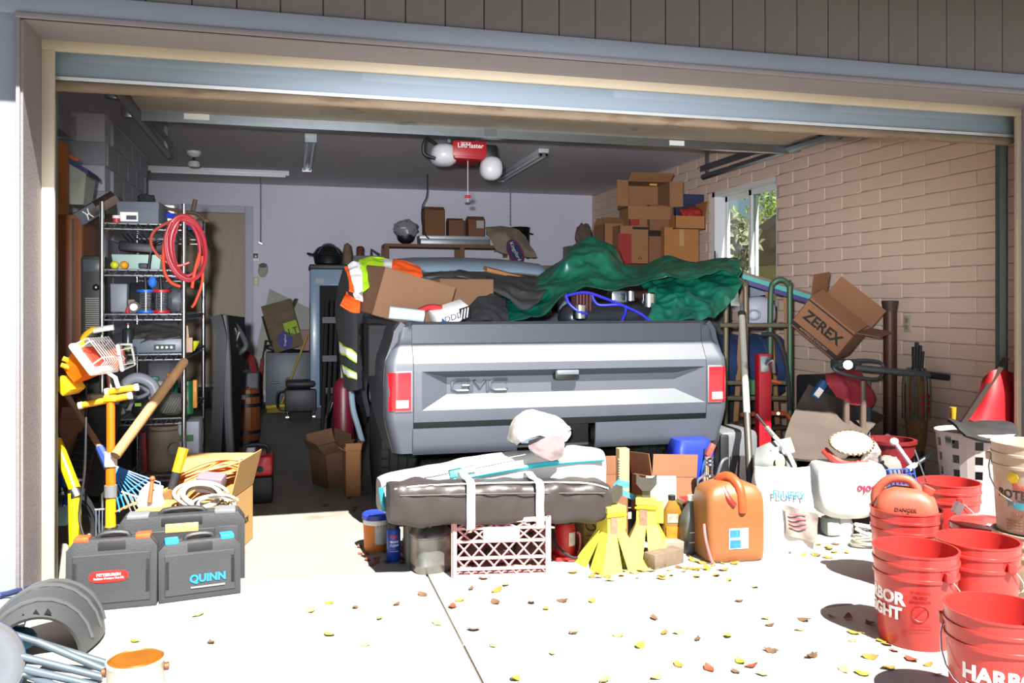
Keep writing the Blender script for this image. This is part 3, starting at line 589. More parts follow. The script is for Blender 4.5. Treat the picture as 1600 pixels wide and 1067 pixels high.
strip([[(606, 407), (635, 409), (656, 418)], [(604, 418), (634, 424), (660, 430)], [(604, 432), (632, 446), (662, 456)]], 5.3, 4.94, 'orange_panel', M_or, par=t)
strip([[(598, 406), (606, 405), (613, 406)], [(600, 418), (606, 418), (612, 419)], [(599, 433), (605, 434), (611, 436)]], 5.28, 4.92, 'reflective_band', M_refl, par=t)
strip([[(543, 415), (552, 410), (563, 412)], [(548, 432), (556, 430), (566, 430)], [(552, 456), (560, 455), (566, 452)]], 5.2, 4.93, 'reflective_band', M_refl, par=t)
strip([[(538, 418), (542, 417), (547, 420)], [(544, 436), (548, 434), (551, 436)], [(546, 455), (550, 455), (554, 456)]], 5.2, 4.92, 'orange_trim', M_or, par=t)
strip([[(542, 456), (552, 458), (565, 462)], [(536, 468), (550, 472), (563, 470)], [(532, 476), (548, 486), (562, 488)]], 5.1, 4.95, 'orange_sleeve', M_or, par=t)
strip([[(549, 452), (556, 452), (566, 456)], [(552, 460), (560, 462), (567, 464)], [(556, 468), (562, 470), (567, 472)]], 5.08, 4.93, 'reflective_band', M_refl, par=t)
t = thing('turnout_coat', 'black coat with lime and silver bands hung down the bedside', 'coat', at(540, 615, 5.1))
c_ = [[at(534, 425, 5.3), at(546, 430, 5.1), at(560, 480, 5.0)], [at(523, 480, 5.35), at(540, 490, 5.1), at(558, 500, 5.02)], [at(527, 530, 5.3), at(540, 540, 5.08), at(558, 550, 5.0)], [at(533, 575, 5.25), at(545, 582, 5.08), at(558, 588, 5.02)], [at(537, 606, 5.25), at(546, 612, 5.1), at(559, 610, 5.04)]]
cs_ = csheet(c_, 40, 20, .015, 10, .015, .015); MB().grid(cs_, 40, 20, .04).part('cloth', M_black_f, t, w=1)
for v0, v1, m in ((.535, .60, M_refl), (.52, .535, M_lime), (.60, .615, M_lime), (.735, .80, M_refl), (.72, .735, M_lime), (.80, .815, M_lime)):
    MB().grid(lambda u, v: V(cs_(v0 + (v1 - v0) * u, .15 + .85 * v)) + V((-.004, -.012, .002)), 4, 16, .004).part('band', m, t, w=1)
# ------------------------------------------------------------------ tool cases by the left jamb
M_case = mat('#333538', .6, var=.1, bump=.15, bs=120)
def tool_case(lab, c, rz, w, h, d, latch, name='tool_case', tilt=0):
    t = thing(name, lab, 'tool case', c, rot=(tilt, 0, rz))
    for s in (-1, 1):
        b = MB(); y = s * d * .25
        b.loft([[V((x, y + e, z)) for x, z in ((-w / 2 + k, k), (w / 2 - k, k), (w / 2 - k, h * .86 - k), (w / 2 - .03 - k, h - k), (-w / 2 + .03 + k, h - k), (-w / 2 + k, h * .86 - k))] for e, k in ((-d * .25, .012), (-d * .2, 0), (d * .2, 0), (d * .25, .002))])
        b.part('shell', M_case, t)
    # recessed hand hole frame and handle on top
    g = MB()
    g.tube([(-w * .16, 0, h - .045), (-w * .15, 0, h + .012), (w * .15, 0, h + .012), (w * .16, 0, h - .045)], .012, n=8, k=4); g.part('handle', mat('#2b2c2f', .5), t)
    MB().b2((-w * .17, -d * .51, h - .052), (w * .17, d * .1, h - .006), bev=.008).part('handle_recess', mat('#1d1e20', .7), t)
    for s in (-1, 1): MB().box((s * w * .34, -d * .1, h + .002), (w * .17, d * .8, .02), bev=.005).part('latch', latch, t)
    for s in (-1, 1): MB().box((s * w * .40, -d * .5, h * .45), (.02, .008, h * .5), bev=.003).part('rib', M_case, t)
    MB().loft([[V((x, -d * .5 - e, z)) for x, z in ((-w * .44 + k, h * .08 + k), (w * .44 - k, h * .08 + k), (w * .44 - k, h * .8 - k), (-w * .44 + k, h * .8 - k))] for e, k in ((-.004, 0), (.004, .006))]).part('front_panel', M_case, t)
    return t
pt = tool_case('black tool case with orange latches and red oval label', (-.71, 3.87, 0), R(2), .345, .285, .095, mat('#e2542c', .4), tilt=R(-4))
MB().prism([(.075 * math.copysign(abs(math.cos(a)) ** .6, math.cos(a)), .024 * math.copysign(abs(math.sin(a)) ** .7, math.sin(a))) for a in [2 * math.pi * i / 28 for i in range(28)]], .003, fr((-.01, -.0525, .135), (1, 0, 0), (0, 0, 1))).part('label', mat('#c5221f', .4, var=0), pt)
text('PITTSBURGH', .016, M_wht, pt, fr((-.01, -.0545, .142), (1, 0, 0), (0, 0, 1)), off=.0004); text('Radiator Pressure Test Kit', .0105, M_wht, pt, fr((-.01, -.0545, .128), (1, 0, 0), (0, 0, 1)), off=.0003)
qn = tool_case('smaller dark tool case with blue latches and blue lettering', (-.375, 3.92, 0), R(10), .33, .245, .1, mat('#2390e0', .4), tilt=R(-4))
text('QUINN', .044, mat('#1f86dc', .4), qn, fr((.03, -.056, .085), (1, 0, 0), (0, 0, 1)), ext=.002, off=.0016)
MB().box((.03, -.056, .05), (.14, .006, .008), bev=.002).part('raised_line', mat('#77797d', .5), qn)
bg = tool_case('wide grey tool case with open hand hole behind the two small cases', (-.47, 4.16, 0), R(3), .54, .31, .12, mat('#6f7275', .5))
MB().b2((-.07, -.066, .235), (.07, -.06, .275), bev=.004).part('window', mat('#c9a86a', .6, var=.5, vs=60), bg)
for s in (-1, 1): MB().b2((s * .19 - .05, -.068, .1), (s * .19 + .05, -.06, .25), bev=.004).part('side_panel', M_case, bg)
# ------------------------------------------------------------------ yellow carton with cords
ct = carton('yellowish open carton full of cords beside the grey tool case', (-.43, 4.68, 0), (.4, .38, .29), (0, 0, R(-14)), (186, 130, 200, 104), mat('#a8834c', .85, var=.08))  # sunlight on the cardboard put into this paler, yellower colour
text('THIS SIDE', .04, M_ink, ct, fr((.202, .02, .13), (0, 1, 0), (0, 0, 1)))
def coil(c, r, n, tr, jit, rot, sd, squash=1, m=8):
    rr = random.Random(sd); P = []; Q = rmat(rot); ph = 0
    for k in range(n):
        a0 = rr.uniform(0, .6); r0 = r * rr.uniform(.78, 1.1); dz = rr.uniform(-jit, jit); ex = rr.uniform(.8, 1.1)
        for i in range(m): a = 2 * math.pi * i / m + a0; P.append(V(c) + Q @ V((r0 * ex * math.cos(a), r0 * squash * math.sin(a), dz + rr.uniform(-jit, jit) * .4)))
    return MB().tube(P, tr, n=6, k=4)
coil(at(314, 775, 4.4), .11, 8, .0085, .03, (R(60), R(10), R(10)), 3, .55).obj('grey_cable_coil', mat('#9b9893', .5), 'coil of grey electrical cable spilling from the yellow carton', 'cable')
coil(at(336, 786, 4.33), .09, 5, .005, .03, (R(70), 0, 0), 5, .4).obj('thin_cable_coil', mat('#c9c6c0', .5), 'tangle of thin pale cable in front of the grey coil', 'cable')
b = MB(); rr = random.Random(4)
for k in range(11):
    o = V((0, rr.uniform(-.03, .05), rr.uniform(-.02, .03)))
    b.tube([at(274 + rr.uniform(-4, 4), 756, 4.72) + o, at(310, 740 + rr.uniform(-6, 8), 4.75) + o, at(350, 730 + rr.uniform(-8, 10), 4.78) + o, at(388 + rr.uniform(-6, 4), 727 + rr.uniform(-5, 8), 4.8) + o], .006, n=6, k=4)
b.obj('orange_extension_cord', mat('#e0761c', .5, var=.2), 'bundled orange extension cord draped over the yellow carton', 'cord')
MB().box(at(330, 754, 4.7), (.13, .1, .08), rot=(.2, .1, -.2), bev=.004).obj('lilac_box', mat('#766873', .7), 'small lilac box inside the yellow carton', 'box')
t = thing('hatchet', 'hatchet handle with yellow and black grip standing in the carton', 'tool', at(272, 768, 4.58))
a, c = at(268, 765, 4.58), at(276, 738, 4.6); e = at(287, 700, 4.62)
MB().cyl(a, c, .02, .021).part('black_grip', M_rub, t, w=1); MB().cyl(c, e, .023, .025, n=6).part('yellow_grip', mat('#e8a31c', .4), t, w=1)
# oven racks and white wires in front of the rake
t = thing('wire_rack', 'pair of chrome wire racks leaning behind the grey tool case', 'rack', at(225, 842, 4.32))
b = MB()
for k in range(9): b.cyl(at(192 + k * 9, 770 + k * 3, 4.52), at(222 + k * 9, 838, 4.3), .0035, n=6)
b.part('rods', mat('#c9c4bc', .3, .8), t, w=1); MB().cyl(at(190, 768, 4.52), at(272, 795, 4.5), .005, n=6).cyl(at(220, 840, 4.29), at(298, 836, 4.3), .005, n=6).part('frame', M_chrome, t, w=1)
t = thing('wire_rack', 'narrow wire rack standing behind the yellow tripod legs', 'rack', at(160, 850, 4.6))
b = MB()
for k in range(6): b.cyl(at(150 + k * 5, 795, 4.65), at(150 + k * 5, 850, 4.6), .0035, n=6)
b.part('rods', M_chrome, t, w=1); MB().cyl(at(148, 796, 4.65), at(178, 794, 4.65), .005, n=6).part('frame', M_chrome, t, w=1)
b = MB().grid(csheet([[at(218, 770, 4.6), at(235, 757, 4.6), at(255, 762, 4.6)], [at(215, 790, 4.5), at(235, 785, 4.45), at(258, 788, 4.5)], [at(225, 805, 4.45), at(240, 808, 4.42), at(262, 805, 4.45)]], 20, 20, .03, 14, .006, .02), 20, 20, .006)
b.obj('white_plastic_bag', mat('#dedcd8', .5, tl=.2), 'crumpled white plastic bag on the wire racks', 'bag')
MB().cyl(at(234, 785, 4.42), at(238, 750, 4.45), .012, .009).ball(at(238, 748, 4.45), .014, 6).obj('spray_trigger', mat('#a4542c', .5), 'rust coloured spray trigger sticking out of the white bag', 'nozzle')
# rake with wooden handle
t = thing('leaf_rake', 'blue plastic leaf rake with a weathered wooden handle', 'rake', at(200, 800, 4.7))
MB().cyl(at(86, 588, 4.95), at(158, 702, 4.75), .014).part('handle', mat('#8d7058', .7, bump=.2, stretch=(1, 1, .2)), t, w=1)
MB().cyl(at(155, 698, 4.76), at(172, 730, 4.72), .02, .03, n=8).part('socket', mat('#23408f', .5), t, w=1)
M_rb = mat('#2e7fd0', .45); hub = at(172, 728, 4.72)
for k in range(13):
    u = k / 12; e = at(172 + 78 * u, 770 - 14 * u + 30 * (1 - u) * (u < .5), 4.72 - .05 * u)
    e = at(165 + 85 * u, 806 - 52 * u, 4.72); MB().tube([hub + V((0, 0, .01)), hub.lerp(e, .5) + V((0, -.01, .006)), e, e + V((.004, -.015, -.02))], .0045, n=5).part('tine', M_rb, t, w=1)
b = MB()
for f_ in (.45, .75): b.tube([hub.lerp(at(165, 806, 4.72), f_), hub.lerp(at(205, 785, 4.72), f_), hub.lerp(at(250, 754, 4.72), f_)], .006, n=5)
b.part('cross_brace', M_rb, t, w=1)
# wooden bat-like pole and yellow tube, black cable
a, c = at(180, 712, 4.55), at(287, 566, 5.0)
MB().tube([a, a.lerp(c, .1), a.lerp(c, .85), c, c + (c - a).normalized() * .015], lambda u: .026 if u < .95 else .02, n=10).obj('wooden_pole', mat('#a07a52', .7, var=.2, vs=20, bump=.2, stretch=(1, 1, .3)), 'thick wooden pole leaning diagonally in front of the wire shelf', 'pole')
t = thing('yellow_jack_handle', 'bent yellow steel tube leaning inside the left jamb', 'handle', at(120, 858, 4.6))
MB().tube([at(86, 685, 4.8), at(117, 765, 4.65)], .028, n=12).part('upper_tube', mat('#e2b90c', .35), t, w=1); MB().tube([at(116, 770, 4.65), at(118, 858, 4.6)], .03, n=12).part('lower_tube', mat('#d8c312', .35), t, w=1); MB().cyl(at(80, 668, 4.83), at(87, 688, 4.79), .03).part('black_cap', M_rub, t, w=1); MB().cyl(at(115, 765, 4.66), at(121, 778, 4.64), .033).part('joint', M_steel, t, w=1)
MB().tube([at(135, 600, 4.7), at(134, 680, 4.6), at(132, 740, 4.55), at(124, 800, 4.5), at(128, 830, 4.45), at(140, 860, 4.42)], .006, k=6).obj('black_cable', M_blk, 'black cable hanging down beside the yellow tripod', 'cable')
t = thing('car_grille', 'black plastic car grille leaning against the cabinet', 'car part', at(130, 770, 5.0)); 
g = MB(); Mx = fr(at(128, 720, 5.0), at(143, 650, 5.1) - at(118, 760, 4.95), (1, 0, 0)); g.M = Mx; g.box((0, 0, 0), (.38, .1, .03), bev=.008); g.part('panel', M_rub, t, w=1)
for k in range(9):
    g = MB(); g.M = Mx; g.box((-.15 + k * .037, 0, .016 * (1 if Mx.to_3x3().col[2].y < 0 else -1)), (.006, .09, .012)).part('slat', mat('#2d3036', .5), t, w=1)
coil(at(97, 840, 4.75), .16, 5, .01, .02, (R(90), 0, R(20)), 8, 1.4).obj('rubber_hose_coil', M_rub, 'black rubber hose coiled upright against the left jamb', 'hose')
carton('small crushed carton behind the yellow tube', at(100, 745, 5.1), (.12, .14, .32), (0, R(8), R(10)), (80, None, None, None), M_card_shade)
MB().box(at(95, 805, 4.9), (.07, .05, .1), bev=.006).obj('teal_carton', mat('#8fb3b5', .7), 'small pale teal carton beside the hose coil', 'box')
MB().cyl(at(96, 740, 4.85), at(104, 790, 4.8), .018).obj('blue_screwdriver', mat('#1f3f9c', .4), 'dark blue tool handle beside the yellow tube', 'tool')
MB().box(at(145, 700, 5.2) , (.2, .15, .5), rot=(.1, .2, 0), bev=.02).obj('black_case', M_rub, 'tall black case behind the car grille', 'case')
MB().box(at(152, 690, 5.35), (.1, .12, .55), bev=.01).obj('beige_panel', mat('#9c8a70', .8), 'beige upholstered panel behind the orange pole', 'panel')
# ------------------------------------------------------------------ twin-head tripod work light
wl = thing('tripod_work_light', 'orange and yellow twin head tripod work light with white wire guards', 'work light', at(173, 868, 4.6))
M_wor = mat('#e06a10', .35); M_wye = mat('#e6b21a', .35); c0 = at(173, 868, 4.6); Pz = lambda y: V((c0.x, 4.6, at(173, y, 4.6).z))
MB().cyl(Pz(868), Pz(775), .024).part('lower_pole', mat('#e8a81a', .35), wl, w=1); MB().cyl(Pz(705), Pz(628), .02).part('upper_pole', M_wor, wl, w=1)
MB().cyl(Pz(776), Pz(758), .03, n=12).part('collar', mat('#6f7175', .5), wl, w=1); MB().cyl(Pz(758), Pz(728), .023).part('middle_pole', M_wor, wl, w=1); MB().cyl(Pz(728), Pz(706), .03, n=12).part('collar', mat('#c9c9c4', .5), wl, w=1)
MB().cyl(Pz(832), Pz(822), .035).part('leg_hub', M_galv, wl, w=1)
for px, py, Y in ((138, 862, 4.45), (206, 866, 4.5), (182, 850, 4.95)): MB().tube([Pz(826), at(px, py, Y)], .014, n=8).part('leg', M_wye, wl, w=1)
def bar(a, b): 
    h = MB().cyl(a, b, .016).part('handle_bar', mat('#e8a01c', .35), wl, w=1)
    for p, q in ((a, b), (b, a)): MB().cyl(p - (q - p).normalized() * .004, p + (q - p).normalized() * .014, .018).part('end_plug', M_wht, h, w=1)
bar(at(124, 634, 4.6), at(205, 618, 4.6)); bar(at(165, 612, 4.62), at(215, 605, 4.62)); MB().box(Pz(622), (.06, .05, .03), bev=.006).part('clamp', M_wye, wl, w=1)
def lamp_head(c, n, up, k):
    Mx = fr(c, up.cross(n) if False else V(n).cross(V(up)), up); Mx = Matrix.Translation(c) @ V(n).to_track_quat('Z', 'Y').to_matrix().to_4x4()
    b = MB(); b.M = Mx @ Matrix.Scale(k, 4); b.loft([[V((x * s, y * s, z)) for x, y in ((-.1, -.07), (0, -.08), (.1, -.07), (.11, 0), (.1, .07), (0, .08), (-.1, .07), (-.11, 0))] for s, z in ((.3, -.13), (.65, -.11), (.8, -.06), (.95, 0))]); hs = b.part('housing', M_wor, wl, w=1)
    b = MB(); b.M = Mx @ Matrix.Scale(k, 4); b.box((-.02, -.03, -.16), (.14, .09, .06), bev=.012); b.part('yellow_back', M_wye, hs, w=1)
    b = MB(); b.M = Mx @ Matrix.Scale(k, 4); b.box((0, 0, .012), (.25, .19, .03), bev=.02); b.part('rim', mat('#e2e2de', .4), hs, w=1)
    b = MB(); b.M = Mx @ Matrix.Scale(k, 4); b.box((0, 0, .03), (.17, .11, .012)); b.part('red_label', mat('#c23a2a', .5), hs, w=1)
    b = MB(); b.M = Mx @ Matrix.Scale(k, 4)
    for i in range(9): x = -.1 + .025 * i; b.tube([(x, -.085, .02), (x * .9, -.07, .09), (x * .9, .07, .09), (x, .085, .02)], .0028, n=5)
    for y in (-.05, .05): b.tube([(-.115, y, .02), (-.095, y, .09), (.095, y, .09), (.115, y, .02)], .0035, n=5)
    b.part('wire_guard', mat('#d6d6d2', .4, .3), hs, w=1)
lamp_head(at(145, 562, 4.6), V((.75, -.25, .62)), V((0, 0, 1)), 1.0); lamp_head(at(186, 558, 4.72), V((.85, .1, .15)), V((0, 0, 1)), .75)
MB().tube([at(128, 550, 4.55), at(130, 528, 4.53), at(142, 516, 4.53), at(150, 514, 4.53)], .013, k=5).part('carry_handle', M_wye, wl, w=1); MB().cyl(at(146, 516, 4.53), at(178, 511, 4.53), .014).part('handle_grip', mat('#c9c8c2', .5), wl, w=1)
for s in ((95, 570, 118, 578), (98, 560, 120, 568)): MB().cyl(at(s[0], s[1], 4.55), at(s[2], s[3], 4.57), .012).part('yellow_knob', M_wye, wl, w=1)
MB().tube([at(165, 580, 4.62), at(180, 590, 4.6), at(185, 606, 4.6)], .018, n=6, flat=.4).part('bracket', M_wht, wl, w=1)
MB().cyl(at(170, 580, 4.66), at(174, 612, 4.62), .014).part('bracket', M_steel, wl, w=1)
# ------------------------------------------------------------------ brown cabinet and the things on it
cb = thing('wardrobe_cabinet', 'tall orange brown wooden cabinet inside the left jamb', 'cabinet', (-1.62, 6.2, 0))
M_wood = mat('#8a4f28', .55, var=.15, vs=6, bump=.05, stretch=(4, 4, .5))
zt = at(130, 336, 6.12).z; xr = at(130, 400, 6.12).x
MB().b2((xr - .55, 6.12, .05), (xr, 6.6, zt), bev=.004).part('carcass', M_wood, cb, w=1)
for x0_, x1_ in ((xr - .05, xr - .002), (xr - .36, xr - .06)): MB().b2((x0_, 6.095, .12), (x1_, 6.118, zt - .03), bev=.003).part('door', M_wood, cb, w=1)
MB().b2((xr - .06, 6.09, .12), (xr - .048, 6.112, zt - .03)).part('edge_strip', M_chrome, cb, w=1); MB().b2((xr - .55, 6.13, 0), (xr - .02, 6.58, .06)).part('plinth', M_blk, cb, w=1)
p = at(94, 333, 6.2); MB().b2((p.x - .16, 6.14, zt), (p.x + .05, 6.22, at(94, 226, 6.2).z), bev=.003).obj('plywood_sheet', mat('#a8662e', .6, var=.15, vs=6), 'upright orange plywood sheet on top of the brown cabinet', 'plywood')
t = thing('storage_tote', 'clear plastic tote with dark lid tilted on the cabinet', 'tote', at(121, 322, 6.3))
b = MB(); z0, z1 = at(121, 320, 6.3).z, at(121, 252, 6.3).z
x0_, x1_ = at(104, 300, 6.3).x, at(135, 300, 6.3).x; cl = mat('#b3b7ab', .35, var=.25, vs=8, alpha=.85)
b.loft([[V((a, c, z0)) for a, c in ((x0_ + .02, 6.28), (x1_ - .015, 6.28), (x1_ - .015, 6.52), (x0_ + .02, 6.52))], [V((x0_, 6.25, z1)), V((x1_ + .01, 6.25, z1 - .08)), V((x1_ + .01, 6.55, z1 - .08)), V((x0_, 6.55, z1))]]); b.part('bin', cl, t, w=1)
b = MB(); b.loft([[V((x0_ - .02, 6.23, z1 + .002)), V((x1_ + .03, 6.23, z1 - .1)), V((x1_ + .03, 6.57, z1 - .1)), V((x0_ - .02, 6.57, z1 + .002))], [V((x0_ - .02, 6.23, z1 + .04)), V((x1_ + .02, 6.23, z1 - .06)), V((x1_ + .02, 6.57, z1 - .06)), V((x0_ - .02, 6.57, z1 + .04))]]); b.part('lid', mat('#34406e', .5), t, w=1)
MB().box(at(113, 246, 6.27), (.09, .02, .02), rot=(0, .45, 0)).part('orange_clip', mat('#d0601c'), t, w=1); MB().box(at(100, 255, 6.22), (.04, .004, .14)).part('label', M_wht, t, w=1)
for px, py, hx in ((112, 285, '#7f9b72'), (124, 300, '#a88a80'), (118, 310, '#9aa58c')): MB().ball(at(px, py, 6.4), .05, 8, lump=.3).part('contents', mat(hx), t, w=1)
t = thing('tower_heater', 'dark olive tower heater with pale vent slots beside the wire shelf', 'heater', (at(148, 545, 6.0).x, 6, 0))
MB().b2((at(148, 478, 6.0).x - .07, 5.93, 0), (at(148, 478, 6.0).x + .07, 6.07, at(148, 400, 6).z), bev=.02).part('body', mat('#3b3d36', .5), t, w=1)
for k in range(22): MB().box(at(145, 466 + k * 3.4, 5.925), (.085, .01, .007)).part('vent_slot', mat('#8d8f86', .4), t, w=1)
MB().box(at(146, 415, 5.925), (.12, .01, .08), bev=.004).part('display', mat('#54585c', .3), t, w=1); MB().ball(at(150, 449, 5.92), .022, 8).part('knob', M_steel, t, w=1)
# ------------------------------------------------------------------ wire shelving
ws = thing('wire_shelving', 'chrome and black wire shelving unit crammed with tools', 'shelving', (-.83, 6.0, 0))
SX0, SX1, SY0, SY1 = -1.06, -.61, 5.45, 6.65; LV = [1.735, 1.462, 1.2, .962, .58, .245]
for x in (SX0, SX1):
    for y in (SY0, SY1): MB().cyl((x, y, 0), (x, y, 1.86), .0145, n=10).part('post', M_chrome, ws, w=1)
M_wire = mat('#74777a', .35, .9)
for z in LV:
    b = MB()
    for zz in (z, z - .032):
        b.tube([(SX0, SY0, zz), (SX1, SY0, zz), (SX1, SY1, zz), (SX0, SY1, zz)], .005, n=6, closed=True)
    for i in range(8):
        x = SX0 + (SX1 - SX0) * i / 8; dx = (SX1 - SX0) / 16; b.tube([(x, SY0, z - .032), (x + dx, SY0, z), (x + 2 * dx, SY0, z - .032)], .0035, n=5)
    for i in range(20):
        y = SY0 + (SY1 - SY0) * i / 20; dy = (SY1 - SY0) / 40; b.tube([(SX1, y, z - .032), (SX1, y + dy, z), (SX1, y + 2 * dy, z - .032)], .0035, n=5)
    for i in range(1, 16): x = SX0 + (SX1 - SX0) * i / 16; b.cyl((x, SY0, z + .004), (x, SY1, z + .004), .0028, n=5)
    b.part('wire_shelf', M_wire, ws, w=1)
S = lambda px, lv, Y: V((at(px, 400, Y).x, Y, LV[lv] + .008))
# top shelf
t = thing('shoebox', 'grey shoebox with white end label on the top shelf', 'shoebox', S(222, 0, 5.6), rz=R(-4))
MB().b2((-.115, -.1, 0), (.115, .16, .11), bev=.002).part('body', mat('#5d646c', .7), t); MB().b2((-.118, -.103, .085), (.118, .163, .128), bev=.002).part('lid', mat('#5a616a', .7), t)
MB().b2((-.1, -.1025, .01), (-.0, -.1, .065)).part('label', M_wht, t); MB().b2((-.065, -.104, .02), (-.008, -.1022, .045)).part('print', mat('#3c3c40'), t); MB().ball((.03, -.02, .15), .05, 8, (1, 1, .7), .3, 3).part('black_cloth', M_black_f, t)
t = thing('tilted_shoebox', 'tilted dark grey shoebox with white emblem', 'shoebox', at(145, 345, 5.5), rot=(R(20), R(-35), R(10)))
MB().box((0, 0, .05), (.12, .02, .085), bev=.003).part('panel', mat('#4a4f57', .7), t); b = MB()
for s in (-1, 1): b.tube([(s * .016, -.012, .08), (s * .007, -.012, .05), (s * .016, -.012, .02)], .0035, n=5, k=4)
b.box((0, -.012, .05), (.02, .004, .006)); b.part('emblem', M_wht, t); MB().box((.09, .06, .04), (.2, .14, .05), bev=.004).part('box_side', mat('#54443a'), t)
b = MB().grid(csheet([[at(135, 345, 5.7), at(160, 335, 5.75), at(185, 338, 5.7)], [at(145, 352, 5.55), at(165, 350, 5.55), at(188, 348, 5.55)], [at(152, 358, 5.5), at(165, 362, 5.45), at(172, 352, 5.5)]], 16, 16, .02, 12, .01, .01), 16, 16, .01)
b.obj('leather_pouch', mat('#4c3a2e', .7), 'folded brown leather pouch hanging off the top shelf', 'pouch')
t = thing('paint_jar', 'small red jar with white lid at the top shelf edge', 'jar', S(182, 0, 5.5)); MB().cyl((0, 0, 0), (0, 0, .025), .022).part('jar', mat('#b0323a', .4), t); MB().cyl((0, 0, .025), (0, 0, .042), .023).part('lid', M_wht, t)
MB().cyl(at(155, 350, 5.6), at(196, 341, 5.7), .02).obj('blue_tube', mat('#23399c', .4), 'blue tube lying behind the red jar', 'tube')
MB().cyl(at(250, 334, 5.75), at(272, 338, 5.7), .018).obj('blue_marker', mat('#2a46c0', .4), 'bright blue tube beside the shoebox', 'tube')
MB().box(at(262, 334, 5.8), (.09, .1, .1), bev=.004).obj('white_parts_box', M_wht, 'small white box behind the blue tube', 'box')
b = MB().tube([at(255, 325, 5.7), at(285, 330, 5.65), at(310, 335, 5.6), at(322, 345, 5.55)], .02, n=8, k=4, flat=.5); b.obj('leather_belt', mat('#5d4634', .7), 'stiff brown leather tool belt across the top shelf', 'belt')
t = thing('gear_motor', 'greasy metal gear housing with a shaft on the top shelf', 'motor', S(300, 0, 5.75))
MB().ball((0, 0, .06), .055, 9, (1, 1, .9), .25, 6).part('housing', mat('#7b756a', .6, .5, bump=.3), t); MB().cyl((0, 0, .08), (.02, 0, .18), .014).part('shaft', M_rust, t); MB().tube([(-.03, -.02, .08), (-.09, -.02, .06), (-.15, -.02, .1)], .008, k=4).part('lever', M_rust, t); MB().ball((.05, -.02, .07), .03, 8, lump=.2).part('cap', M_rust, t)
MB().box(at(305, 352, 5.7), (.1, .08, .07), bev=.006).obj('black_battery', M_blk, 'small black battery hanging under the gear housing', 'battery')
t = thing('caulk_gun', 'blue caulking tube with black tips at the shelf corner', 'tube', at(313, 365, 5.6)); MB().cyl(at(296, 350, 5.6), at(318, 370, 5.55), .018).part('tube', mat('#2a3fb0', .4), t, w=1); MB().cyl(at(322, 372, 5.55), at(332, 385, 5.53), .005).part('nozzle', M_blk, t, w=1)
# second shelf
MB().box(S(218, 1, 5.75) + V((0, 0, .05)), (.26, .2, .09), bev=.006, taper=1.1).obj('mint_tray', mat('#9dbab0', .6), 'pale mint plastic tray on the second shelf', 'tray')
MB().box(S(215, 1, 5.7) + V((0, 0, .14)), (.2, .12, .06), rot=(0, .08, 0), bev=.01).obj('router_box', M_blk, 'black electronics box on the mint tray', 'box')
for px, hx, lb in ((179, '#c8cf2c', 'small yellow ball on the second shelf'), (194, '#e59a1e', 'small orange ball on the second shelf')): MB().ball(S(px, 1, 5.52) + V((0, 0, .024)), .024, 10).obj('ball', mat(hx, .4), lb, 'ball')
b = MB(); 
for k in range(5): b.tube([S(190 + k * 8, 1, 5.9) + V((0, 0, .24)), S(205 + k * 8, 1, 5.8) + V((0, .1, .17)), S(225 + k * 8, 1, 5.7) + V((0, .1, .19))], .004, n=5, k=3)
b.obj('jumper_wires', M_blk, 'tangle of thin dark wires under the top shelf', 'wires')
t = thing('clamp', 'black trigger clamp upright at the front of the second shelf', 'clamp', S(232, 1, 5.5)); MB().cyl((0, 0, 0), (.012, 0, .1), .008).part('bar', M_blk, t); MB().box((-.03, 0, .02), (.05, .025, .03), bev=.006).part('jaw', mat('#34363c'), t)
# red air hose on the right post
t = thing('red_air_hose', 'thick coil of red air hose hung on the shelf corner', 'hose', at(285, 450, 5.36))
b = MB(); rr = random.Random(2); hp = []
for k in range(7):
    cx, cy = 290 + rr.uniform(-4, 5), 388 + rr.uniform(-3, 4); rx, ry = 24 + k * 1.3, 44 + k * 1.2
    for i in range(10):
        a = 2 * math.pi * i / 10 - 1.57; hp.append(at(cx + rx * math.cos(a) + 5 * math.sin(a), cy + ry * math.sin(a), 5.37 - .008 * k))
b.tube(hp, .0095, n=7, k=4); b.part('coil', mat('#a52a34', .4), t, w=1)
MB().tube([at(268, 345, 5.4), at(242, 360, 5.38), at(236, 380, 5.37), at(250, 402, 5.36), at(275, 415, 5.36), at(296, 410, 5.36)], .0085, k=6).part('loose_loop', mat('#b04a3a', .4), t, w=1)
MB().tube([at(256, 380, 5.34), at(256, 420, 5.33), at(266, 440, 5.33), at(282, 448, 5.33)], .0095, k=6).tube([at(312, 395, 5.35), at(304, 425, 5.33), at(300, 450, 5.33)], .0095, k=6).tube([at(316, 400, 5.35), at(316, 440, 5.35), at(306, 470, 5.35), at(300, 480, 5.36)], .008, k=6).part('hanging_end', mat('#d04a2c', .4), t, w=1)
# third shelf
MB().box(S(188, 2, 5.6) + V((0, 0, .09)), (.09, .1, .17), bev=.006, taper=1.05).obj('grey_bin', mat('#7d838a', .5), 'tall grey metal bin at the left of the third shelf', 'bin')
for px, hx, lb in ((228, '#1f62c4', 'clear parts jar with blue caps and a dark stem'), (252, '#c01c2c', 'clear parts jar with red caps and a dark stem')):
    t = thing('parts_spool', lb, 'jar', S(px, 2, 5.52)); m = mat(hx, .35)
    for z in (.008, .132): MB().lathe([(.05, z - .008), (.052, z), (.05, z + .008)], 20).part('cap', m, t)
    MB().cyl((0, 0, .016), (0, 0, .125), .036).part('body', mat('#4a4e54', .15, var=.3, vs=40), t)
    for k in range(6): MB().lathe([(.037, .03 + k * .015), (.038, .032 + k * .015), (.037, .034 + k * .015)], 18).part('ring', M_chrome, t)
    MB().cyl((0, 0, .14), (-.005, 0, .235), .012, .008).part('stem', M_blk, t)
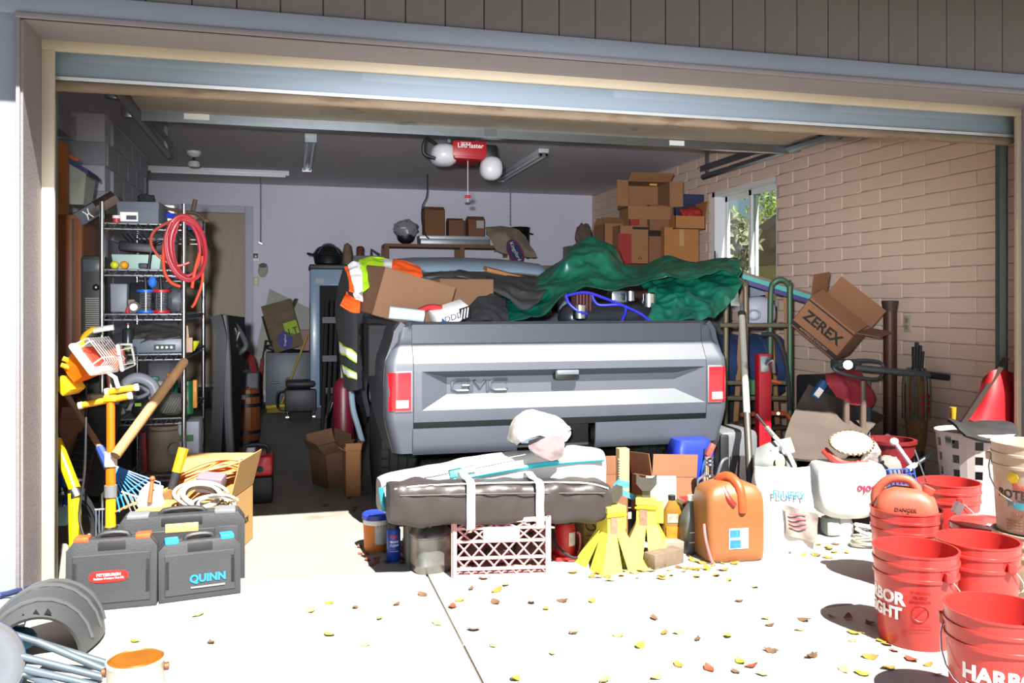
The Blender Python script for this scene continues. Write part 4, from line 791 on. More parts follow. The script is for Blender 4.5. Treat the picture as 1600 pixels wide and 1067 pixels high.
MB().ball(at(238, 440, 5.55), .03, 8, (.8, .6, 1.2), .2).obj('blue_rag', mat('#2a6fd0', .7), 'bright blue rag behind the parts jars', 'rag')
t = thing('tape_reel', 'grey tape reel with white disc face on the third shelf', 'reel', S(210, 2, 5.53)); MB().cyl((0, .02, .035), (0, -.02, .035), .035).part('reel', mat('#4a443e'), t); MB().cyl((0, -.021, .035), (0, -.024, .035), .022).part('disc', M_wht, t)
MB().box(S(203, 2, 5.62) + V((0, 0, .04)), (.06, .05, .08)).obj('tan_carton', mat('#8d7c5c'), 'small tan carton behind the tape reel', 'box')
MB().cyl(S(199, 2, 5.5), S(199, 2, 5.5) + V((0, 0, .03)), .014, .008).obj('red_thimble', mat('#c0243c', .4), 'small red thimble shaped stopper beside the tape reel', 'stopper')
b = MB().ball(S(275, 2, 5.7) + V((0, 0, .08)), .09, 9, (.8, 1, .9), .25, 4); b.obj('grey_shop_vac', mat('#50555a', .5), 'rounded grey motor cover on the third shelf', 'motor')
MB().ball(S(212, 2, 5.8) + V((0, 0, .1)), .09, 9, (1.1, 1, 1), .3, 4).obj('black_bag', M_black_f, 'slumped black bag at the back of the third shelf', 'bag')
# fourth shelf
t = thing('spray_can', 'dark spray can with olive band on the fourth shelf', 'spray can', S(200, 3, 5.52)); MB().lathe([(.031, 0), (.033, .005), (.033, .135), (.024, .15)], 18).part('can', mat('#3d4243', .3, .5), t); MB().cyl((0, 0, .01), (0, 0, .06), .0335).part('band', mat('#8b9438', .4), t); MB().cyl((0, 0, .15), (0, 0, .165), .014).part('valve', M_galv, t); MB().cyl((0, 0, .165), (0, 0, .178), .007).part('red_nozzle', mat('#c03030'), t)
t = thing('car_stereo', 'grey amplifier with a row of dark sockets on the fourth shelf', 'amplifier', S(250, 3, 5.58)); MB().b2((-.14, -.1, 0), (.14, .2, .085), bev=.006).part('case', mat('#6d7480', .4), t); MB().b2((-.02, -.104, .015), (.1, -.1, .05)).part('socket_panel', M_blk, t)
for k in range(4): MB().cyl((0 + k * .026, -.106, .033), (0 + k * .026, -.103, .033), .007).part('socket', M_galv, t)
b = MB().grid(csheet([[S(210, 3, 5.8) + V((0, 0, .15)), S(240, 3, 5.8) + V((0, 0, .16)), S(288, 3, 5.8) + V((0, 0, .14))], [S(205, 3, 5.6) + V((0, 0, .1)), S(240, 3, 5.6) + V((0, 0, .11)), S(285, 3, 5.6) + V((0, 0, .1))], [S(215, 3, 5.48) + V((0, 0, .06)), S(235, 3, 5.47) + V((0, 0, .07)), S(282, 3, 5.48) + V((0, 0, .095))]], 16, 20, .02, 14, .006, .015), 16, 20, .006)
b.obj('grey_cloth', mat('#4d4a48', .9), 'dusty dark cloth draped over the amplifier', 'cloth')
MB().box(S(295, 3, 5.5) + V((0, 0, .045)), (.045, .03, .09), bev=.004).cyl(S(293, 3, 5.5) + V((0, 0, .09)), S(291, 3, 5.5) + V((0, 0, .16)), .01).obj('hand_brush', mat('#b5977c', .8), 'wooden hand brush standing at the shelf corner', 'brush')
MB().lathe([(.012, 0), (.03, .03), (.042, .06), (.04, .06), (.0, .02)], 16, S(301, 3, 5.7)).obj('yellow_funnel', mat('#c6cf1c', .4), 'bright yellow funnel beside the wooden brush', 'funnel')
# fifth shelf
t = thing('palm_sander', 'silver grey power sander with oval grip on the fifth shelf', 'sander', S(216, 4, 5.5))
MB().tube([(-.1, 0, .02), (-.11, 0, .1), (-.07, 0, .2), (0, 0, .235), (.08, 0, .19), (.1, 0, .1)], .032, k=6, n=10).part('shell', mat('#aab0ba', .35), t); MB().tube([(-.06, -.03, .15), (0, -.035, .185), (.06, -.03, .15), (0, -.035, .12)], .012, k=5, closed=True).part('grip', mat('#8d949e', .4), t); MB().box((-.07, -.04, .09), (.045, .02, .06), rot=(0, .4, 0), bev=.006).part('badge', mat('#2d3a1e'), t); MB().ball((.04, -.05, .05), .07, 9, (1, .7, .9)).part('dark_body', mat('#26292c', .4), t); MB().box((.015, -.1, .085), (.035, .006, .018)).part('lime_label', mat('#a5cf1a'), t)
b = MB().ball(S(268, 4, 5.55) + V((0, 0, .07)), .085, 10, (1.1, .8, .85), .08); 
for k in range(5): b.box(S(262 + k * 4, 4, 5.47) + V((0, 0, .07)), (.006, .02, .1), rot=(0, .5, 0))
b.obj('leaf_blower', mat('#6a6863', .5), 'grey finned motor with an orange emblem on the fifth shelf', 'motor')
for px, hx, cp, h, lb in ((268, '#0f7a52', '#e0a81c', .24, 'green canister with yellow cap on the fifth shelf'), (293, '#1d6a45', '#1d6a45', .2, 'dark green bottle at the corner of the fifth shelf'), (241, '#c4cccb', '#5a9a80', .22, 'pale bottle with green cap behind the sander')):
    t = thing('bottle', lb, 'bottle', S(px, 4, 5.75 if px != 293 else 5.6)); MB().lathe([(.034, 0), (.036, .01), (.036, h * .8), (.02, h * .92)], 16).part('bottle', mat(hx, .4), t); MB().cyl((0, 0, h * .88), (0, 0, h), .03).part('cap', mat(cp, .4), t)
MB().box(S(305, 4, 5.52) + V((0, 0, .13)), (.025, .06, .17), bev=.006).obj('yellow_package', mat('#d08a18', .5, var=.5, vs=30), 'yellow and red hanging package on the shelf side', 'package')
MB().box(S(200, 4, 5.8) + V((0, 0, .1)), (.1, .12, .18), bev=.015).obj('white_jug', mat('#bcc1cc', .5), 'pale plastic jug behind the sander', 'jug')
MB().ball(S(250, 4, 5.7) + V((0, 0, .17)), .03, 8, lump=.2).obj('dust_mask', mat('#c9c0b8', .8), 'crumpled dust mask on the fifth shelf', 'mask')
# bottom shelf
t = thing('stone_jug', 'tan ceramic jug with a round spout on the bottom shelf', 'jug', S(258, 5, 5.6)); MB().lathe([(.09, 0), (.105, .02), (.105, .1), (.1, .12), (.1, .2), (.09, .24), (.08, .245), (.095, .25), (.095, .27), (.0, .27)], 20).part('body', mat('#8f8172', .7, bump=.15), t); MB().cyl((.06, -.09, .14), (.07, -.13, .14), .035).part('spout', mat('#77716a'), t)
t = thing('white_carton', 'white carton with a green label band on the bottom shelf', 'carton', S(296, 5, 5.62)); MB().b2((-.06, -.06, 0), (.06, .2, .29), bev=.003).part('box', mat('#b9bfcb', .6), t); MB().b2((-.061, -.0615, .17), (.03, -.06, .21)).part('green_band', mat('#4b7d4a'), t)
MB().box(S(226, 5, 5.56) + V((0, 0, .12)), (.03, .06, .24), rot=(0, -.05, 0), bev=.006).obj('red_patterned_bag', mat('#8d2a3a', .7, var=.6, vs=60), 'red patterned narrow bag beside the ceramic jug', 'bag')
MB().b2(S(205, 5, 5.6), S(186, 5, 5.8) + V((0, 0, .28))).obj('dark_bin', M_rub, 'dark plastic bin at the left of the bottom shelf', 'bin')
# ------------------------------------------------------------------ things right of the shelving
t = thing('door_shell', 'black car door standing on edge beside the wire shelving', 'car door', at(345, 758, 5.95))
def cdoor(u, v):
    py = 495 + 262 * v; e = .1 * math.sin(math.pi * min(1, v * 1.6 + .1)); px = 326 + 30 * u - 10 * (v < .12) * (1 - v / .12) * (u - 1) * -1
    p = at(px, py, 5.9 + .5 * u); return (p.x + .05 * (1 - v), p.y, p.z)
MB().grid(cdoor, 8, 24, .07).part('skin', mat('#1f2023', .45), t, w=1)
MB().tube([at(348, 493, 5.95), at(354, 560, 5.92), at(356, 640, 5.92), at(362, 745, 5.9)], .028, k=5).part('edge_trim', mat('#55575a', .45), t, w=1)
MB().tube([at(350, 494, 6.0), at(366, 505, 6.2), at(384, 536, 6.3), at(376, 550, 6.3), at(360, 556, 6.2)], .018, k=5).part('window_frame', mat('#43474a', .4), t, w=1)
b = MB(); rr = random.Random(9)
for k in range(14): b.tube([at(352 + rr.uniform(0, 6), 505 + rr.uniform(0, 40), 6.1), at(362 + rr.uniform(-3, 8), 520 + rr.uniform(-10, 25), 6.15), at(368 + rr.uniform(-4, 6), 530 + rr.uniform(-15, 15), 6.2)], .006, n=5, k=4)
b.part('wiring', mat('#8b8d8c', .5, var=.5, vs=60), t, w=1)
t = thing('jump_starter', 'red and black portable generator behind the yellow carton', 'generator', (-.2, 5.75, 0))
MB().b2((-.13, -.12, 0), (.1, .15, .17), bev=.02).part('base', mat('#26282b', .5), t); MB().b2((-.13, -.12, .17), (.1, .15, .3), bev=.025).part('red_cover', mat('#c01f24', .35), t); MB().cyl((.02, -.122, .22), (.02, -.11, .22), .022).part('dial', M_blk, t); MB().tube([(-.09, 0, .3), (-.07, 0, .35), (.05, 0, .35), (.07, 0, .3)], .014, k=4).part('handle', M_blk, t); MB().cyl((-.04, .02, .3), (-.04, .02, .34), .03).part('cap', mat('#b9bcbb'), t)
# ------------------------------------------------------------------ front row under the tailgate
# milk crate
mc = thing('milk_crate', 'faded red plastic milk crate with open lattice sides', 'crate', (.975, 4.01, 0), rz=R(-9))
M_cr = mat('#c58f8d', .5, var=.08); W_, D_, H_ = .445, .33, .272
def lattice(L, M, mid):
    b = MB(); b.M = M
    for z in (.006, .038, .088, .165, .225, .262): b.box((0, 0, z), (L, .012, .012 if z < .26 else .02))
    for x in (-L / 2 + .008, L / 2 - .008): b.box((x, 0, H_ / 2), (.018, .018, H_))
    n_ = 6 if L > .4 else 4; st_ = (L - .03) / n_
    for z0, z1 in ((.088, .165), (.165, .225), (.225, .262), (.012, .088)):
        for i in range(n_):
            for s in (-1, 1):
                x = -L / 2 + .015 + st_ * (i + .5); b.tube([(x - s * st_ / 2, 0, z0), (x + s * st_ / 2, 0, z1)], .0045, n=4)
    if mid: b.box((0, -.003, .195), (L * .38, .008, .05))
    return b
lattice(W_, Matrix.Translation((0, -D_ / 2, 0)), 1).part('front_lattice', M_cr, mc); lattice(W_, Matrix.Translation((0, D_ / 2, 0)), 0).part('back_lattice', M_cr, mc)
for s in (-1, 1): lattice(D_, Matrix.Translation((s * W_ / 2, 0, 0)) @ Matrix.Rotation(math.pi / 2, 4, 'Z'), 0).part('side_lattice', M_cr, mc)
MB().b2((-W_ / 2, -D_ / 2, 0), (W_ / 2, D_ / 2, .01)).part('base', M_cr, mc)
for k, (x, y, lb) in enumerate(((.86, 4.03, 'rusty car part near the galvanized can, inside the milk crate'), (.98, 4.0, 'rusty car part in the middle of the milk crate'), (1.1, 3.98, 'rusty car part near the bottle jack, inside the milk crate'))): MB().ball((x, y, .075), .055, 9, (1, 1, 1.1), .25, 4).obj('crate_part', mat('#5a4440', .7, var=.3), lb, 'car part', 'car parts in the milk crate')
# long grey bag with straps
def bag_loft(path, ry, rz_, n=28, amp=.016, ns=12, sq=.45, m=34, up=V((0, 0, 1)), dent=0):
    P = smooth_path(path, m // (len(path) - 1)); rings = []
    for i, p in enumerate(P):
        u = i / (len(P) - 1); t_ = (P[min(i + 1, len(P) - 1)] - P[max(i - 1, 0)]).normalized(); sd = t_.cross(up).normalized(); k = min(1, .82 + .18 * math.sin(math.pi * min(1, max(0, min(u, 1 - u) * 8)) / 2))
        a_, b_ = (ry(u), rz_(u)); ring = []
        for j in range(n):
            a = 2 * math.pi * j / n; c_, s_ = math.cos(a), math.sin(a); q = p + sd * (a_ * k * math.copysign(abs(c_) ** sq, c_)) + up * (b_ * k * math.copysign(abs(s_) ** sq, s_))
            d_ = amp * (noise.noise(q * ns) + .7 * (1 - 2 * abs(noise.noise(q * ns * .5 + V((3, 1, 4)))))); ring.append(q + (q - p).normalized() * d_)
        rings.append(ring)
    return MB().loft(rings), P
gb = thing('canopy_bag', 'long grey nylon canopy bag with white straps on the milk crate', 'bag', (.95, 3.95, .28))
ga, gz = at(606, 784, 3.93), at(946, 779, 3.93); b, P = bag_loft([ga, ga.lerp(gz, .33) + V((0, 0, -.004)), ga.lerp(gz, .66), gz], lambda u: .1, lambda u: .092, sq=.4, m=60)
b.part('body', mat('#332d2d', .45, var=.12, bump=.5, bs=14), gb, w=1, ang=50)
for px in (728, 833):
    c_ = at(px, 782, 3.93); MB().tube([c_ + V((0, a_ * .112, b_ * .104)) for a_, b_ in ((-1, -1), (-1.02, 0), (-1, 1), (0, 1.04), (1, 1), (1, -1), (0, -1.03))], .019, n=6, closed=True, flat=.18, k=3).part('strap', M_wht, gb, w=1)
MB().tube([ga + V((.02, -.09, .075)), ga.lerp(gz, .15) + V((0, -.085, .09)), ga.lerp(gz, .5) + V((0, -.08, .098)), ga.lerp(gz, .85) + V((0, -.085, .096)), gz + V((-.02, -.09, .07))], .004, n=5, k=8).part('piping', M_wht, gb, w=1)
MB().tube([ga.lerp(gz, .04) + V((0, -.108, .05)), ga.lerp(gz, .5) + V((0, -.112, .055)), ga.lerp(gz, .96) + V((0, -.108, .05))], .003, n=5, k=8).part('seam', mat('#3c3534'), gb, w=1)
# white printed bag behind it
wb = thing('umbrella_bag', 'long white printed bag with turquoise stripe lying under the tailgate', 'bag', (1.0, 4.15, .3))
wa, wz = at(592, 772, 4.15), at(938, 738, 4.15); b, P = bag_loft([wa, at(680, 762, 4.17), at(800, 745, 4.18), wz], lambda u: .09 + .03 * u, lambda u: .085 + .055 * u, amp=.01, ns=9, sq=.6, m=60)
b.part('body', mat('#a3a19c', .45, var=.06, bump=.35, bs=14), wb, w=1, ang=50)
def onbag(u, e): return V((P[int(u * (len(P) - 1))].x, P[int(u * (len(P) - 1))].y - .09 - .03 * u - .006, P[int(u * (len(P) - 1))].z + e))
MB().tube([onbag(.3, .035), onbag(.5, .055), onbag(.75, .075), onbag(.97, .09)], .012, n=6, flat=1, k=8).part('turquoise_stripe', mat('#28a6b4', .5), wb, w=1)
MB().tube([onbag(.01, .05), onbag(.02, -.0), onbag(.04, -.06)], .014, n=6, k=4).part('turquoise_stripe', mat('#2a8496', .5), wb, w=1)
for u0, e, w_, h_, hx in ((.22, .045, .06, .04, '#8d9a4e'), (.26, .06, .03, .03, '#c8cf90'), (.42, .085, .07, .05, '#3aa9b0'), (.48, .09, .07, .035, '#e6e6e4')): MB().box(onbag(u0, e) + V((0, .006, 0)), (w_, .012, h_), rot=(-.35, -.1, 0), bev=.004).part('printed_patch', mat(hx, .5), wb, w=1)
MB().tube([onbag(.02, .07), onbag(.08, .085), onbag(.16, .088)], .003, n=5, k=5).tube([onbag(.28, .09), onbag(.5, .11), onbag(.7, .13)], .003, n=5, k=6).part('seam', mat('#8a8a80'), wb, w=1)
b = MB().grid(csheet([[at(800, 668, 4.32), at(812, 656, 4.34), at(835, 650, 4.35), at(860, 656, 4.34), at(884, 670, 4.32)], [at(793, 678, 4.2), at(806, 652, 4.2), at(832, 643, 4.2), at(862, 650, 4.2), at(892, 672, 4.2)], [at(795, 690, 4.08), at(808, 672, 4.04), at(830, 664, 4.03), at(856, 668, 4.05), at(878, 680, 4.1)], [at(806, 698, 4.05), at(816, 690, 4.01), at(832, 684, 4.0), at(850, 684, 4.02), at(866, 690, 4.06)]], 36, 40, .012, 16, .006, .016, 2), 36, 40, .006); b.obj('white_mesh_sack', mat('#98948c', .7, var=.2, vs=40, bump=.6, bs=30), 'crumpled white patterned sack on top of the white bag', 'sack')
b = MB().grid(csheet([[at(838, 648, 4.25), at(862, 655, 4.25), at(890, 668, 4.25)], [at(845, 668, 4.12), at(865, 672, 4.1), at(892, 680, 4.15)], [at(850, 690, 4.05), at(868, 692, 4.05), at(885, 690, 4.1)]], 20, 20, .02, 12, .01, .015), 20, 20, .01); b.obj('white_sheet', mat('#9a978f', .7), 'folded white sheet spread beside the patterned sack', 'sheet')
MB().ball(at(825, 685, 4.09), .05, 10, (1.2, .4, .5), .2, 6).obj('blue_white_cloth', mat('#9fb6cc', .7, var=.6, vs=35), 'blue and white printed cloth under the patterned sack', 'cloth')
b = MB().grid(csheet([[at(826, 688, 4.06), at(850, 683, 4.04), at(880, 684, 4.05)], [at(826, 702, 4.02), at(852, 702, 3.99), at(880, 702, 4.02)], [at(838, 716, 4.0), at(858, 722, 3.97), at(878, 716, 4.0)]], 24, 24, .015, 16, .006, .015), 24, 24, .006); b.obj('brown_cloth', mat('#665a5c', .8, bump=.2), 'wrinkled brown grey cloth hanging over the white bag', 'cloth')
# supports and cans below
t = thing('grout_tub', 'orange plastic tub with blue lid and grey label', 'tub', gnd(588, 858)); MB().lathe([(.058, 0), (.062, .01), (.068, .165), (.066, .17)], 24).part('tub', mat('#cf7526', .5), t); MB().lathe([(.067, .16), (.073, .162), (.073, .185), (.068, .19), (.06, .186), (.0, .186)], 24).part('lid', mat('#2238a0', .4), t); MB().grid(lambda u, v: (.0665 * math.sin(-.2 + 1.2 * u), -.0665 * math.cos(-.2 + 1.2 * u), .04 + .1 * v), 8, 2, .001).part('label', mat('#c3c3c0', .6, var=.3, vs=30), t); MB().lathe([(.0665, .135), (.068, .14), (.0685, .158), (.0675, .16)], 24).part('white_band', M_wht, t)
t = thing('brake_cleaner_can', 'blue aerosol can with red emblem and white print', 'spray can', gnd(615, 876)); MB().lathe([(.031, 0), (.034, .006), (.034, .15), (.03, .16)], 20).part('can', mat('#1e46a8', .3, .2), t); MB().lathe([(.026, .158), (.028, .16), (.028, .185), (.012, .195)], 16).part('cap', M_blk, t)
text('CRC', .02, mat('#d0303a'), t, Matrix.Translation((0, 0, .125)), wrap=.0348, off=.001); text('BRAKE', .014, M_wht, t, Matrix.Translation((0, 0, .1)), wrap=.0348, off=.0004); text('CLEAN', .014, M_wht, t, Matrix.Translation((0, 0, .083)), wrap=.0348, off=.0004); text('parts cleaner', .008, M_wht, t, Matrix.Translation((0, 0, .055)), wrap=.0348)
t = thing('galvanized_can', 'dented galvanized metal fuel can with short neck', 'fuel can', gnd(676, 893) + V((0, .04, 0)), rz=R(12)); M_gc = mat('#8b8c88', .35, .85, var=.3, vs=18, bump=.2, bs=20)
sup = lambda w_, d_, z, e=.5, n=28: [V((w_ * math.copysign(abs(math.cos(a)) ** e, math.cos(a)), d_ * math.copysign(abs(math.sin(a)) ** e, math.sin(a)), z)) for a in [2 * math.pi * i / n for i in range(n)]]
MB().loft([sup(.088, .075, 0), sup(.092, .08, .012), sup(.092, .08, .028), sup(.095, .083, .033), sup(.095, .083, .04), sup(.092, .08, .045), sup(.092, .08, .16), sup(.096, .084, .165), sup(.096, .084, .172), sup(.088, .07, .19), sup(.06, .045, .212), sup(.03, .03, .222)]).part('body', M_gc, t); MB().lathe([(.028, .215), (.024, .235), (.026, .25), (.026, .275), (.0, .276)], 16).part('neck', M_gc, t); MB().tube([(-.05, -.03, .2), (-.02, -.04, .215), (.015, -.03, .25), (.02, -.025, .265)], .007, k=5).part('handle', M_gc, t)
MB().b2((at(634, 800, 4.15).x, 4.1, 0), (at(648, 800, 4.15).x, 4.25, .29)).obj('grey_block', mat('#77756c', .8), 'upright grey timber block beside the galvanized can', 'block')
MB().b2((.62, 4.2, 0), (.86, 4.45, .25), bev=.02).obj('black_toolbox', M_rub, 'low black box hidden behind the galvanized can', 'toolbox')
t = thing('bottle_jack', 'red hydraulic bottle jack with hose and white label', 'jack', gnd(886, 874) + V((0, .03, 0))); M_jr = mat('#c0232a', .35)
MB().b2((-.065, -.06, 0), (.065, .06, .022), bev=.006).part('base', M_jr, t); MB().lathe([(.05, .02), (.052, .03), (.052, .15), (.045, .175), (.04, .178)], 22).part('cylinder', M_jr, t); MB().lathe([(.045, .176), (.047, .18), (.047, .19), (.02, .192), (.02, .215), (.03, .218), (.03, .23), (.0, .23)], 18).part('ram', M_blk, t); MB().grid(lambda u, v: (.0532 * math.sin(.05 + .8 * u), -.0532 * math.cos(.05 + .8 * u), .07 + .065 * v), 6, 2, .001).part('label', mat('#d8d4d0', .6, var=.3, vs=50), t); MB().tube([(.055, -.03, .02), (.068, -.03, .06), (.066, -.03, .12), (.05, -.03, .13)], .006, k=4).part('release_rod', mat('#d06a66', .4), t); MB().tube([(-.075, -.02, .15), (-.06, -.06, .08), (0, -.09, .03), (.05, -.08, .02)], .007, k=5).part('hose', M_rub, t)
t = thing('warning_carton', 'tan carton with a round prohibition symbol behind the bottle jack', 'carton', gnd(926, 868) + V((0, .06, 0)), rz=R(10)); MB().b2((-.055, -.05, 0), (.055, .05, .215), bev=.002).part('box', mat('#a58a52', .8), t); MB().tube([(.036 * math.cos(a) - .01, -.052, .16 + .036 * math.sin(a)) for a in [6.283 * i / 20 for i in range(20)]], .0025, n=4, closed=True).part('ring_symbol', M_ink, t); MB().tube([(-.035, -.052, .185), (.015, -.052, .135)], .0025, n=4).part('slash', M_ink, t)
for k in range(4): MB().box((-.005, -.0505, .1 - .022 * k), (.07, .002, .003)).part('printed_line', M_ink, t)
# jack stands
M_jy = mat('#d2ca48', .4, var=.12, vs=10); M_jp = mat('#5a5750', .5, .6, var=.3, vs=30)
def jack_stand(c, rz, lab, k=1, post=.07):
    t = thing('jack_stand', lab, 'jack stand', c, rz=rz, group='yellow jack stands', sc=k); r_, h_ = .115, .15
    ring = lambda a, z: [V((-a, -a, z)), V((a, -a, z)), V((a, a, z)), V((-a, a, z))]
    for i in range(4):                  # four flared legs with open windows between them
        Q = Matrix.Rotation(i * math.pi / 2, 4, 'Z'); b = MB(); b.M = Q
        b.loft([[V((-r_, -r_, 0)), V((-r_ + .1, -r_, 0)), V((-r_ + .095, -r_ + .006, 0)), V((-r_ + .006, -r_ + .006, 0)), V((-r_ + .006, -r_ + .095, 0)), V((-r_, -r_ + .1, 0))], [V((-.045, -.045, h_)), V((0, -.045, h_)), V((0, -.04, h_)), V((-.04, -.04, h_)), V((-.04, 0, h_)), V((-.045, 0, h_))]])
        b.part('leg', M_jy, t)
    MB().loft([ring(.045, h_ - .003), ring(.042, .235), ring(.046, .238), ring(.046, .26), ring(.03, .262)]).part('column', M_jy, t)
    MB().b2((-.018, -.012, .2), (.018, .012, .26 + post)).part('ratchet_post', M_jp, t)
    MB().prism([(-.045, .0), (-.045, .035), (-.025, .02), (.025, .02), (.045, .035), (.045, 0), (.02, -.03), (-.02, -.03)], .05, Matrix.Translation((0, 0, .265 + post)) @ Matrix.Rotation(math.pi / 2, 4, 'X')).part('saddle', M_jp, t)
    MB().b2((.042, -.01, .15), (.075, .01, .25), bev=.004).part('lever', M_jy, t); MB().b2((-.03, -.0475, .14), (.005, -.0455, .225)).part('warning_label', mat('#8a6f5c', .6, var=.5, vs=60), t); MB().b2((-.05, -.05, .22), (.05, -.044, .228)).part('weld_band', mat('#b3a60c'), t)
    return t
jack_stand((1.5, 3.88, 0), R(12), 'yellow jack stand in front of the tan carton', 1.12, .04); jack_stand((1.73, 3.98, 0), R(-25), 'yellow jack stand with raised dark saddle beside the oil bottles', 1.12, .06)
t = thing('bar_clamp', 'light blue clamp on a tall wooden bar between the jack stands', 'clamp', at(974, 775, 4.1)); MB().b2(at(968, 770, 4.1), at(981, 700, 4.12) + V((0, .03, 0))).part('bar', mat('#b89a66', .7), t, w=1)
b = MB()
for k in range(10): b.box(at(967, 718 + k * 4, 4.1), (.012, .02, .006))
b.part('teeth', mat('#8d8878', .5), t, w=1); MB().prism([(0, 0), (.09, -.045), (.1, -.06), (.06, -.06), (-.02, -.02), (-.03, .01), (0, .04), (.045, .03), (.045, .0)], .035, face(968, 762, 4.05)).part('blue_jaw', mat('#4a93c4', .4), t, w=1); MB().cyl(at(968, 766, 4.02), at(968, 766, 4.0), .012).part('pin', M_steel, t, w=1)
MB().box(gnd(1040, 884) + V((0, .02, .035)), (.2, .075, .07), rot=(0, 0, R(22)), bev=.004).obj('wood_block', mat('#6a5c4c', .85, var=.3, vs=20, bump=.3, bs=40), 'weathered wooden block lying before the jack stand', 'block')
MB().box(gnd(1050, 870) + V((0, .02, .05)), (.12, .07, .06), rot=(0, .1, R(10)), bev=.006).obj('grey_stone_block', mat('#7c7468', .85, bump=.3), 'rough grey block behind the wooden block', 'block')
# oil bottles
t = thing('oil_bottle', 'amber motor oil bottle with dark loop handle', 'bottle', gnd(1062, 858) + V((-.03, .03, 0)), rz=R(-15)); M_am = mat('#7a5a1c', .2, var=.2, coat=.4)
MB().loft([sup(.05, .035, 0), sup(.053, .038, .01), sup(.053, .038, .16), sup(.045, .034, .2), sup(.03, .025, .23), sup(.018, .018, .25)]).part('body', M_am, t); MB().cyl((0, 0, .25), (0, 0, .275), .02).part('cap', M_blk, t); MB().tube([(.048, 0, .1), (.065, 0, .15), (.055, 0, .22), (.02, 0, .245)], .013, k=5).part('handle', mat('#4a3c22', .3), t); MB().b2((-.035, -.041, .04), (.03, -.038, .12)).part('label', mat('#c8701c', .5, var=.4, vs=30), t); MB().b2((-.03, -.04, .14), (.025, -.037, .185)).part('grey_label', mat('#8f8d84', .5, var=.6, vs=60), t)
t = thing('oil_jug', 'grey plastic oil jug with ribbed shoulder and white cap', 'jug', gnd(1083, 866) + V((.02, .05, 0)), rz=R(8)); MB().loft([sup(.055, .05, 0), sup(.058, .053, .01), sup(.058, .053, .15), sup(.052, .045, .19), sup(.025, .025, .24), sup(.02, .02, .26)]).part('body', mat('#55575a', .45), t); MB().cyl((0, 0, .26), (0, 0, .285), .024).part('cap', M_wht, t)
for z in (.06, .11): MB().b2((-.05, -.056, z), (.05, -.052, z + .004)).part('white_stripe', M_wht, t)
t = thing('amber_oil_bottle', 'small dark bottle with blue cap low behind the jack stand', 'bottle', gnd(1040, 858) + V((.0, .12, 0))); MB().cyl((0, 0, 0), (0, 0, .15), .035).part('body', mat('#3a3850', .4), t); MB().cyl((0, 0, .15), (0, 0, .18), .018).part('cap', mat('#2a3a8c'), t)
# cartons, blue tub, jumper cables behind
carton('open carton with white side below the tailgate', (1.98, 4.33, .12), (.27, .24, .2), (R(-6), R(4), R(4)), (95, None, 100, None), M_card3); MB().b2((1.84, 4.28, 0), (2.12, 4.45, .12), bev=.01).obj('black_tray', M_rub, 'low black tray under the open carton', 'tray')
MB().box(at(1033, 768, 4.18), (.17, .01, .16), rot=(-.15, .05, 0), bev=.002).obj('white_cardboard_sheet', M_wht, 'white cardboard sheet leaning on the open carton', 'cardboard')
carton('brown carton standing behind the light blue clamp', (1.66, 4.45, .0), (.26, .2, .34), (0, 0, R(-8)), (95, None, 110, 80), M_card3)
t = thing('blue_tub', 'tall blue plastic tub with light blue wave graphics', 'tub', (2.2, 4.45, 0), rz=R(-8)); MB().loft([sup(.11, .09, 0), sup(.115, .095, .02), sup(.12, .1, .45), sup(.1, .085, .5)]).part('body', mat('#1a2f9a', .35), t)
for s in (0, 1): MB().tube([(.02 + s * .03, -.1, .05), (.05 + s * .02, -.103, .2), (.03 + s * .03, -.105, .32), (.07 + s * .01, -.1, .46)], .016 - .006 * s, n=6, k=5, flat=.3).part('wave_graphic', mat('#3a86d8' if s == 0 else '#9cc8ee', .4), t)
t = thing('jumper_cables', 'grey jumper cables with red clamp hanging under the tailgate', 'cables', at(1108, 745, 4.35)); MB().tube([at(1104, 715, 4.35), at(1102, 740, 4.33), at(1090, 752, 4.33), at(1095, 770, 4.32), at(1112, 768, 4.32), at(1120, 745, 4.32), at(1128, 722, 4.33), at(1136, 716, 4.35)], .009, k=6).part('cable', mat('#4d4f52', .5), t, w=1); MB().tube([at(1102, 700, 4.34), at(1101, 740, 4.34), at(1118, 762, 4.34)], .006, k=5).part('cable', mat('#2b2c2e', .5), t, w=1); MB().box(at(1110, 703, 4.32), (.03, .025, .075), rot=(0, .5, 0), bev=.006).part('red_clamp', mat('#c8483c', .5), t, w=1)
t = thing('shop_speaker', 'rounded silver and black plastic case beside the truck corner', 'case', (2.62, 4.75, .0)); MB().b2((-.12, -.1, .0), (.14, .2, .5), bev=.04).part('case', mat('#5c5d60', .45), t); MB().b2((-.13, -.115, .05), (-.07, -.09, .48), bev=.02).part('edge_frame', M_blk, t); MB().b2((-.06, -.11, .05), (.1, -.098, .35), bev=.01).part('front_grille', mat('#2a2326', .6), t)
t = thing('shock_absorber', 'chrome capped shock absorber with black bellows', 'car part', gnd(1138, 868) + V((.02, .24, 0))); MB().lathe([(.02, 0), (.028, .01), (.028, .3)], 14).part('tube', M_rub, t); MB().lathe([(.03, .3), (.034, .31), (.034, .35), (.02, .36), (.02, .4), (.024, .41), (.02, .42), (.024, .43), (.02, .44), (.024, .45), (.0, .46)], 14).part('cap', M_chrome, t)
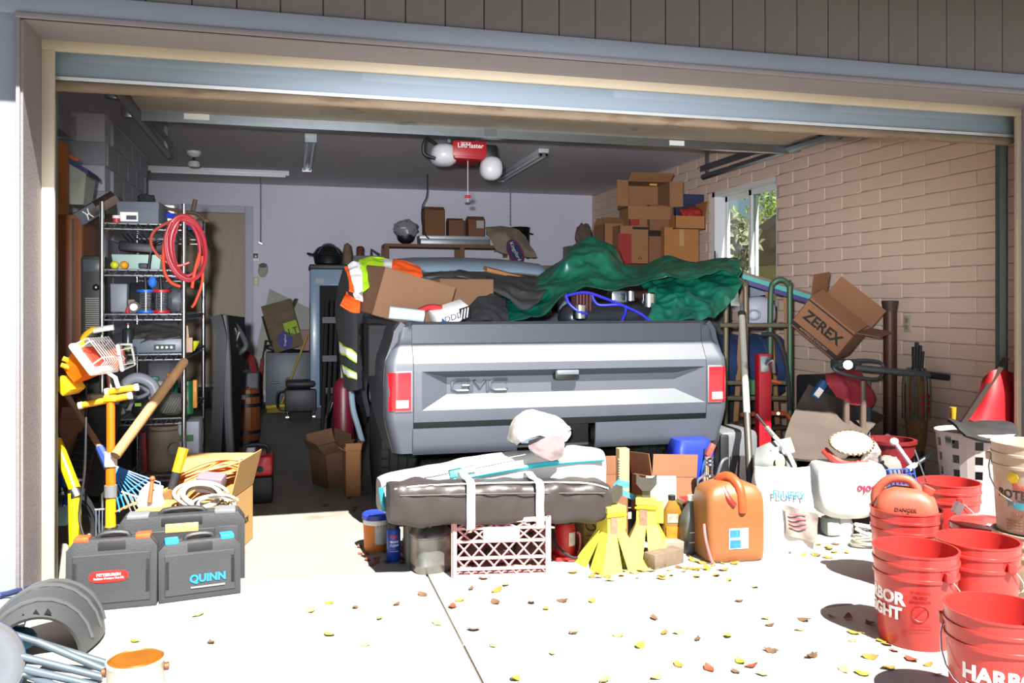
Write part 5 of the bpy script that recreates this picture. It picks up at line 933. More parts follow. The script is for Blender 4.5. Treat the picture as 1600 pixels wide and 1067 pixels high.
# orange fuel can
gc = thing('orange_fuel_can', 'large tan orange plastic fuel can with blue and white label', 'fuel can', (2.12, 3.87, 0), rz=R(-4), sc=1.16); M_gcn = mat('#86532e', .45, var=.1, vs=5)  # tan base colour over the whole body
R4 = lambda w_, d_, z, y=0: [p + V((0, y, 0)) for p in sup(w_, d_, z, .32, 36)]
MB().loft([R4(.12, .085, 0), R4(.13, .095, .012), R4(.132, .097, .05), R4(.132, .097, .2), R4(.131, .096, .25), R4(.125, .09, .285), R4(.105, .075, .31), R4(.05, .05, .33)]).part('body', M_gcn, gc)
MB().tube([(-.03, .03, .28), (-.03, .02, .325), (-.005, -.02, .345), (.015, -.07, .315), (.02, -.09, .25), (.02, -.092, .21)], lambda u: .026 - .007 * u, k=6, n=12).part('handle_arch', mat('#b04a22', .45), gc); MB().tube([(-.05, -.06, .31), (-.04, -.088, .27), (-.015, -.092, .24)], .014, k=4).part('molded_groove', mat('#8d1f14', .5), gc)
for s in (-1, 1): MB().ball((s * .07, -.075, .235), .03, 8, (1.2, .7, .6)).part('shoulder', M_gcn, gc)
MB().b2((-.04, -.1, .06), (.045, -.0965, .145)).part('label', M_wht, gc); MB().b2((-.038, -.1012, .063), (.012, -.0995, .098)).part('blue_print', mat('#2a6fb8', .5, var=.5, vs=60), gc); MB().b2((-.038, -.1012, .108), (.008, -.0995, .14)).part('blue_print', mat('#2f74c0', .5, var=.6, vs=60), gc)
MB().tube([(-.135, -.06, .16), (-.14, -.09, .1), (-.12, -.1, .02), (-.115, -.11, .008)], .006, k=5).part('pink_tube', mat('#c86a70', .4), gc)
MB().b2((1.975, 4.03, 0), (2.04, 4.15, .25), bev=.015).obj('red_fuel_tin', mat('#8d1420', .35), 'dark red metal tin standing left of the orange fuel can', 'tin')
# ------------------------------------------------------------------ right of the fuel can
pl = thing('steel_pipe', 'long pale painted steel pipe leaning on the truck corner', 'pipe', at(1172, 772, 4.35)); a, c = at(1173, 772, 4.35), at(1159, 492, 4.95); MB().cyl(a, a.lerp(c, .42), .021, n=14).part('bare_end', mat('#4f4a44', .5, .5), pl, w=1); MB().cyl(a.lerp(c, .42), c, .021, n=14).part('painted_length', mat('#9a958c', .6, dark='#6a6258', ds=12, dk=.55), pl, w=1); MB().cyl(c - (c - a).normalized() * .01, c + (c - a).normalized() * .02, .024).part('rubber_cap', M_rub, pl, w=1)
fb = thing('lime_sack', 'white paper sack with blue lettering and a torn clear window', 'sack', (2.46, 3.93, 0), rz=R(-8))
def sackf(w_, d_, h_, sd, seg=16):
    rings = []
    for k in range(seg + 1):
        u = k / seg; z = h_ * u; ww = w_ * (1 - .06 * u); dd = d_ * (1 - .88 * max(0, (u - .35) / .65) ** 1.3); ring = []
        for p in sup(ww, dd, z, .45, 40):
            n_ = noise.noise(p * 13 + V((sd, 0, 0))); q = p + V((p.x, p.y, 0)).normalized() * .012 * n_; q.z += (.03 * noise.noise(p * 9 + V((0, sd, 0))) if k == seg else 0); ring.append(q)
        rings.append(ring)
    return MB().loft(rings)
sackf(.158, .1, .42, 2).part('paper', mat('#d2d0cb', .7, var=.05, bump=.25, bs=16), fb, ang=60)
text('FLUFFY', .055, mat('#1f6fae', .6), fb, fr((.0, -.082, .29), (1, 0, -.12), (0, .2, 1)), off=.001); b = MB().grid(lambda u, v: (-.03 + .17 * u, -.112 - .006 * math.sin(9 * u + 5 * v), .1 + .15 * v - .05 * u), 16, 16, .002); b.part('clear_window', mat('#8a827c', .4, var=.5, vs=20, bump=.4, bs=25), fb)
for k in range(4): MB().box((.03, -.12, .2 - .022 * k), (.09, .003, .005), rot=(0, .1, 0)).part('printed_line', mat('#a8505c'), fb)
so = thing('sprayer_tank', 'white backpack sprayer tank with red lettering on a pump base', 'sprayer', (2.95, 4.08, 0), rz=R(-10))
MB().loft([sup(.1, .06, .1, .6), sup(.15, .085, .125, .5), sup(.185, .1, .17, .4), sup(.195, .105, .25, .35), sup(.19, .105, .36, .35), sup(.175, .095, .39, .4), sup(.15, .08, .4, .5)]).part('tank', mat('#d2d6d2', .35, var=.03), so)
text('solo', .062, mat('#b03050', .5), so, fr((.06, -.11, .27), (-1, 0, .04), (0, 0, -1)), off=.001, ext=.002); MB().lathe([(.05, 0), (.055, .01), (.055, .06), (.04, .1)], 16, (-.02, 0, 0)).part('pump', mat('#cfcfc8', .5), so); MB().tube([(.02, -.06, .07), (.1, -.1, .06), (.13, -.11, .03), (.06, -.12, .03), (.02, -.07, .05)], .01, k=5).part('lever', M_wht, so); MB().b2((-.13, -.05, 0), (-.05, .05, .1), bev=.02).part('base_frame', mat('#8f9c94', .5), so)
coil((2.95, 3.86, .02), .13, 4, .008, .012, (0, 0, 0), 12, .5).obj('drab_hose', mat('#77756a', .6), 'drab sprayer hose coiled on the driveway before the white tank', 'hose')
mt = thing('catcher_mitt', 'cream leather catcher mitt with laced rim and red lining', 'mitt', at(1322, 724, 4.1)); c_ = at(1324, 700, 4.1); MB().lathe([(.0, .03), (.05, .015), (.09, .02), (.115, .05), (.12, .06), (.112, .065), (.06, .045), (.0, .05)], 26, c_, 1.05, .62, (R(52), 0, R(-8))).part('palm', mat('#c0b59a', .6, bump=.15), mt, w=1)
b = MB()
for i in range(26): a = 2 * math.pi * i / 26; Q = rmat((R(52), 0, R(-8))); b.box(c_ + Q @ V((.123 * math.cos(a), .073 * math.sin(a), .06)), (.01, .008, .02), rot=(R(52), 0, a))
b.part('lacing', mat('#55482e', .7), mt, w=1); MB().tube([c_ + V((-.13, .02, -.01)), c_ + V((-.1, -.05, -.06)), c_ + V((-.02, -.06, -.08)), c_ + V((.08, -.05, -.065))], .022, k=5).part('red_lining', mat('#a8322a', .6), mt, w=1); MB().tube([c_ + V((.05, -.06, -.06)), c_ + V((.12, -.04, .0)), c_ + V((.13, 0, .05))], .012, k=5).part('cream_strap', mat('#c8c2b4', .6), mt, w=1)
t = thing('boat_fender', 'grey moulded splash guard with pale oval badge', 'car part', at(1208, 758, 4.3)); b = MB().grid(csheet([[at(1182, 700, 4.4), at(1205, 690, 4.35), at(1235, 683, 4.4)], [at(1180, 725, 4.3), at(1208, 720, 4.25), at(1244, 712, 4.3)], [at(1195, 755, 4.3), at(1215, 752, 4.25), at(1246, 745, 4.3)]], 14, 14), 14, 14, .02); b.part('shell', mat('#777b7a', .5), t, w=1); MB().ball(at(1219, 722, 4.23), .035, 8, (.9, .25, 1.3)).part('badge', mat('#b3ac86', .5), t, w=1); MB().box(at(1214, 702, 4.29), (.07, .004, .025), rot=(0, -.2, 0)).part('white_print', M_wht, t, w=1)
t = thing('grease_gun', 'thin grey and white flexible hose rod leaning over the splash guard', 'hose', at(1240, 760, 4.2)); MB().tube([at(1182, 648, 4.5), at(1198, 668, 4.4)], .008).part('rod', M_steel, t, w=1); MB().tube([at(1198, 668, 4.4), at(1210, 682, 4.33)], .014, n=8).part('spring_grip', mat('#6b6b68', .5), t, w=1); MB().tube([at(1210, 682, 4.33), at(1228, 702, 4.25), at(1242, 730, 4.2)], .012, k=5).part('white_hose', M_wht, t, w=1)
# ------------------------------------------------------------------ buckets on the right
M_bk = mat('#b8302c', .35, var=.05, vs=3, coat=.2)
def bucket(lab, c, h=.345, rz=0, m=None, bail=1, lid=False, print_=None, r_=.152, group='red plastic buckets', name='bucket', k=1):
    m = m or M_bk; t = thing(name, lab, 'bucket', c, rz=rz, group=group, sc=k); ri = r_ - .004
    MB().lathe([(0, .004), (r_ * .83, .0), (r_ * .85, .004), (r_ * .945, h * .72), (r_ * .985, h * .725), (r_ * .985, h * .755), (r_ * .955, h * .76), (r_ * .97, h * .86), (r_ * 1.0, h * .865), (r_ * 1.0, h * .89), (r_ * .97, h * .895), (r_ * .98, h * .985), (r_, h * .985), (r_, h), (ri * .97, h), (ri * .84, .012), (0, .012)], 44).part('shell', m, t)
    if lid: MB().lathe([(r_ * 1.02, h - .02), (r_ * 1.03, h + .004), (r_ * .98, h + .01), (r_ * .94, h + .004), (0, h + .004)], 44).part('lid', m, t)
    if bail:
        zb = h * .8; a0 = bail
        P_ = [V((r_ * 1.02 * math.cos(a), r_ * 1.06 * math.sin(a), zb)) for a in [a0 - math.pi / 2 + math.pi * i / 12 for i in range(13)]]
        ax = V((math.cos(a0 + math.pi / 2), math.sin(a0 + math.pi / 2), 0)); od = V((math.cos(a0), math.sin(a0), 0)); P_ = []
        for i in range(13):
            a = math.pi * i / 12; P_.append(ax * (-math.cos(a) * r_ * 1.03) + od * (math.sin(a) * r_ * 1.06) + V((0, 0, zb - math.sin(a) * h * .42)))
        MB().tube(P_, .003, n=6).part('bail', M_chrome, t)
        for i in (0, 12): MB().box(P_[i], (.03, .03, .035), bev=.006).part('bail_ear', m, t)
        if print_: MB().tube(P_[5:8], .009, n=8).part('bail_grip', M_wht, t)
    if print_ == 'hf':
        for s, z, sz in (('HARBOR', .2, .062), ('FREIGHT', .145, .058)): text(s, sz, mat('#e8e2de', .5), t, Matrix.Translation((0, 0, h * .42 - .145 + z - .02)), wrap=r_ * .925, off=.0022, ext=.0012)
    return t
def hazard(t, ang, r_, h):              # moulded warning panel on the side of a bucket
    m = mat('#8a1518', .5); Q = Matrix.Rotation(ang, 4, 'Z')
    for k, (s, sz, z) in enumerate((('WARNING', .014, .215), ('PELIGRO', .012, .198), ('ADVERTENCIA', .011, .183), ('Children can fall in bucket', .007, .095), ('and drown. Keep children away.', .006, .085))): text(s, sz, m, t, Q @ Matrix.Translation((0, 0, z)), wrap=r_ * .92 + .002, ext=.0006)
    P_ = [Q @ V(((r_ * .918) * math.sin(.028 / r_ * 1.08 * math.cos(a)), -(r_ * .918) * math.cos(.028 / r_ * 1.08 * math.cos(a)), .14 + .028 * math.sin(a))) for a in [6.283 * i / 24 for i in range(24)]]
    MB().tube(P_, .0015, n=4, closed=True).tube([P_[3], (P_[3] + P_[15]) / 2 * 1.012, P_[15]], .0015, n=4).part('warning_symbol', m, t)
HB = bucket('red bucket with white lettering turned away and a moulded warning panel', (2.277, 2.735, 0), rz=R(-105), bail=1.9, print_='hf'); hazard(HB, R(72), .152, .345)
bucket('red bucket with large white lettering facing out and hanging bail', (2.06, 2.12, 0), rz=R(-36), bail=-2.0, print_='hf')
bucket('red bucket holding a dusty fuel jug', (2.68, 3.281, 0), rz=R(20), bail=0)
bucket('red bucket with a lettered bail grip between other red buckets', (2.59, 2.77, 0), rz=R(60), bail=-1.0, print_='x')
bucket('red bucket with a metal rod inside beside the laundry basket', (3.3, 3.72, 0), rz=R(30), bail=-.9, print_='hf')
lb = bucket('short red bucket closed with a red lid', (3.08, 3.24, 0), h=.255, bail=0, lid=True); MB().box((-.02, -.04, .262), (.035, .025, .002), rot=(0, 0, .6)).part('paper_scrap', M_wht, lb)
M_rw = mat('#b3a08a', .45, var=.06)
bucket('cream bucket supporting the oil pail', (2.955, 2.87, 0), m=M_rw, bail=0, h=.33, group=None, k=.99)
ro = bucket('cream oil pail with yellow scallop emblem and lettering, standing on another pail', (2.955, 2.87, .33), m=M_rw, bail=-2.6, group=None, h=.36, name='oil_pail')
Q = Matrix.Rotation(R(-62), 4, 'Z')
text('Shell', .036, mat('#c83a2c'), ro, Q @ Matrix.Translation((0, 0, .192)), wrap=.142); text('ROTELLA', .048, mat('#40281e'), ro, Q @ Matrix.Translation((.0, 0, .158)), wrap=.1415, off=.0012); text('T4', .034, mat('#5a8fa0'), ro, Q @ Matrix.Rotation(-.28, 4, 'Z') @ Matrix.Translation((0, 0, .12)), wrap=.141, off=.001)
MB().grid(lambda u, v: Q @ V((.1405 * math.sin(-.15 + .7 * u), -.1405 * math.cos(-.15 + .7 * u), .103 + .034 * v)), 8, 2, .001).part('teal_band', mat('#3a8fa0', .5), ro); text('15W-40', .026, mat('#a06a50'), ro, Q @ Matrix.Translation((0, 0, .078)), wrap=.139)
for k in range(4): text('heavy duty oil', .011, mat('#a07058'), ro, Q @ Matrix.Rotation(-.2, 4, 'Z') @ Matrix.Translation((0, 0, .055 - .012 * k)), wrap=.1375)
MB().prism([(.022 * math.cos(a) * (1 + .08 * math.cos(7 * a)), .022 * math.sin(a) * (1 + .08 * math.cos(7 * a))) for a in [6.283 * i / 28 for i in range(28)]], .002, Q @ Matrix.Rotation(-.2, 4, 'Z') @ fr((0, -.1455, .23), (1, 0, 0), (0, 0, 1))).part('yellow_emblem', mat('#d0b018', .5), ro)
# dusty jug in the bucket
jg = thing('fuel_jug', 'dusty pink red fuel jug with loop handle sitting in a bucket', 'fuel can', (2.68, 3.281, .14), rz=R(-38)); M_jg = mat('#a0503c', .5, var=.15, vs=8)
R5 = lambda w_, d_, z, x=0: [p + V((x, 0, 0)) for p in sup(w_, d_, z, .5, 32)]
MB().loft([R5(.085, .08, 0), R5(.095, .085, .08), R5(.13, .09, .16), R5(.135, .09, .2), R5(.12, .085, .25), R5(.085, .07, .28), R5(.05, .05, .295)]).part('body', M_jg, jg); MB().tube([(-.12, 0, .18), (-.125, 0, .26), (-.07, 0, .325), (.01, 0, .33), (.055, 0, .28)], .02, k=6, n=10).part('handle', M_jg, jg); MB().lathe([(.024, 0), (.026, .01), (.026, .03), (.0, .032)], 14, (.085, 0, .275), rot=(0, .4, 0)).part('cap', mat('#b04a3a', .5), jg)
for k, s in enumerate(('DANGER', 'Extremely Flammable', 'Vapors can explode', 'KEEP OUT OF REACH')): text(s, .017 if k else .022, mat('#7a3228'), jg, fr((0, -.092, .215 - .022 * k), (1, 0, 0), (0, .1, 1)))
MB().box((2.85, 3.16, .36), (.05, .02, .05), rot=(.2, .5, .3)).obj('paper_scrap', M_wht, 'scrap of white paper wedged behind the dusty jug', 'paper')
MB().cyl((3.3, 3.72, .02), (3.16, 3.8, .5), .004, n=6).obj('steel_rod', M_steel, 'thin steel rod standing in the red bucket', 'rod')
# laundry basket
lbk = thing('laundry_basket', 'white plastic laundry basket with rows of square holes', 'basket', (3.72, 4.0, 0), sc=.9); b = MB(); N_ = 30; M_lb = mat('#a9a2a2', .5)
zs = [0, .3, .34, .39, .43, .48, .52, .57, .6]; rr_ = lambda z: .165 + .055 * z / .6
for j in range(8):
    for i in range(N_):
        if j in (2, 4, 6) and i % 3 == 1: continue
        q = [(i, zs[j]), (i + 1, zs[j]), (i + 1, zs[j + 1]), (i, zs[j + 1])]; o_ = [V((rr_(z) * math.cos(2 * math.pi * a / N_), rr_(z) * math.sin(2 * math.pi * a / N_), z)) for a, z in q]; n_ = [V((p.x * .975, p.y * .975, p.z)) for p in o_]
        b.add(o_ + n_, [(0, 1, 2, 3), (7, 6, 5, 4), (0, 4, 5, 1), (1, 5, 6, 2), (2, 6, 7, 3), (3, 7, 4, 0)])
b.part('wall', M_lb, lbk); MB().lathe([(.215, .595), (.228, .6), (.228, .615), (.213, .615)], 40).part('rim', M_lb, lbk); MB().cyl((0, 0, 0), (0, 0, .01), .165).part('bottom', M_lb, lbk)
b = MB().grid(csheet([[(3.5, 3.85, .54), (3.62, 3.82, .5), (3.76, 3.82, .49), (3.86, 3.86, .53)], [(3.48, 3.9, .58), (3.62, 3.9, .57), (3.76, 3.9, .56), (3.88, 3.92, .57)], [(3.52, 4.0, .6), (3.64, 4.02, .58), (3.76, 4.02, .58), (3.88, 4.02, .58)]], 20, 24, .02, 9, .015, .02), 20, 24, .015); b.obj('black_trash_bag', mat('#131215', .8, bump=.3), 'black cloth bag drooping over the laundry basket rim', 'bag')
# red umbrella-like cloth on a dark bar
a, c = at(1484, 692, 4.15), at(1572, 560, 4.12); MB().tube([a, c], .03, n=4, flat=.35).obj('dark_bar', mat('#41352f', .6, .3), 'dark wooden bar leaning diagonally behind the red cover', 'bar')
b = MB().grid(csheet([[at(1535, 592, 4.2), at(1548, 580, 4.14), at(1565, 577, 4.12), at(1584, 582, 4.14)], [at(1524, 628, 4.17), at(1543, 624, 4.1), at(1563, 624, 4.08), at(1584, 630, 4.12)], [at(1512, 654, 4.15), at(1536, 664, 4.08), at(1562, 676, 4.07), at(1584, 688, 4.12)]], 24, 24, .006, 6, .02), 24, 24, .02)
b.obj('red_cover', mat('#a3121c', .55, var=.1), 'plain red canvas cover hanging inside the right jamb', 'cover')
MB().lathe([(.012, 0), (.014, .05), (.02, .14), (.0, .142)], 12, at(1489, 672, 4.4)).obj('yellow_handle_tool', mat('#b08a1c', .4), 'yellow tapered tool handle standing behind the red bucket', 'tool')
MB().lathe([(.1, 0), (.14, .42), (.15, .43), (.15, .45), (.13, .45), (.1, .02), (0, .02)], 24, (3.5, 4.42, 0)).obj('red_bin', mat('#6a1418', .5), 'round dull red bin behind the red bucket', 'bin')
# brown post, fire tools, outlet
pst = thing('fence_post', 'tall brown steel post with flared cap against the block wall', 'post', (4.03, 5.09, 0)); zt = at(1396, 482, 5.09).z
MB().cyl((4.03, 5.09, 0), (4.03, 5.09, zt), .044, n=20).part('shaft', mat('#4a2c22', .5, .2, var=.2, vs=6), pst, w=1); MB().lathe([(.045, -.02), (.05, .01), (.056, .05), (.05, .055), (.03, .03), (0, .03)], 18, (4.03, 5.09, zt)).part('flared_cap', mat('#3a2720', .6), pst, w=1)
t = thing('fireplace_tools', 'bundle of black handled tools in a plaid wrapped basket', 'tools', (4.02, 4.78, 0)); cc = V((4.02, 4.82, 0))
MB().lathe([(.04, .25), (.06, .35), (.075, .55), (.07, .72), (.05, .8)], 18, (4.02, 4.82, 0)).part('wicker_body', mat('#6a4a1e', .7, var=.5, vs=40, bump=.5, bs=60), t, w=1)
for z in (.56, .6, .64): MB().lathe([(.077, z), (.08, z + .01), (.078, z + .025)], 18, (4.02, 4.82, 0)).part('plaid_ribbon', mat('#8d1a22', .6, var=.6, vs=60), t, w=1)
b = MB(); rr = random.Random(3)
for k in range(26): a_ = rr.uniform(0, 6.28); b.tube([cc + V((.05 * math.cos(a_), .05 * math.sin(a_), .84)), cc + V((.085 * math.cos(a_), .085 * math.sin(a_), .76)), cc + V((.085 * math.cos(a_), .085 * math.sin(a_), .5))], .004, n=4, k=3)
b.part('striped_fringe', mat('#57534a', .7, var=.8, vs=90), t, w=1); MB().cyl(cc, cc + V((0, 0, .3)), .05).part('stand', M_blk, t, w=1)
for k, (dx, h_) in enumerate(((-.03, .98), (-.005, 1.01), (.02, .99), (.04, .95))): MB().tube([cc + V((dx * .5, 0, .7)), cc + V((dx, -.01, h_))], .013, n=8).part('tool_handle', M_blk, t, w=1)
# pallet jack bar
jb = thing('floor_jack', 'grey floor jack frame with a long black gripped handle', 'floor jack', (3.4, 4.9, .9)); M_jg2 = mat('#4d5354', .45, .4)
MB().cyl(at(1335, 574, 4.85), at(1452, 586, 4.75), .02).part('handle_tube', M_jg2, jb, w=1); MB().cyl(at(1452, 586, 4.75), at(1482, 590, 4.72), .022, n=12).part('grip', M_blk, jb, w=1); MB().tube([at(1305, 572, 4.88), at(1340, 563, 4.9), at(1375, 566, 4.9), at(1380, 580, 4.88), at(1370, 592, 4.86), at(1335, 588, 4.85), at(1308, 580, 4.86)], .011, k=4, closed=True).part('yoke', M_jg2, jb, w=1); MB().b2(at(1311, 577, 4.9), at(1345, 562, 4.9) + V((0, .1, 0)), bev=.01).part('frame', M_jg2, jb, w=1); MB().cyl(at(1325, 570, 4.85), at(1325, 570, 4.98), .03).part('roller', M_steel, jb, w=1)
for px in (1322, 1348): MB().cyl(at(px, 595, 4.88), V((at(px, 595, 4.88).x, 4.88, 0)), .022).part('upright', mat('#6a5a50', .5, .3), jb, w=1)
MB().b2(at(1342, 596, 4.98), V((at(1360, 600, 4.98).x, 5.05, 0))).part('slate_panel', mat('#4a5a63', .5), jb, w=1)
# zerex carton
z_ = V((.285, -.51, .7)).normalized(); n_ = V((-.966, -.43, -.35)); xx = -(n_ - z_ * n_.dot(z_)).normalized(); yy = z_.cross(xx)
Mz = Matrix((xx, yy, z_)).transposed().to_4x4(); zc = at(1280, 530, 5.2)
zx = carton('open brown carton with bold black lettering tipped toward the wall', zc, (.3, .38, .24), Mz.to_euler(), (150, 120, 18, 105), M_card3, dividers=True)
text('ZEREX', .1, M_ink, zx, fr((-.1515, 0, .125), (0, -1, 0), (0, 0, 1)), off=.003, ext=.001); MB().b2((-.1525, -.188, .01), (-.1495, .188, .04)).part('black_band', M_ink, zx); MB().b2((-.1525, -.188, .215), (-.1495, .188, .225)).part('black_band', M_ink, zx); text('ANTIFREEZE COOLANT', .022, mat('#a0765a'), zx, fr((-.153, 0, .025), (0, -1, 0), (0, 0, 1)))
MB().b2((3.52, 5.1, 0), (3.86, 5.45, at(1290, 592, 5.05).z), bev=.02).obj('black_storage_bin', M_rub, 'black storage bin under the tipped brown carton', 'bin')
t = thing('red_jack_leg', 'upright red steel jack leg with galvanized bracket', 'jack', (2.98, 4.95, 0)); MB().b2((-.045, 0, 0), (.045, .06, at(1250, 552, 4.95).z), bev=.008).part('leg', mat('#a01420', .4), t); MB().b2((-.04, -.008, at(1255, 580, 4.95).z), (.03, 0, at(1255, 555, 4.95).z), bev=.004).part('bracket', M_galv, t); MB().tube([(.0, -.01, at(1255, 568, 4.95).z), (.03, -.03, .9), (.05, -.02, .82)], .012, k=4).part('spring', M_steel, t)
b = MB().grid(csheet([[at(1285, 588, 5.0), at(1310, 582, 4.97), at(1338, 583, 5.0), at(1352, 590, 5.02)], [at(1290, 602, 4.92), at(1315, 600, 4.86), at(1340, 602, 4.88), at(1366, 622, 4.95)], [at(1305, 622, 4.9), at(1322, 628, 4.86), at(1342, 634, 4.88), at(1358, 640, 4.93)]], 24, 24, .03, 8, .012, .02), 24, 24, .012); b.obj('red_cloth_bag', mat('#8d2630', .7, var=.1), 'red cloth bag slumped over the jack upright', 'bag')
t = thing('blue_filter_box', 'blue and white packaged filter beside the red cloth bag', 'package', at(1277, 612, 4.95), rot=(R(10), R(35), 0)); MB().box((0, 0, .02), (.05, .04, .13), bev=.006).part('pack', mat('#26507a', .4), t); MB().box((0, -.021, 0), (.042, .003, .06)).part('label', M_wht, t)
# matting sheet
b = MB().grid(csheet([[at(1262, 602, 5.05), at(1290, 618, 5.02), at(1330, 630, 5.05), at(1384, 650, 5.08)], [at(1243, 638, 4.95), at(1280, 650, 4.9), at(1325, 660, 4.92), at(1362, 668, 4.95)], [at(1225, 680, 4.55), at(1265, 690, 4.5), at(1310, 690, 4.52), at(1345, 690, 4.56)], [at(1222, 715, 4.28), at(1260, 722, 4.24), at(1300, 722, 4.26), at(1322, 712, 4.32)]], 30, 30, .015, 5, .012, .02), 30, 30, .012)
b.obj('rubber_mat', mat('#463d36', .9, var=.2, vs=5, bump=.2, bs=60, dark='#4a4038', ds=5, dk=.56), 'stiff dirty brown floor mat propped behind the sprayer', 'mat')
MB().ball((3.62, 4.62, .22), .22, 14, (.85, .75, 1.0), .18, 3).obj('black_garbage_bag', mat('#1f1d22', .6, bump=.3), 'black cloth heap against the foot of the brown post', 'bag')
MB().ball(at(1362, 712, 4.3), .07, 10, (.8, .6, 1.2), .3, 4).obj('clear_plastic_wrap', mat('#8d8780', .25, var=.3, vs=20, bump=.4), 'crumpled clear plastic wrap beside the catcher mitt', 'plastic')
MB().ball(at(1388, 735, 4.3), .1, 10, (.8, .6, .9), .2, 4).obj('grey_towel', mat('#77726e', .9), 'bunched grey towel below the black heap', 'towel')
t = thing('plunger_stick', 'pink and white plastic stick with a round knob', 'stick', at(1420, 735, 4.15)); a, c = at(1397, 690, 4.18), at(1423, 726, 4.12); MB().cyl(a, c, .013).part('stick', mat('#c890a4', .4), t, w=1); MB().ball(a, .028, 10, (1, .6, .8)).part('knob', mat('#e0ccd4', .4), t, w=1)
t = thing('torch_light', 'silver and white tube flashlight beside the pink stick', 'flashlight', at(1440, 720, 4.1)); a, c = at(1418, 734, 4.05), at(1458, 708, 4.1); MB().cyl(a, a.lerp(c, .3), .016, .014).part('white_head', M_wht, t, w=1); MB().cyl(a.lerp(c, .3), c, .012).part('tube', M_steel, t, w=1)
# blue lattice crate
bc = thing('blue_crate', 'blue plastic lattice tray propped behind the fuel jug', 'crate', at(1408, 800, 3.95)); M_bc = mat('#2a52b0', .45); Mb = fr(at(1411, 762, 3.95), (1, 0, 0), (0, .35, 1))
b = MB(); b.M = Mb
for i in range(8): b.box((-.09 + .0257 * i, 0, 0), (.004, .2, .012)); b.box((0, -.1 + .0285 * i, 0), (.185, .004, .012))
b.part('grid', M_bc, bc, w=1); b = MB(); b.M = Mb @ Matrix.Translation((0, -.06, .03))
for i in range(5):
    for j in range(3): b.tube([((i - 2) * .036 + (j % 2) * .018 + .018 * math.cos(a), (j - 1) * .031 + .018 * math.sin(a), 0) for a in [6.283 * k / 6 for k in range(6)]], .003, n=4, closed=True)
b.part('hex_mesh', mat('#b9c2cc', .4), bc, w=1); MB().b2(at(1382, 812, 4.0), V((at(1440, 800, 4.0).x, 4.06, .02))).part('foot', M_bc, bc, w=1)
MB().b2(V((at(1375, 760, 4.1).x, 4.08, 0)), at(1445, 745, 4.2)).obj('purple_tote', mat('#4a3a58', .6), 'dull purple tote behind the blue lattice tray', 'tote')
# ------------------------------------------------------------------ beside the truck: hand truck, drum, bench, board
ht = thing('hand_truck', 'green steel hand truck with curved handles standing beside the truck', 'hand truck', (3.25, 5.5, 0)); M_ht = mat('#3f5a44', .5, .3, var=.2); M_hb = mat('#6a644e', .5, .4)
for x0_, Yh in ((1141, 5.35), (1210, 5.3)):
    MB().tube([V((at(x0_ - 8, 700, Yh + .1).x, Yh + .1, 0)), at(x0_ - 7, 560, Yh + .08), at(x0_ - 6, 460, Yh + .05), at(x0_, 441, Yh + .02), at(x0_ + 12, 437, Yh), at(x0_ + 22, 446, Yh), at(x0_ + 24, 470, Yh), V((at(x0_ + 24, 470, Yh).x, Yh, 0))], .019, k=4, n=10).part('side_rail', M_ht if x0_ > 1200 else M_hb, ht, w=1)
for py in (508, 598, 622): MB().cyl(at(1124, py, 5.36), at(1234, py, 5.3), .016, n=8).part('crossbar', M_hb, ht, w=1)
MB().b2((2.95, 5.15, 0), (3.5, 5.42, .02)).part('toe_plate', M_ht, ht, w=1)
for px in (1128, 1225): MB().cyl(V((at(px, 700, 5.5).x, 5.52, .12)), V((at(px, 700, 5.5).x + .06, 5.52, .12)), .12, n=20).part('wheel', M_rub, ht, w=1)
t = thing('steel_drum', 'blue ribbed steel drum lying behind the hand truck', 'drum', (3.5, 6.05, .4)); cx = at(1188, 572, 5.95); 
zc_ = cx.z; MB().lathe([(0, -.3), (.24, -.3), (.245, -.28), (.24, -.26), (.24, -.1), (.25, -.09), (.25, -.07), (.24, -.06), (.24, .1), (.25, .11), (.25, .13), (.24, .14), (.24, .28), (.245, .3), (0, .3)], 32, (3.45, 6.1, zc_), rot=(0, R(90), 0)).part('shell', mat('#2c3f66', .5, .2, var=.25, vs=6), t, w=1); MB().b2((3.2, 6.0, 0), (3.7, 6.2, zc_ - .2)).part('cradle', M_rub, t, w=1)
MB().box(at(1185, 604, 5.15), (.15, .1, .1), bev=.006).obj('green_metal_box', mat('#3d6b4a', .5), 'small green metal box resting on the hand truck crossbar', 'box')
t = thing('pry_tool', 'orange red steel lever lying across the hand truck', 'tool', at(1195, 650, 5.1)); MB().tube([at(1158, 648, 5.12), at(1200, 645, 5.1), at(1228, 646, 5.1), at(1236, 656, 5.1)], .022, n=6, flat=.7).part('lever', mat('#b0502c', .5), t, w=1); MB().cyl(at(1216, 646, 5.05), at(1216, 646, 5.12), .01).part('bolt', M_steel, t, w=1); MB().tube([at(1190, 597, 5.16), at(1205, 595, 5.15), at(1220, 598, 5.15)], .012).part('red_end', mat('#b0502c', .5), t, w=1)
MB().tube([at(1190, 522, 5.15), at(1210, 524, 5.12), at(1222, 545, 5.1), at(1230, 580, 5.1), at(1234, 640, 5.1)], .014, k=5).obj('black_rubber_hose', M_rub, 'black rubber hose curving down the hand truck', 'hose')
t = thing('pickup_canister', 'pale lilac plastic canister with an oval handle hole', 'canister', at(1183, 512, 5.75)); MB().ball(at(1184, 488, 5.75), .13, 12, (1, .8, .95), sq=.8).part('shell', mat('#a9a9b8', .5), t, w=1); MB().tube([at(1178, 492, 5.63) + V((.05 * math.cos(a), 0, .035 * math.sin(a))) for a in [6.283 * i / 14 for i in range(14)]], .008, n=6, closed=True).part('hole_rim', mat('#8d8d9c', .5), t, w=1); MB().cyl(at(1170, 468, 5.75), at(1195, 463, 5.75), .012).part('lid_edge', M_blk, t, w=1)
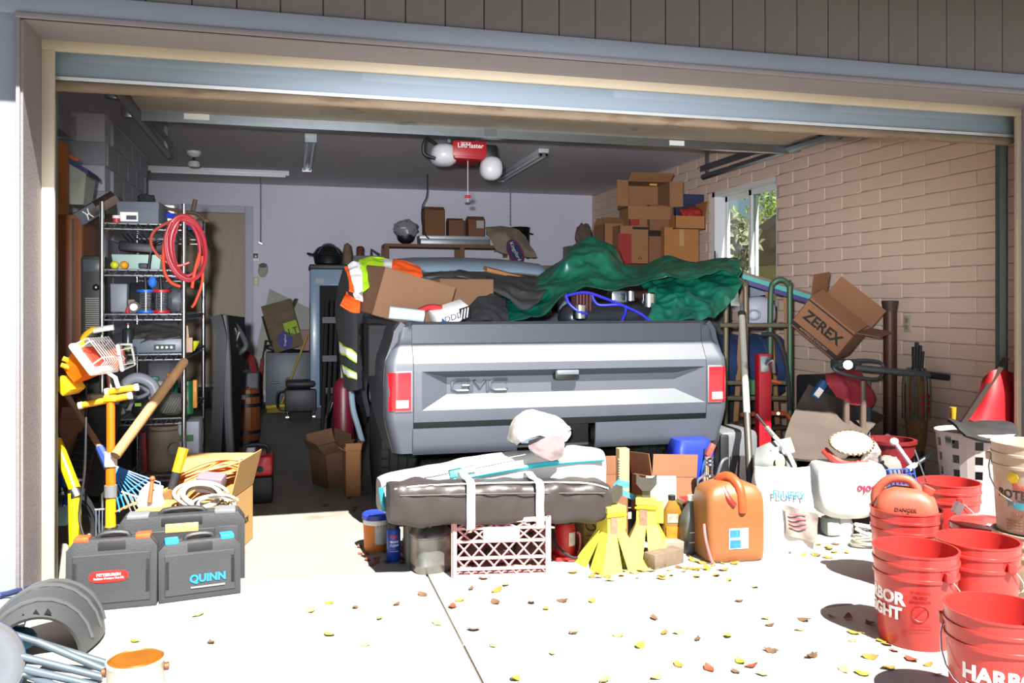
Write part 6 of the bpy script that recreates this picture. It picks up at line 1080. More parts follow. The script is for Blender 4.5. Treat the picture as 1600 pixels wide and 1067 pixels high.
gb_ = thing('game_board', 'slanted wooden board with turquoise and purple painted edges', 'board', at(1220, 470, 5.9)); A, B_, C_ = at(1160, 428, 5.7), at(1296, 470, 5.5), at(1160, 428, 5.7) + V((.1, .7, .09)); D__ = C_ + (B_ - A)
n_ = (B_ - A).cross(C_ - A).normalized(); n_ = n_ if n_.z > 0 else -n_
MB().loft([[A, B_, D__, C_], [p + n_ * .02 for p in (A, B_, D__, C_)]]).part('top', mat('#6a564c', .6, var=.2), gb_, w=1)
for k, hx in ((0, '#3f9a92'), (1, '#34246a')): MB().loft([[A - V((0, .004, .0 + .035 * k)), B_ - V((0, .004, .035 * k)), B_ - V((0, .004, .035 * k + .034)), A - V((0, .004, .035 * k + .034))], [A + V((0, .016, -.035 * k)), B_ + V((0, .016, -.035 * k)), B_ + V((0, .016, -.035 * k - .034)), A + V((0, .016, -.035 * k - .034))]]).part('painted_edge', mat(hx, .5), gb_, w=1)
for px, q in ((1150, 1163), (1225, 1200), (1240, 1228)): MB().tube([at(q, 446, 5.85), V((at(px, 520, 5.85).x, 5.89, .0))], .025, n=4).part('leg', mat('#8a6440', .7), gb_, w=1)
MB().prism([(0, 0), (.3, -.1), (.3, -.4), (.05, -.4)], .015, face(1150, 420, 6.3)).obj('grey_panel_sheet', mat('#8d93a4', .6), 'pale grey panel standing behind the slanted board', 'sheet')
MB().b2((2.62, 5.2, 0), (2.9, 5.5, .42)).obj('tan_shop_bin', mat('#77786c', .7), 'dull grey green bin between truck and hand truck', 'bin')
for k, (px, py) in enumerate(((1165, 660), (1200, 668), (1180, 690))): MB().box(at(px, py, 5.55), (.3, .1, .02), rot=(0, .1 * k - .1, .2)).obj('scrap_board', mat(('#6d5844', '#59483a', '#7a6a52')[k], .8), ('flat scrap board lying low behind the hand truck', 'dark scrap board under the orange lever', 'light scrap board at the foot of the hand truck')[k], 'board')
# ------------------------------------------------------------------ back of the garage
sf = thing('gun_safe', 'grey steel safe with lever handle and dial at the back wall', 'safe', (.02, 10.8, 0)); zt = .69; x0_, x1_ = at(415, 600, 10.6).x, at(484, 600, 10.6).x
MB().b2((x0_, 10.6, .02), (x1_, 11.1, zt), bev=.008).part('body', mat('#5b6268', .5, var=.15), sf, w=1); d_ = MB().b2((x0_ + .02, 10.58, .04), (x1_ - .02, 10.602, zt - .02), bev=.006).part('door', mat('#59626a', .45, var=.2, vs=10), sf, w=1); MB().cyl(at(422, 599, 10.55), at(438, 597, 10.54), .012).part('lever', M_chrome, d_, w=1); MB().cyl(at(451, 595, 10.585), at(451, 595, 10.54), .045).part('dial', M_blk, d_, w=1)
MB().loft([[at(388, 600, 11.15), at(472, 630, 11.1), at(505, 492, 11.48), at(421, 451, 11.5)], [at(388, 600, 11.15) + V((0, .02, 0)), at(472, 630, 11.1) + V((0, .02, 0)), at(505, 492, 11.48) + V((0, .02, 0)), at(421, 451, 11.5) + V((0, .02, 0))]]).obj('whiteboard', mat('#a9a8a0', .5), 'pale board with metal edge tilted against the back wall', 'board')
t = carton('printed carton with a lime label tipped on top of the safe', at(450, 545, 10.75), (.36, .25, .46), (R(0), R(-16), R(8)), (100, None, None, 130), mat('#6a5a44', .8, var=.4, vs=8)); MB().box((.09, -.128, .24), (.16, .004, .16)).part('lime_label', mat('#8fae1c', .6), t); text('LT', .11, M_ink, t, fr((.1, -.131, .2), (1, 0, 0), (0, 0, 1))); MB().prism([(.09 * math.cos(a), .11 * math.sin(a)) for a in [6.283 * i / 20 for i in range(20)]], .004, fr((-.02, -.128, .12), (1, 0, 0), (0, 0, 1))).part('logo_oval', mat('#2a2f7a'), t); text('Kingsford', .035, M_wht, t, fr((-.02, -.132, .12), (.3, 0, 1), (-1, 0, .3)))
MB().b2(at(466, 548, 10.7), at(484, 515, 10.9), bev=.005).obj('pink_box', mat('#9a7a72', .8), 'small dull pink box beside the printed carton', 'box')
b = MB().box(at(430, 545, 10.7), (.2, .15, .06), rot=(0, .3, .2), bev=.02).ball(at(455, 549, 10.65), .06, 8, (2.2, 1, .5), .2); b.obj('drill_case', M_blk, 'black tools heaped on the safe', 'tools')
MB().tube([at(413, 548, 10.6), at(415, 532, 10.6), at(426, 534, 10.6)], .014, n=6).obj('c_clamp', M_steel, 'small steel clamp at the corner of the safe', 'clamp')
br = thing('push_broom', 'yellow push broom leaning on the safe', 'broom', at(436, 642, 10.3)); MB().cyl(at(437, 638, 10.3), at(480, 524, 10.5), .013).part('handle', mat('#a88f3a', .5), br, w=1); MB().box(at(436, 638, 10.3) + V((0, 0, .03)), (.3, .06, .035), rot=(0, -.05, 0), bev=.01).part('head', mat('#c8a81c', .5), br, w=1); MB().box(at(436, 640, 10.3), (.27, .05, .06)).part('bristles', mat('#8d7a2a', .9), br, w=1)
bo = thing('mechanic_stool', 'black rolling mechanic stool on chrome casters', 'stool', (.12, 9.75, 0)); MB().b2((-.17, -.15, .1), (.17, .15, .34), bev=.02).part('drawer_box', mat('#33363a', .5), bo); MB().b2((-.16, -.16, .36), (.16, .16, .43), bev=.03).part('seat', mat('#1c1c1e', .5), bo); MB().tube([(-.17, -.1, .12), (-.24, -.1, .15), (-.24, -.1, .3), (-.17, -.1, .33)], .014, k=4).part('side_rail', M_chrome, bo)
for x in (-.14, .14):
    for y in (-.12, .12): MB().cyl((x, y, .08), (x, y, .12), .012).cyl((x - .015, y, .04), (x + .015, y, .04), .04).part('caster', M_chrome, bo)
# pale blue freezer, dark recess painted as a black panel, pot on top
fz = thing('upright_freezer', 'pale blue upright refrigerator with its dark inside painted black', 'refrigerator', (.55, 9.85, 0)); x0_, x1_ = at(485, 500, 9.7).x, at(545, 500, 9.7).x; zt = at(500, 420, 9.7).z; M_fz = mat('#7d95aa', .3, var=.05, coat=.3)
MB().b2((x0_, 9.72, .12), (x1_ + .3, 10.3, zt), bev=.015).part('cabinet', M_fz, fz, w=1); MB().b2((x0_ + .1, 9.7, .15), (x1_ + .28, 9.722, at(500, 446, 9.7).z)).part('black_inside', mat('#0b0c0e', .8, var=0), fz, w=1); MB().b2((x0_, 9.69, .15), (x0_ + .1, 9.72, at(500, 446, 9.7).z), bev=.005).part('door_edge', M_fz, fz, w=1); MB().b2(at(493, 443, 9.7), at(507, 435, 9.7) + V((0, .03, 0))).part('badge', mat('#4a4d52', .4), fz, w=1); MB().b2((x0_ - .01, 9.7, zt), (x1_ + .31, 10.31, zt + .05), bev=.01).part('top_panel', M_blk, fz, w=1); MB().b2((x0_ + .02, 9.76, 0), (x1_ + .28, 10.2, .13)).part('plinth', M_blk, fz, w=1)
rp = thing('roasting_pot', 'black enamel roaster with domed lid on the refrigerator', 'pot', (at(513, 415, 9.9).x, 9.95, zt + .05)); MB().lathe([(.11, 0), (.15, .02), (.165, .1), (.17, .105)], 26).part('pot', M_blk, rp); MB().lathe([(.172, .105), (.165, .14), (.12, .2), (.06, .225), (0, .23)], 26).part('lid', mat('#1b1c1f', .3), rp); MB().lathe([(.17, .1), (.176, .105), (.17, .11)], 26).part('rim', M_steel, rp); MB().tube([(-.17, -.03, .12), (-.22, -.02, .13), (-.22, .02, .13), (-.17, .03, .12)], .012, k=3).part('handle', M_blk, rp); MB().tube([(-.12, -.12, .13), (-.05, -.14, .22), (.05, -.14, .22), (.12, -.12, .13)], .012, k=4).part('lid_handle', M_blk, rp)
MB().lathe([(.05, 0), (.06, .1), (.05, .16), (.035, .24), (.0, .26)], 12, V((at(543, 415, 9.9).x, 9.95, zt + .05))).obj('carved_figure', mat('#6a5c48', .8, bump=.4), 'carved wooden figure beside the black roaster', 'figurine')
MB().b2(V((at(557, 400, 10.6).x, 10.6, 1.55)), V((at(569, 400, 10.6).x, 10.7, at(563, 384, 10.6).z)), bev=.03).obj('amber_jar', mat('#5a2c18', .3), 'dark amber jar behind the safety vest', 'jar')
MB().tube([at(580, 402, 10.6), at(580, 390, 10.6), at(592, 398, 10.6)], .02, n=6).obj('grey_gadget', mat('#4a4d58', .5), 'small blue grey gadget beside the amber jar', 'gadget')
MB().b2(V((at(548, 400, 10.6).x, 10.5, 0)), V((at(600, 400, 10.6).x, 10.9, at(570, 400, 10.6).z)), bev=.01).obj('side_cabinet', mat('#77746e', .7), 'grey side cabinet behind the truck cab', 'cabinet')
# items between aisle and truck
b = MB()
for px in (508, 516, 524): b.tube([V((at(px - 4, 640, 8.6).x, 8.6, 0)), at(px, 560, 8.7), at(px + 3, 470, 8.8)], .022, n=8)
for py in (500, 560, 610): b.box(at(515, py, 8.66), (.14, .03, .06))
b.obj('folding_chair', M_blk, 'folded black metal chair in front of the refrigerator', 'chair')
t = thing('red_gas_cylinder', 'maroon gas cylinder standing beside the truck', 'gas cylinder', (.385, 6.4, 0)); zt = at(537, 590, 6.4).z; MB().lathe([(.07, 0), (.078, .02), (.078, zt - .08), (.06, zt - .03), (.03, zt)], 22).part('cylinder', mat('#641428', .4, var=.1), t); MB().cyl((0, 0, zt), (0, 0, zt + .1), .022).part('valve', mat('#8d8f8a', .5), t)
MB().tube([at(549, 612, 6.1), at(552, 640, 6.05), at(560, 668, 6.0), at(566, 690, 5.95)], .02, k=5).obj('pale_blue_hose', mat('#8fa5b2', .4), 'pale blue hose hanging behind the rear wheel', 'hose')
carton('crushed open carton on the floor beside the rear tire', (.3, 6.12, 0), (.2, .24, .26), (R(4), R(-8), R(24)), (130, 110, 120, 95), M_card_shade)
carton('small torn carton in front of the maroon cylinder', (.4, 5.78, 0), (.1, .18, .3), (0, 0, R(3)), (95, None, 150, 100), M_card)
MB().tube([V((at(505, 690, 7.2).x, 7.2, 0)), at(510, 655, 7.2), at(520, 618, 7.3), at(524, 640, 7.3), V((at(520, 690, 7.3).x, 7.3, 0))], .014, n=8).obj('chrome_frame', M_chrome, 'bent chrome tube frame standing by the maroon cylinder', 'frame')
ba = thing('wooden_barrel', 'small stained wooden barrel with black iron hoops', 'barrel', (-.38, 8.1, 0)); M_bw = mat('#7a4524', .4, var=.2, vs=10, stretch=(6, 6, .6))
bmz = [(.105, 0), (.122, .1), (.13, .23), (.128, .33), (.122, .42), (.112, .5)]; rB = lambda z: lerp([(b_, a_) for a_, b_ in bmz[::-1]], z)
for i in range(16):
    a0, a1 = 2 * math.pi * i / 16 + .012, 2 * math.pi * (i + 1) / 16 - .012; rings = []
    for r_, z in bmz: rings.append([V((r_ * math.cos(a0), r_ * math.sin(a0), z)), V((r_ * math.cos(a1), r_ * math.sin(a1), z)), V((r_ * .9 * math.cos(a1), r_ * .9 * math.sin(a1), z)), V((r_ * .9 * math.cos(a0), r_ * .9 * math.sin(a0), z))])
    MB().loft(rings).part('stave', M_bw, ba)
for z in (.03, .12, .36, .45): MB().lathe([(rB(z) + .001, z - .016), (rB(z) + .006, z - .014), (rB(z) + .006, z + .014), (rB(z) + .001, z + .016)], 28).part('hoop', M_blk, ba)
MB().cyl((0, 0, .47), (0, 0, .485), .1).part('head', M_blk, ba); MB().b2((-.07, -.135, .42), (.0, -.122, .46)).part('paper_tag', M_wht, ba)
coil(at(370, 585, 8.5), .2, 6, .012, .03, (R(85), R(10), R(25)), 21, 1.2).obj('red_cable_coil', mat('#7d1c24', .5), 'dark red hose coil hanging behind the barrel', 'hose')
MB().box(at(383, 605, 8.6), (.09, .09, .12), bev=.004).obj('little_wooden_box', M_card3, 'little brown box on the barrel', 'box')
MB().b2((-.62, 8.5, 0), (-.28, 8.85, .62), bev=.02).obj('grey_tool_chest', mat('#3c3f44', .5), 'low dark tool chest behind the barrel', 'chest')
t = thing('patio_umbrella', 'closed striped red and white umbrella leaning beside the safe', 'umbrella', V((at(404, 640, 10.9).x, 10.9, 0))); MB().tube([V((at(402, 640, 10.9).x, 10.9, 0)), at(406, 600, 10.9), at(410, 560, 10.95)], lambda u: .05 - .03 * u, n=8).part('canopy', mat('#8d3a30', .7, var=.7, vs=20), t, w=1); MB().cyl(at(410, 562, 10.95), at(412, 548, 10.97), .01).part('tip', M_blk, t, w=1)
MB().b2(V((at(394, 630, 11.1).x, 11.1, 0)), at(402, 566, 11.2)).obj('white_shelf_board', mat('#b5b5b8', .6), 'white board standing beside the striped umbrella', 'board')
# wooden shelf with cartons, bag and pot
sh = thing('wooden_shelf', 'plain wooden shelf frame along the back wall above the truck', 'shelf', (1.7, 11.2, 0)); ys = 11.1; xs0, xs1 = at(601, 380, ys).x, at(790, 385, ys).x; zs_ = at(650, 381, ys).z; M_pl = mat('#7d5a40', .75, var=.15, stretch=(.5, 3, 3))
MB().b2((xs0, ys, zs_ - .04), (xs1 + .35, ys + .4, zs_), bev=.003).part('top_board', M_pl, sh, w=1); zb = at(650, 412, ys).z
MB().b2((xs0, ys, zb - .04), (at(876, 410, ys).x, ys + .4, zb), bev=.003).part('lower_board', mat('#96785a', .75, var=.15), sh, w=1)
for px in (604, 722, 800):
    for y in (ys, ys + .36): MB().b2((at(px, 390, ys).x - .03, y, 0), (at(px, 390, ys).x + .03, y + .04, zs_ - .04)).part('upright', M_pl, sh, w=1)
T = lambda px, z=None, Y=ys + .15: V((at(px, 380, Y).x, Y, zs_ if z is None else z))
wl_ = thing('work_light_fixture', 'grey metal shop light fixture lying on the wooden shelf', 'light fixture', T(712)); za, zc2 = at(712, 389, ys).z, at(712, 372, ys).z; hh = .13
MB().b2((at(657, 380, ys).x, ys - .02, zs_), (at(765, 380, ys).x, ys + .3, zs_ + hh * .55), bev=.004).part('reflector', mat('#9aa0a6', .4, .5), wl_, w=1); MB().b2((at(656, 380, ys).x, ys + .02, zs_ + hh * .55), (at(766, 380, ys).x, ys + .28, zs_ + hh * .9), bev=.004).part('channel', mat('#b9bdc2', .4, .3), wl_, w=1)
zf = zs_ + hh * .9
for px, w_, yt, lb in ((677, 35, 329, 'tall plain carton on the shop light fixture'), (711, 28, 345, 'low plain carton between two others on the shelf'), (742, 30, 344, 'low carton with white label on the shelf')):
    hh_ = at(px, yt, ys + .1).z - zf; c_ = carton(lb, T(px, zf), (w_ * .0077, .2, hh_), (0, 0, 0), (30 if px != 711 else 8, 20, None, None), M_card3)
    if px == 742: MB().box((.05, -.102, hh_ - .06), (.1, .004, .1)).part('label', mat('#b5b5b0'), c_)
pb = thing('bagged_helmet', 'dark bowl wrapped in a clear grey plastic bag on the shelf', 'bowl', T(634)); MB().ball((0, 0, .1), .12, 10, (1.0, .8, .8)).part('bowl', M_blk, pb); MB().ball((0, 0, .2), .165, 12, (1, .8, .75), .25, 4).part('plastic_bag', mat('#8d9096', .3, bump=.4, bs=15), pb)
bgk = thing('charcoal_bag', 'tan paper charcoal bag with a dark blue logo lying over the shelf', 'bag', at(800, 395, 10.9)); b = MB().grid(csheet([[at(757, 358, 11.15), at(778, 352, 11.1), at(800, 358, 11.1), at(822, 372, 11.1)], [at(764, 372, 11.0), at(786, 368, 10.93), at(808, 376, 10.92), at(832, 390, 10.95)], [at(775, 392, 10.95), at(795, 398, 10.88), at(812, 402, 10.88), at(838, 405, 10.92)]], 20, 24, .03, 6, .06, .03), 20, 24, .06); b.part('paper', mat('#8f8270', .8, bump=.2), bgk, w=1)
Mk = fr(at(805, 393, 10.8), at(815, 410, 10.8) - at(798, 376, 10.85), (1, 0, .5)); MB().prism([(.17 * math.cos(a), .1 * math.sin(a)) for a in [6.283 * i / 22 for i in range(22)]], .01, Mk).part('logo_oval', mat('#23285a'), bgk, w=1); MB().tube([Mk @ V((.15 * math.cos(a), .085 * math.sin(a), .0)) for a in [6.283 * i / 22 for i in range(22)]], .01, n=4, closed=True).part('logo_ring', mat('#a02a34'), bgk, w=1); text('Kingsford', .07, M_wht, bgk, Mk @ Matrix.Translation((0, 0, .008 if Mk.col[2].y < 0 else -.008)) @ (Matrix() if Mk.col[2].y < 0 else Matrix.Rotation(math.pi, 4, 'X')), w=1)
sp = thing('stock_pot', 'black enamel stock pot with side handles on the shelf', 'pot', T(812)); MB().lathe([(.125, 0), (.135, .02), (.14, .24), (.148, .25), (.14, .26), (.0, .275)], 26).part('pot', mat('#141518', .25), sp)
for s in (-1, 1): MB().tube([(s * .14, -.03, .18), (s * .18, -.02, .17), (s * .18, .02, .17), (s * .14, .03, .18)], .008, k=3).part('handle', M_blk, sp)
wbx = thing('white_long_box', 'long white carton with black print below the shelf boards', 'carton', T(763, zb)); MB().b2((at(725, 405, ys).x - at(763, 405, ys + .15).x, -.12, 0), (at(800, 405, ys).x - at(763, 405, ys + .15).x, .05, .095), bev=.003).part('box', mat('#c9c9cc', .6), wbx)
for x in (-.15, -.03, .2): MB().b2((x, -.124, .03), (x + .08, -.12, .06)).part('print', mat('#3a3a3e', .6, var=.6, vs=60), wbx)
for px, sx, hx, lb in ((618, 1.0, '#3a4452', 'dark folded cap lying low on the shelf'), (640, 1.1, '#5c3430', 'dull red folded cap beside the dark one'), (660, .7, '#4a4d52', 'small grey folded cap on the lower board'), (685, 1.2, '#50535c', 'wide grey folded cap on the lower board')): MB().ball(T(px, zb + .03), .07, 8, (sx, 1, .55), .2).obj('cap', mat(hx, .8), lb, 'cap', 'caps on the lower board')
pbag = MB().ball(at(912, 370, 10.9), .16, 12, (.75, .6, 1.1), .35, 4); pbag.obj('paper_grocery_bag', mat('#6a5a50', .8, bump=.2), 'crumpled brown paper bag near the back corner', 'bag')
MB().b2((3.6, 10.75, 0), (4.1, 11.1, at(912, 385, 10.9).z)).obj('tall_locker', mat('#8f8a88', .7), 'plain grey locker under the paper bag', 'locker')
# ------------------------------------------------------------------ carton stack on the dark dresser
dr = thing('dresser', 'dark brown dresser carrying the stacked cartons', 'dresser', (3.55, 8.2, 0)); zd = at(1000, 413, 8.1).z
xa, xb = at(960, 413, 8.0).x, at(1100, 413, 8.0).x
MB().b2((xa, 8.0, .05), (xb, 8.6, zd - .03), bev=.01).part('carcass', mat('#3c231a', .5), dr, w=1); MB().b2((xa - .03, 7.96, zd - .035), (xb + .03, 8.62, zd), bev=.006).part('top', mat('#45281c', .4), dr, w=1)
for k in range(5): f_ = MB().b2((xa + .03, 7.985, .12 + .3 * k), (xb - .03, 8.0, .38 + .3 * k), bev=.005).part('drawer', mat('#45281c', .45), dr, w=1); MB().ball(((xa + xb) / 2, 7.975, .25 + .3 * k), .018, 6).part('knob', M_steel, f_, w=1)
def stk(lab, x0, x1, y0, y1, Y, d, rz=0, flaps=(0, 0, 0, 0), m=None, tape=False, z=None):
    a, b_ = at(x0, y1, Y), at(x1, y0, Y); c = V(((a.x + b_.x) / 2, Y + d / 2, a.z if z is None else z)); return carton(lab, c, (b_.x - a.x, d, b_.z - c.z), (0, 0, rz), flaps, m, tape=tape, group='stacked cartons by the window')
M_c5 = mat('#8a6040', .85, var=.08); M_c6 = mat('#a0693a', .85, var=.08); M_rd = mat('#8d2a26', .8)
stk('tall carton with a peaked lid at the end of the carton stack', 944, 975, 350, 406, 8.2, .3, 0, (40, 40, None, None), M_c5, z=zd)
w1 = stk('moving carton with a red side and recycling mark in the bottom row', 968, 1014, 354, 412, 8.0, .3, 0, (0, 0, 0, 0), M_c5, z=zd)
MB().b2((-.175, -.152, 0), (-.03, -.1505, .3)).part('red_panel', M_rd, w1); MB().tube([(.06 + .022 * math.cos(a), -.153, .06 + .022 * math.sin(a)) for a in (1.57, 3.66, 5.76)], .004, n=4, closed=True).part('recycling_mark', M_ink, w1); MB().b2((-.02, -.153, .345), (.15, -.151, .37)).part('printed_bar', M_ink, w1)
w2 = stk('narrow dark carton with black print in the bottom row', 1013, 1038, 362, 412, 8.0, .3, 0, (0, 0, 0, 0), M_card3, z=zd); MB().b2((-.08, -.153, .28), (.08, -.151, .34)).part('printed_bar', M_ink, w2)
stk('large golden carton with taped seam in the bottom row', 1040, 1093, 357, 415, 7.9, .34, R(-4), (0, 0, 0, 0), M_c6, tape=True, z=zd)
zr2 = at(990, 354, 8.0).z
w3 = stk('small carton with a red lower corner in the middle row', 984, 1014, 323, 354, 8.05, .28, 0, (0, 0, 0, 0), M_c5); MB().prism([(-.1, 0), (.0, 0), (.0, .12), (-.1, .06)], .003, fr((0, -.142, 0), (1, 0, 0), (0, 0, 1))).part('red_corner', M_rd, w3)
stk('dull brown carton in the middle row of the stack', 1014, 1052, 322, 362, 8.0, .3, 0, (0, 0, 0, 0), M_card3)
p0, p1 = at(986, 322, 7.95), at(1050, 284, 7.95)
w4 = carton('big open carton lying with flaps thrown wide on top of the stack', ((p0.x + p1.x) / 2, 8.3, (p0.z + p1.z) / 2), (p1.x - p0.x, p1.z - p0.z, .34), (R(90), 0, R(-4)), (175, 120, 165, 150), M_c5, group='stacked cartons by the window'); MB().box((.06, .1, .3), (.08, .02, .004)).part('yellow_tape', mat('#b09a3a'), w4)
w5 = stk('open carton with dark blue inside and red netting near the window', 1055, 1102, 338, 357, 7.85, .3, 0, (None, 95, None, 100), M_c6)
MB().ball(at(1080, 333, 7.95), .11, 10, (1.1, .8, .55), .25, 6).obj('red_netting', mat('#a02622', .6, var=.3, vs=30, bump=.5), 'heap of red netting in the open carton', 'netting')
MB().b2(at(1056, 342, 8.1), at(1100, 304, 8.1) + V((0, .05, 0))).obj('blue_poster_box', mat('#232a4a', .6, var=.4, vs=10), 'dark blue printed box standing behind the red netting', 'box')
MB().b2((3.2, 6.55, 0), (3.62, 6.95, at(1100, 421, 6.7).z), bev=.01).obj('steel_locker', mat('#4a4d50', .5), 'dark steel locker under the black wire rack', 'locker')
b = MB()
for k in range(5): b.cyl(at(1084 + 11 * k, 411, 6.9), at(1090 + 11 * k, 417, 6.6), .005, n=5)
b.tube([at(1112, 425, 6.6), at(1114, 408, 6.6), at(1130, 406, 6.6), at(1142, 414, 6.6)], .007, n=5, k=4).cyl(at(1117, 420, 6.6), at(1117, 392, 6.6), .006, n=5).tube([at(1084, 412, 6.9), at(1140, 410, 6.9), at(1134, 420, 6.6), at(1088, 420, 6.6)], .008, n=6, closed=True); b.obj('wire_basket', M_blk, 'black wire basket rack beside the window', 'basket')
# ------------------------------------------------------------------ near left corner
pc = thing('paint_can', 'old white paint can with a rusty orange lid on the driveway', 'paint can', (-.45, 2.8, 0)); MB().lathe([(.08, 0), (.084, .004), (.082, .01), (.082, .17), (.085, .175), (.085, .182), (.08, .184), (.08, .17), (0, .17)], 32).part('can', mat('#c2bdb4', .4, .2, dark='#8a5a30', ds=9, dk=.66), pc); MB().lathe([(.079, .18), (.074, .184), (.07, .179), (.064, .179), (.062, .183), (0, .181)], 32).part('lid', mat('#8d5410', .45, .3, var=.35, vs=12, dark='#4a2a10', ds=10, dk=.6), pc)
for s in (-1, 1): MB().cyl((s * .082, 0, .15), (s * .094, 0, .15), .012, n=10).part('ear', mat('#7a4a2a', .5, .4), pc)
gd_ = thing('grey_fender_liner', 'grey moulded plastic fender liner with curved ribs by the jamb', 'car part', (-.86, 3.45, 0))
def dome(u, v):
    a = math.pi * (.02 + .96 * v); r_ = .15 + .035 * math.sin(math.pi * u); y = -.22 + .44 * u; return (r_ * math.cos(a), y * .8 + .05 * math.cos(a), .235 * math.sin(a) * (.75 + .25 * math.sin(math.pi * u)))
MB().grid(dome, 20, 24, .012).part('shell', mat('#3f4143', .45, .1), gd_)
for u in (.2, .45, .7, .92): MB().tube([V(dome(u, .05 + .9 * k / 10)) + V((0, 0, .004)) for k in range(11)], .008, n=6).part('rib', mat('#4a4c4e', .45), gd_)
for k in range(4): MB().prism([(-.012, 0), (.012, 0), (0, .02)], .004, Matrix.Translation(V(dome(.05 + .02 * k, .4 + .08 * k)) + V((.0, -.012, -.01 * k))) @ Matrix.Rotation(math.pi / 2, 4, 'X')).part('notch', M_blk, gd_)
ch = thing('folded_lawn_chair', 'folded lawn chair of pale blue metal tubes lying on the driveway', 'chair', (-.78, 2.95, 0)); M_tb = mat('#66747f', .35, .5)
for (a0, a1), (b0, b1), z0, z1 in (((0, 985), (166, 1036), .14, .03), ((60, 1003), (168, 1048), .12, .025), ((20, 1022), (160, 1058), .1, .02), ((40, 1045), (150, 1072), .07, .015), ((-20, 1030), (120, 1085), .06, .015)):
    MB().cyl(gnd(a0, a1, z0), gnd(b0, b1, z1), .012, n=12).part('tube', M_tb, ch, w=1)
MB().cyl(gnd(-40, 990, .13), gnd(-15, 1060, .05), .012).part('tube', M_tb, ch, w=1)
MB().grid(csheet([[gnd(-45, 930, .12), gnd(0, 935, .13), gnd(42, 925, .1)], [gnd(-50, 955, .1), gnd(0, 958, .1), gnd(40, 950, .06)], [gnd(-50, 985, .05), gnd(0, 985, .05), gnd(38, 975, .02)]], 14, 18, .015, 10, .01), 14, 18, .01).obj('white_canvas', mat('#a9aab0', .7, bump=.2), 'folded pale canvas with blue hem against the front wall', 'canvas')
MB().tube([gnd(-40, 926, .14), gnd(0, 930, .145), gnd(42, 918, .115)], .012, k=4).obj('blue_hem_strap', mat('#26345e', .7), 'dark blue strap lying along the pale canvas', 'strap')
MB().ball(gnd(18, 1000, .05), .075, 10, (1.1, 1, .6), .2).obj('teal_bag', mat('#2c6f88', .6, bump=.2), 'small teal cloth bag under the pale blue tubes', 'bag')
t = thing('hubcap', 'silver hubcap standing on edge at the driveway corner', 'hubcap', gnd(-40, 1090)); MB().lathe([(.15, 0), (.145, .02), (.12, .03), (.1, .025), (.04, .04), (0, .042)], 30, (0, 0, .1), rot=(R(60), 0, R(40))).part('disc', mat('#b5b7ba', .25, .8), t); MB().lathe([(.152, -.01), (.156, 0), (.152, .012)], 30, (0, 0, .1), rot=(R(60), 0, R(40))).part('dark_rim', mat('#2a3350', .5), t)
# ------------------------------------------------------------------ fallen leaves
LM = [mat('#a89a2c', .7, var=.2, vs=30), mat('#8a6a2a', .7, var=.2, vs=30), mat('#7d3a20', .7, var=.2, vs=30), mat('#b5a860', .7, var=.2, vs=30), mat('#5e4630', .8, var=.2, vs=30)]
def leaf_mesh(m, sd):
    rr = random.Random(sd); n = 7; b = MB(); up, lo_ = [], []
    for i in range(n):
        u = i / (n - 1); x = -.5 + u; wd = .3 * math.sin(math.pi * u) ** .8 * (1 + .25 * rr.uniform(-1, 1)) + .01; z = .16 * (u - .5) ** 2 * 4 * rr.uniform(.6, 1.4); up.append((x, wd, z + .12 * wd)); lo_.append((x, -wd, z + .1 * wd))
    mid = [(-.5 + i / (n - 1), 0, (up[i][2] + lo_[i][2]) / 2 - .03) for i in range(n)]
    vs = up + mid + lo_; fs = []
    for i in range(n - 1): fs += [(i, i + 1, n + i + 1, n + i), (n + i, n + i + 1, 2 * n + i + 1, 2 * n + i)]
    b.add(vs, fs); b.tube([(.48, 0, .1), (.6, .02, .12), (.72, .03, .1)], .014, n=4); return b.mesh('leaf', m)
LEAF = [[leaf_mesh(m, 10 * i + j) for j in range(2)] for i, m in enumerate(LM)]
KIND = ['yellow', 'tan', 'reddish brown', 'pale', 'dark brown']
def leaf(px, py, k, s, where):
    o = bpy.data.objects.new('fallen_leaf', LEAF[k][random.randrange(2)]); COL.objects.link(o); o.location = gnd(px, py) + V((0, 0, .003)); o.scale = (s, s, s); o.rotation_euler = (random.uniform(-.25, .25), random.uniform(-.25, .25), random.uniform(0, 6.28))
    o['label'] = 'dry %s leaf %s' % (KIND[k], where); o['category'] = 'leaf'; o['group'] = 'fallen leaves ' + where
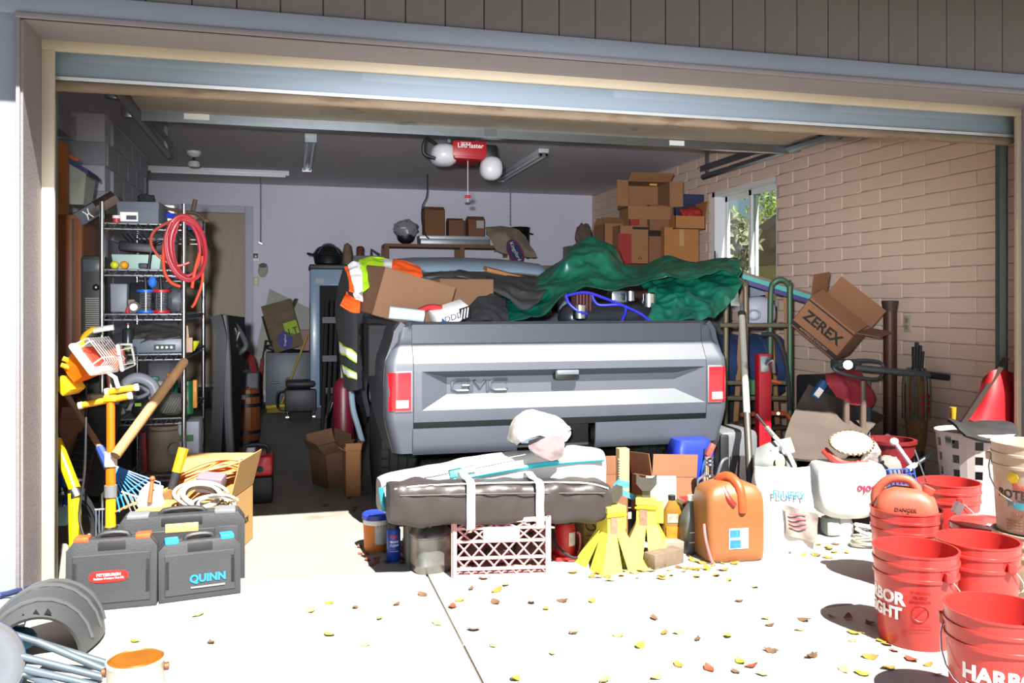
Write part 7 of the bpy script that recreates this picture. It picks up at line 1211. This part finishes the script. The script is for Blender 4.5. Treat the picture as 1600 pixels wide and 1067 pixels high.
OPEN = [(515, 993, 0), (515, 943, 0), (593, 967, 3), (683, 975, 3), (707, 949, 2), (719, 939, 0), (756, 905, 2), (736, 921, 4), (776, 924, 1), (790, 915, 3), (774, 942, 4), (572, 1009, 3), (925, 940, 0), (830, 943, 4), (853, 952, 0), (895, 990, 4), (863, 1022, 3), (967, 994, 3), (1022, 967, 4), (1038, 990, 1), (1060, 990, 3), (1137, 995, 0), (1197, 967, 3), (1203, 978, 4), (1258, 970, 4), (1060, 1040, 1), (1108, 1046, 2), (1150, 1051, 4), (1157, 1035, 0), (1174, 1042, 2), (1190, 1055, 3), (1265, 1027, 4), (1205, 1018, 4), (805, 1062, 0), (945, 1064, 3), (1180, 918, 3), (1120, 900, 1), (1140, 907, 0), (1155, 940, 4), (1025, 1060, 3), (620, 945, 4), (555, 950, 4), (1380, 1002, 0), (1386, 1008, 1), (1398, 1018, 2), (1360, 1028, 1), (1388, 1045, 1), (1425, 1032, 2), (1450, 1040, 1), (1465, 1055, 1), (1335, 990, 0), (1333, 1002, 3), (1293, 872, 1), (1275, 868, 0), (1323, 864, 1), (1300, 965, 2), (1325, 966, 2), (1360, 975, 4), (1270, 1026, 4), (486, 955, 3), (1250, 985, 3), (1320, 1048, 3), (1348, 1054, 0), (310, 962, 3), (330, 1005, 4), (211, 1003, 0), (1495, 1000, 1), (1480, 1010, 0), (880, 940, 4), (660, 930, 4), (770, 1010, 3), (740, 985, 4), (1000, 1010, 0), (1090, 1000, 4)]
for px, py, k in OPEN: leaf(px, py, k, random.uniform(.035, .06), 'on the open driveway' if px < 1250 else 'around the red buckets')
rr = random.Random(5)
for i in range(34): leaf(rr.gauss(1000, 55), rr.uniform(882, 908), rr.choice((0, 1, 1, 2, 3, 3)), rr.uniform(.03, .055), 'heaped before the jack stands')
for i in range(26): leaf(rr.uniform(560, 640), rr.uniform(850, 884), rr.choice((1, 2, 2, 4)), rr.uniform(.03, .05), 'piled between the orange tub and the metal can')
for i in range(22): leaf(rr.uniform(1070, 1150), rr.uniform(868, 890), rr.choice((3, 3, 1, 0)), rr.uniform(.03, .05), 'before the orange fuel can')
for i in range(14): leaf(rr.uniform(505, 575), rr.uniform(740, 800), rr.choice((2, 4, 1)), rr.uniform(.03, .05), 'on the garage floor by the rear tire')
for i in range(14): leaf(rr.uniform(1220, 1370), rr.uniform(848, 872), rr.choice((1, 3, 0, 4)), rr.uniform(.03, .05), 'under the white sprayer')
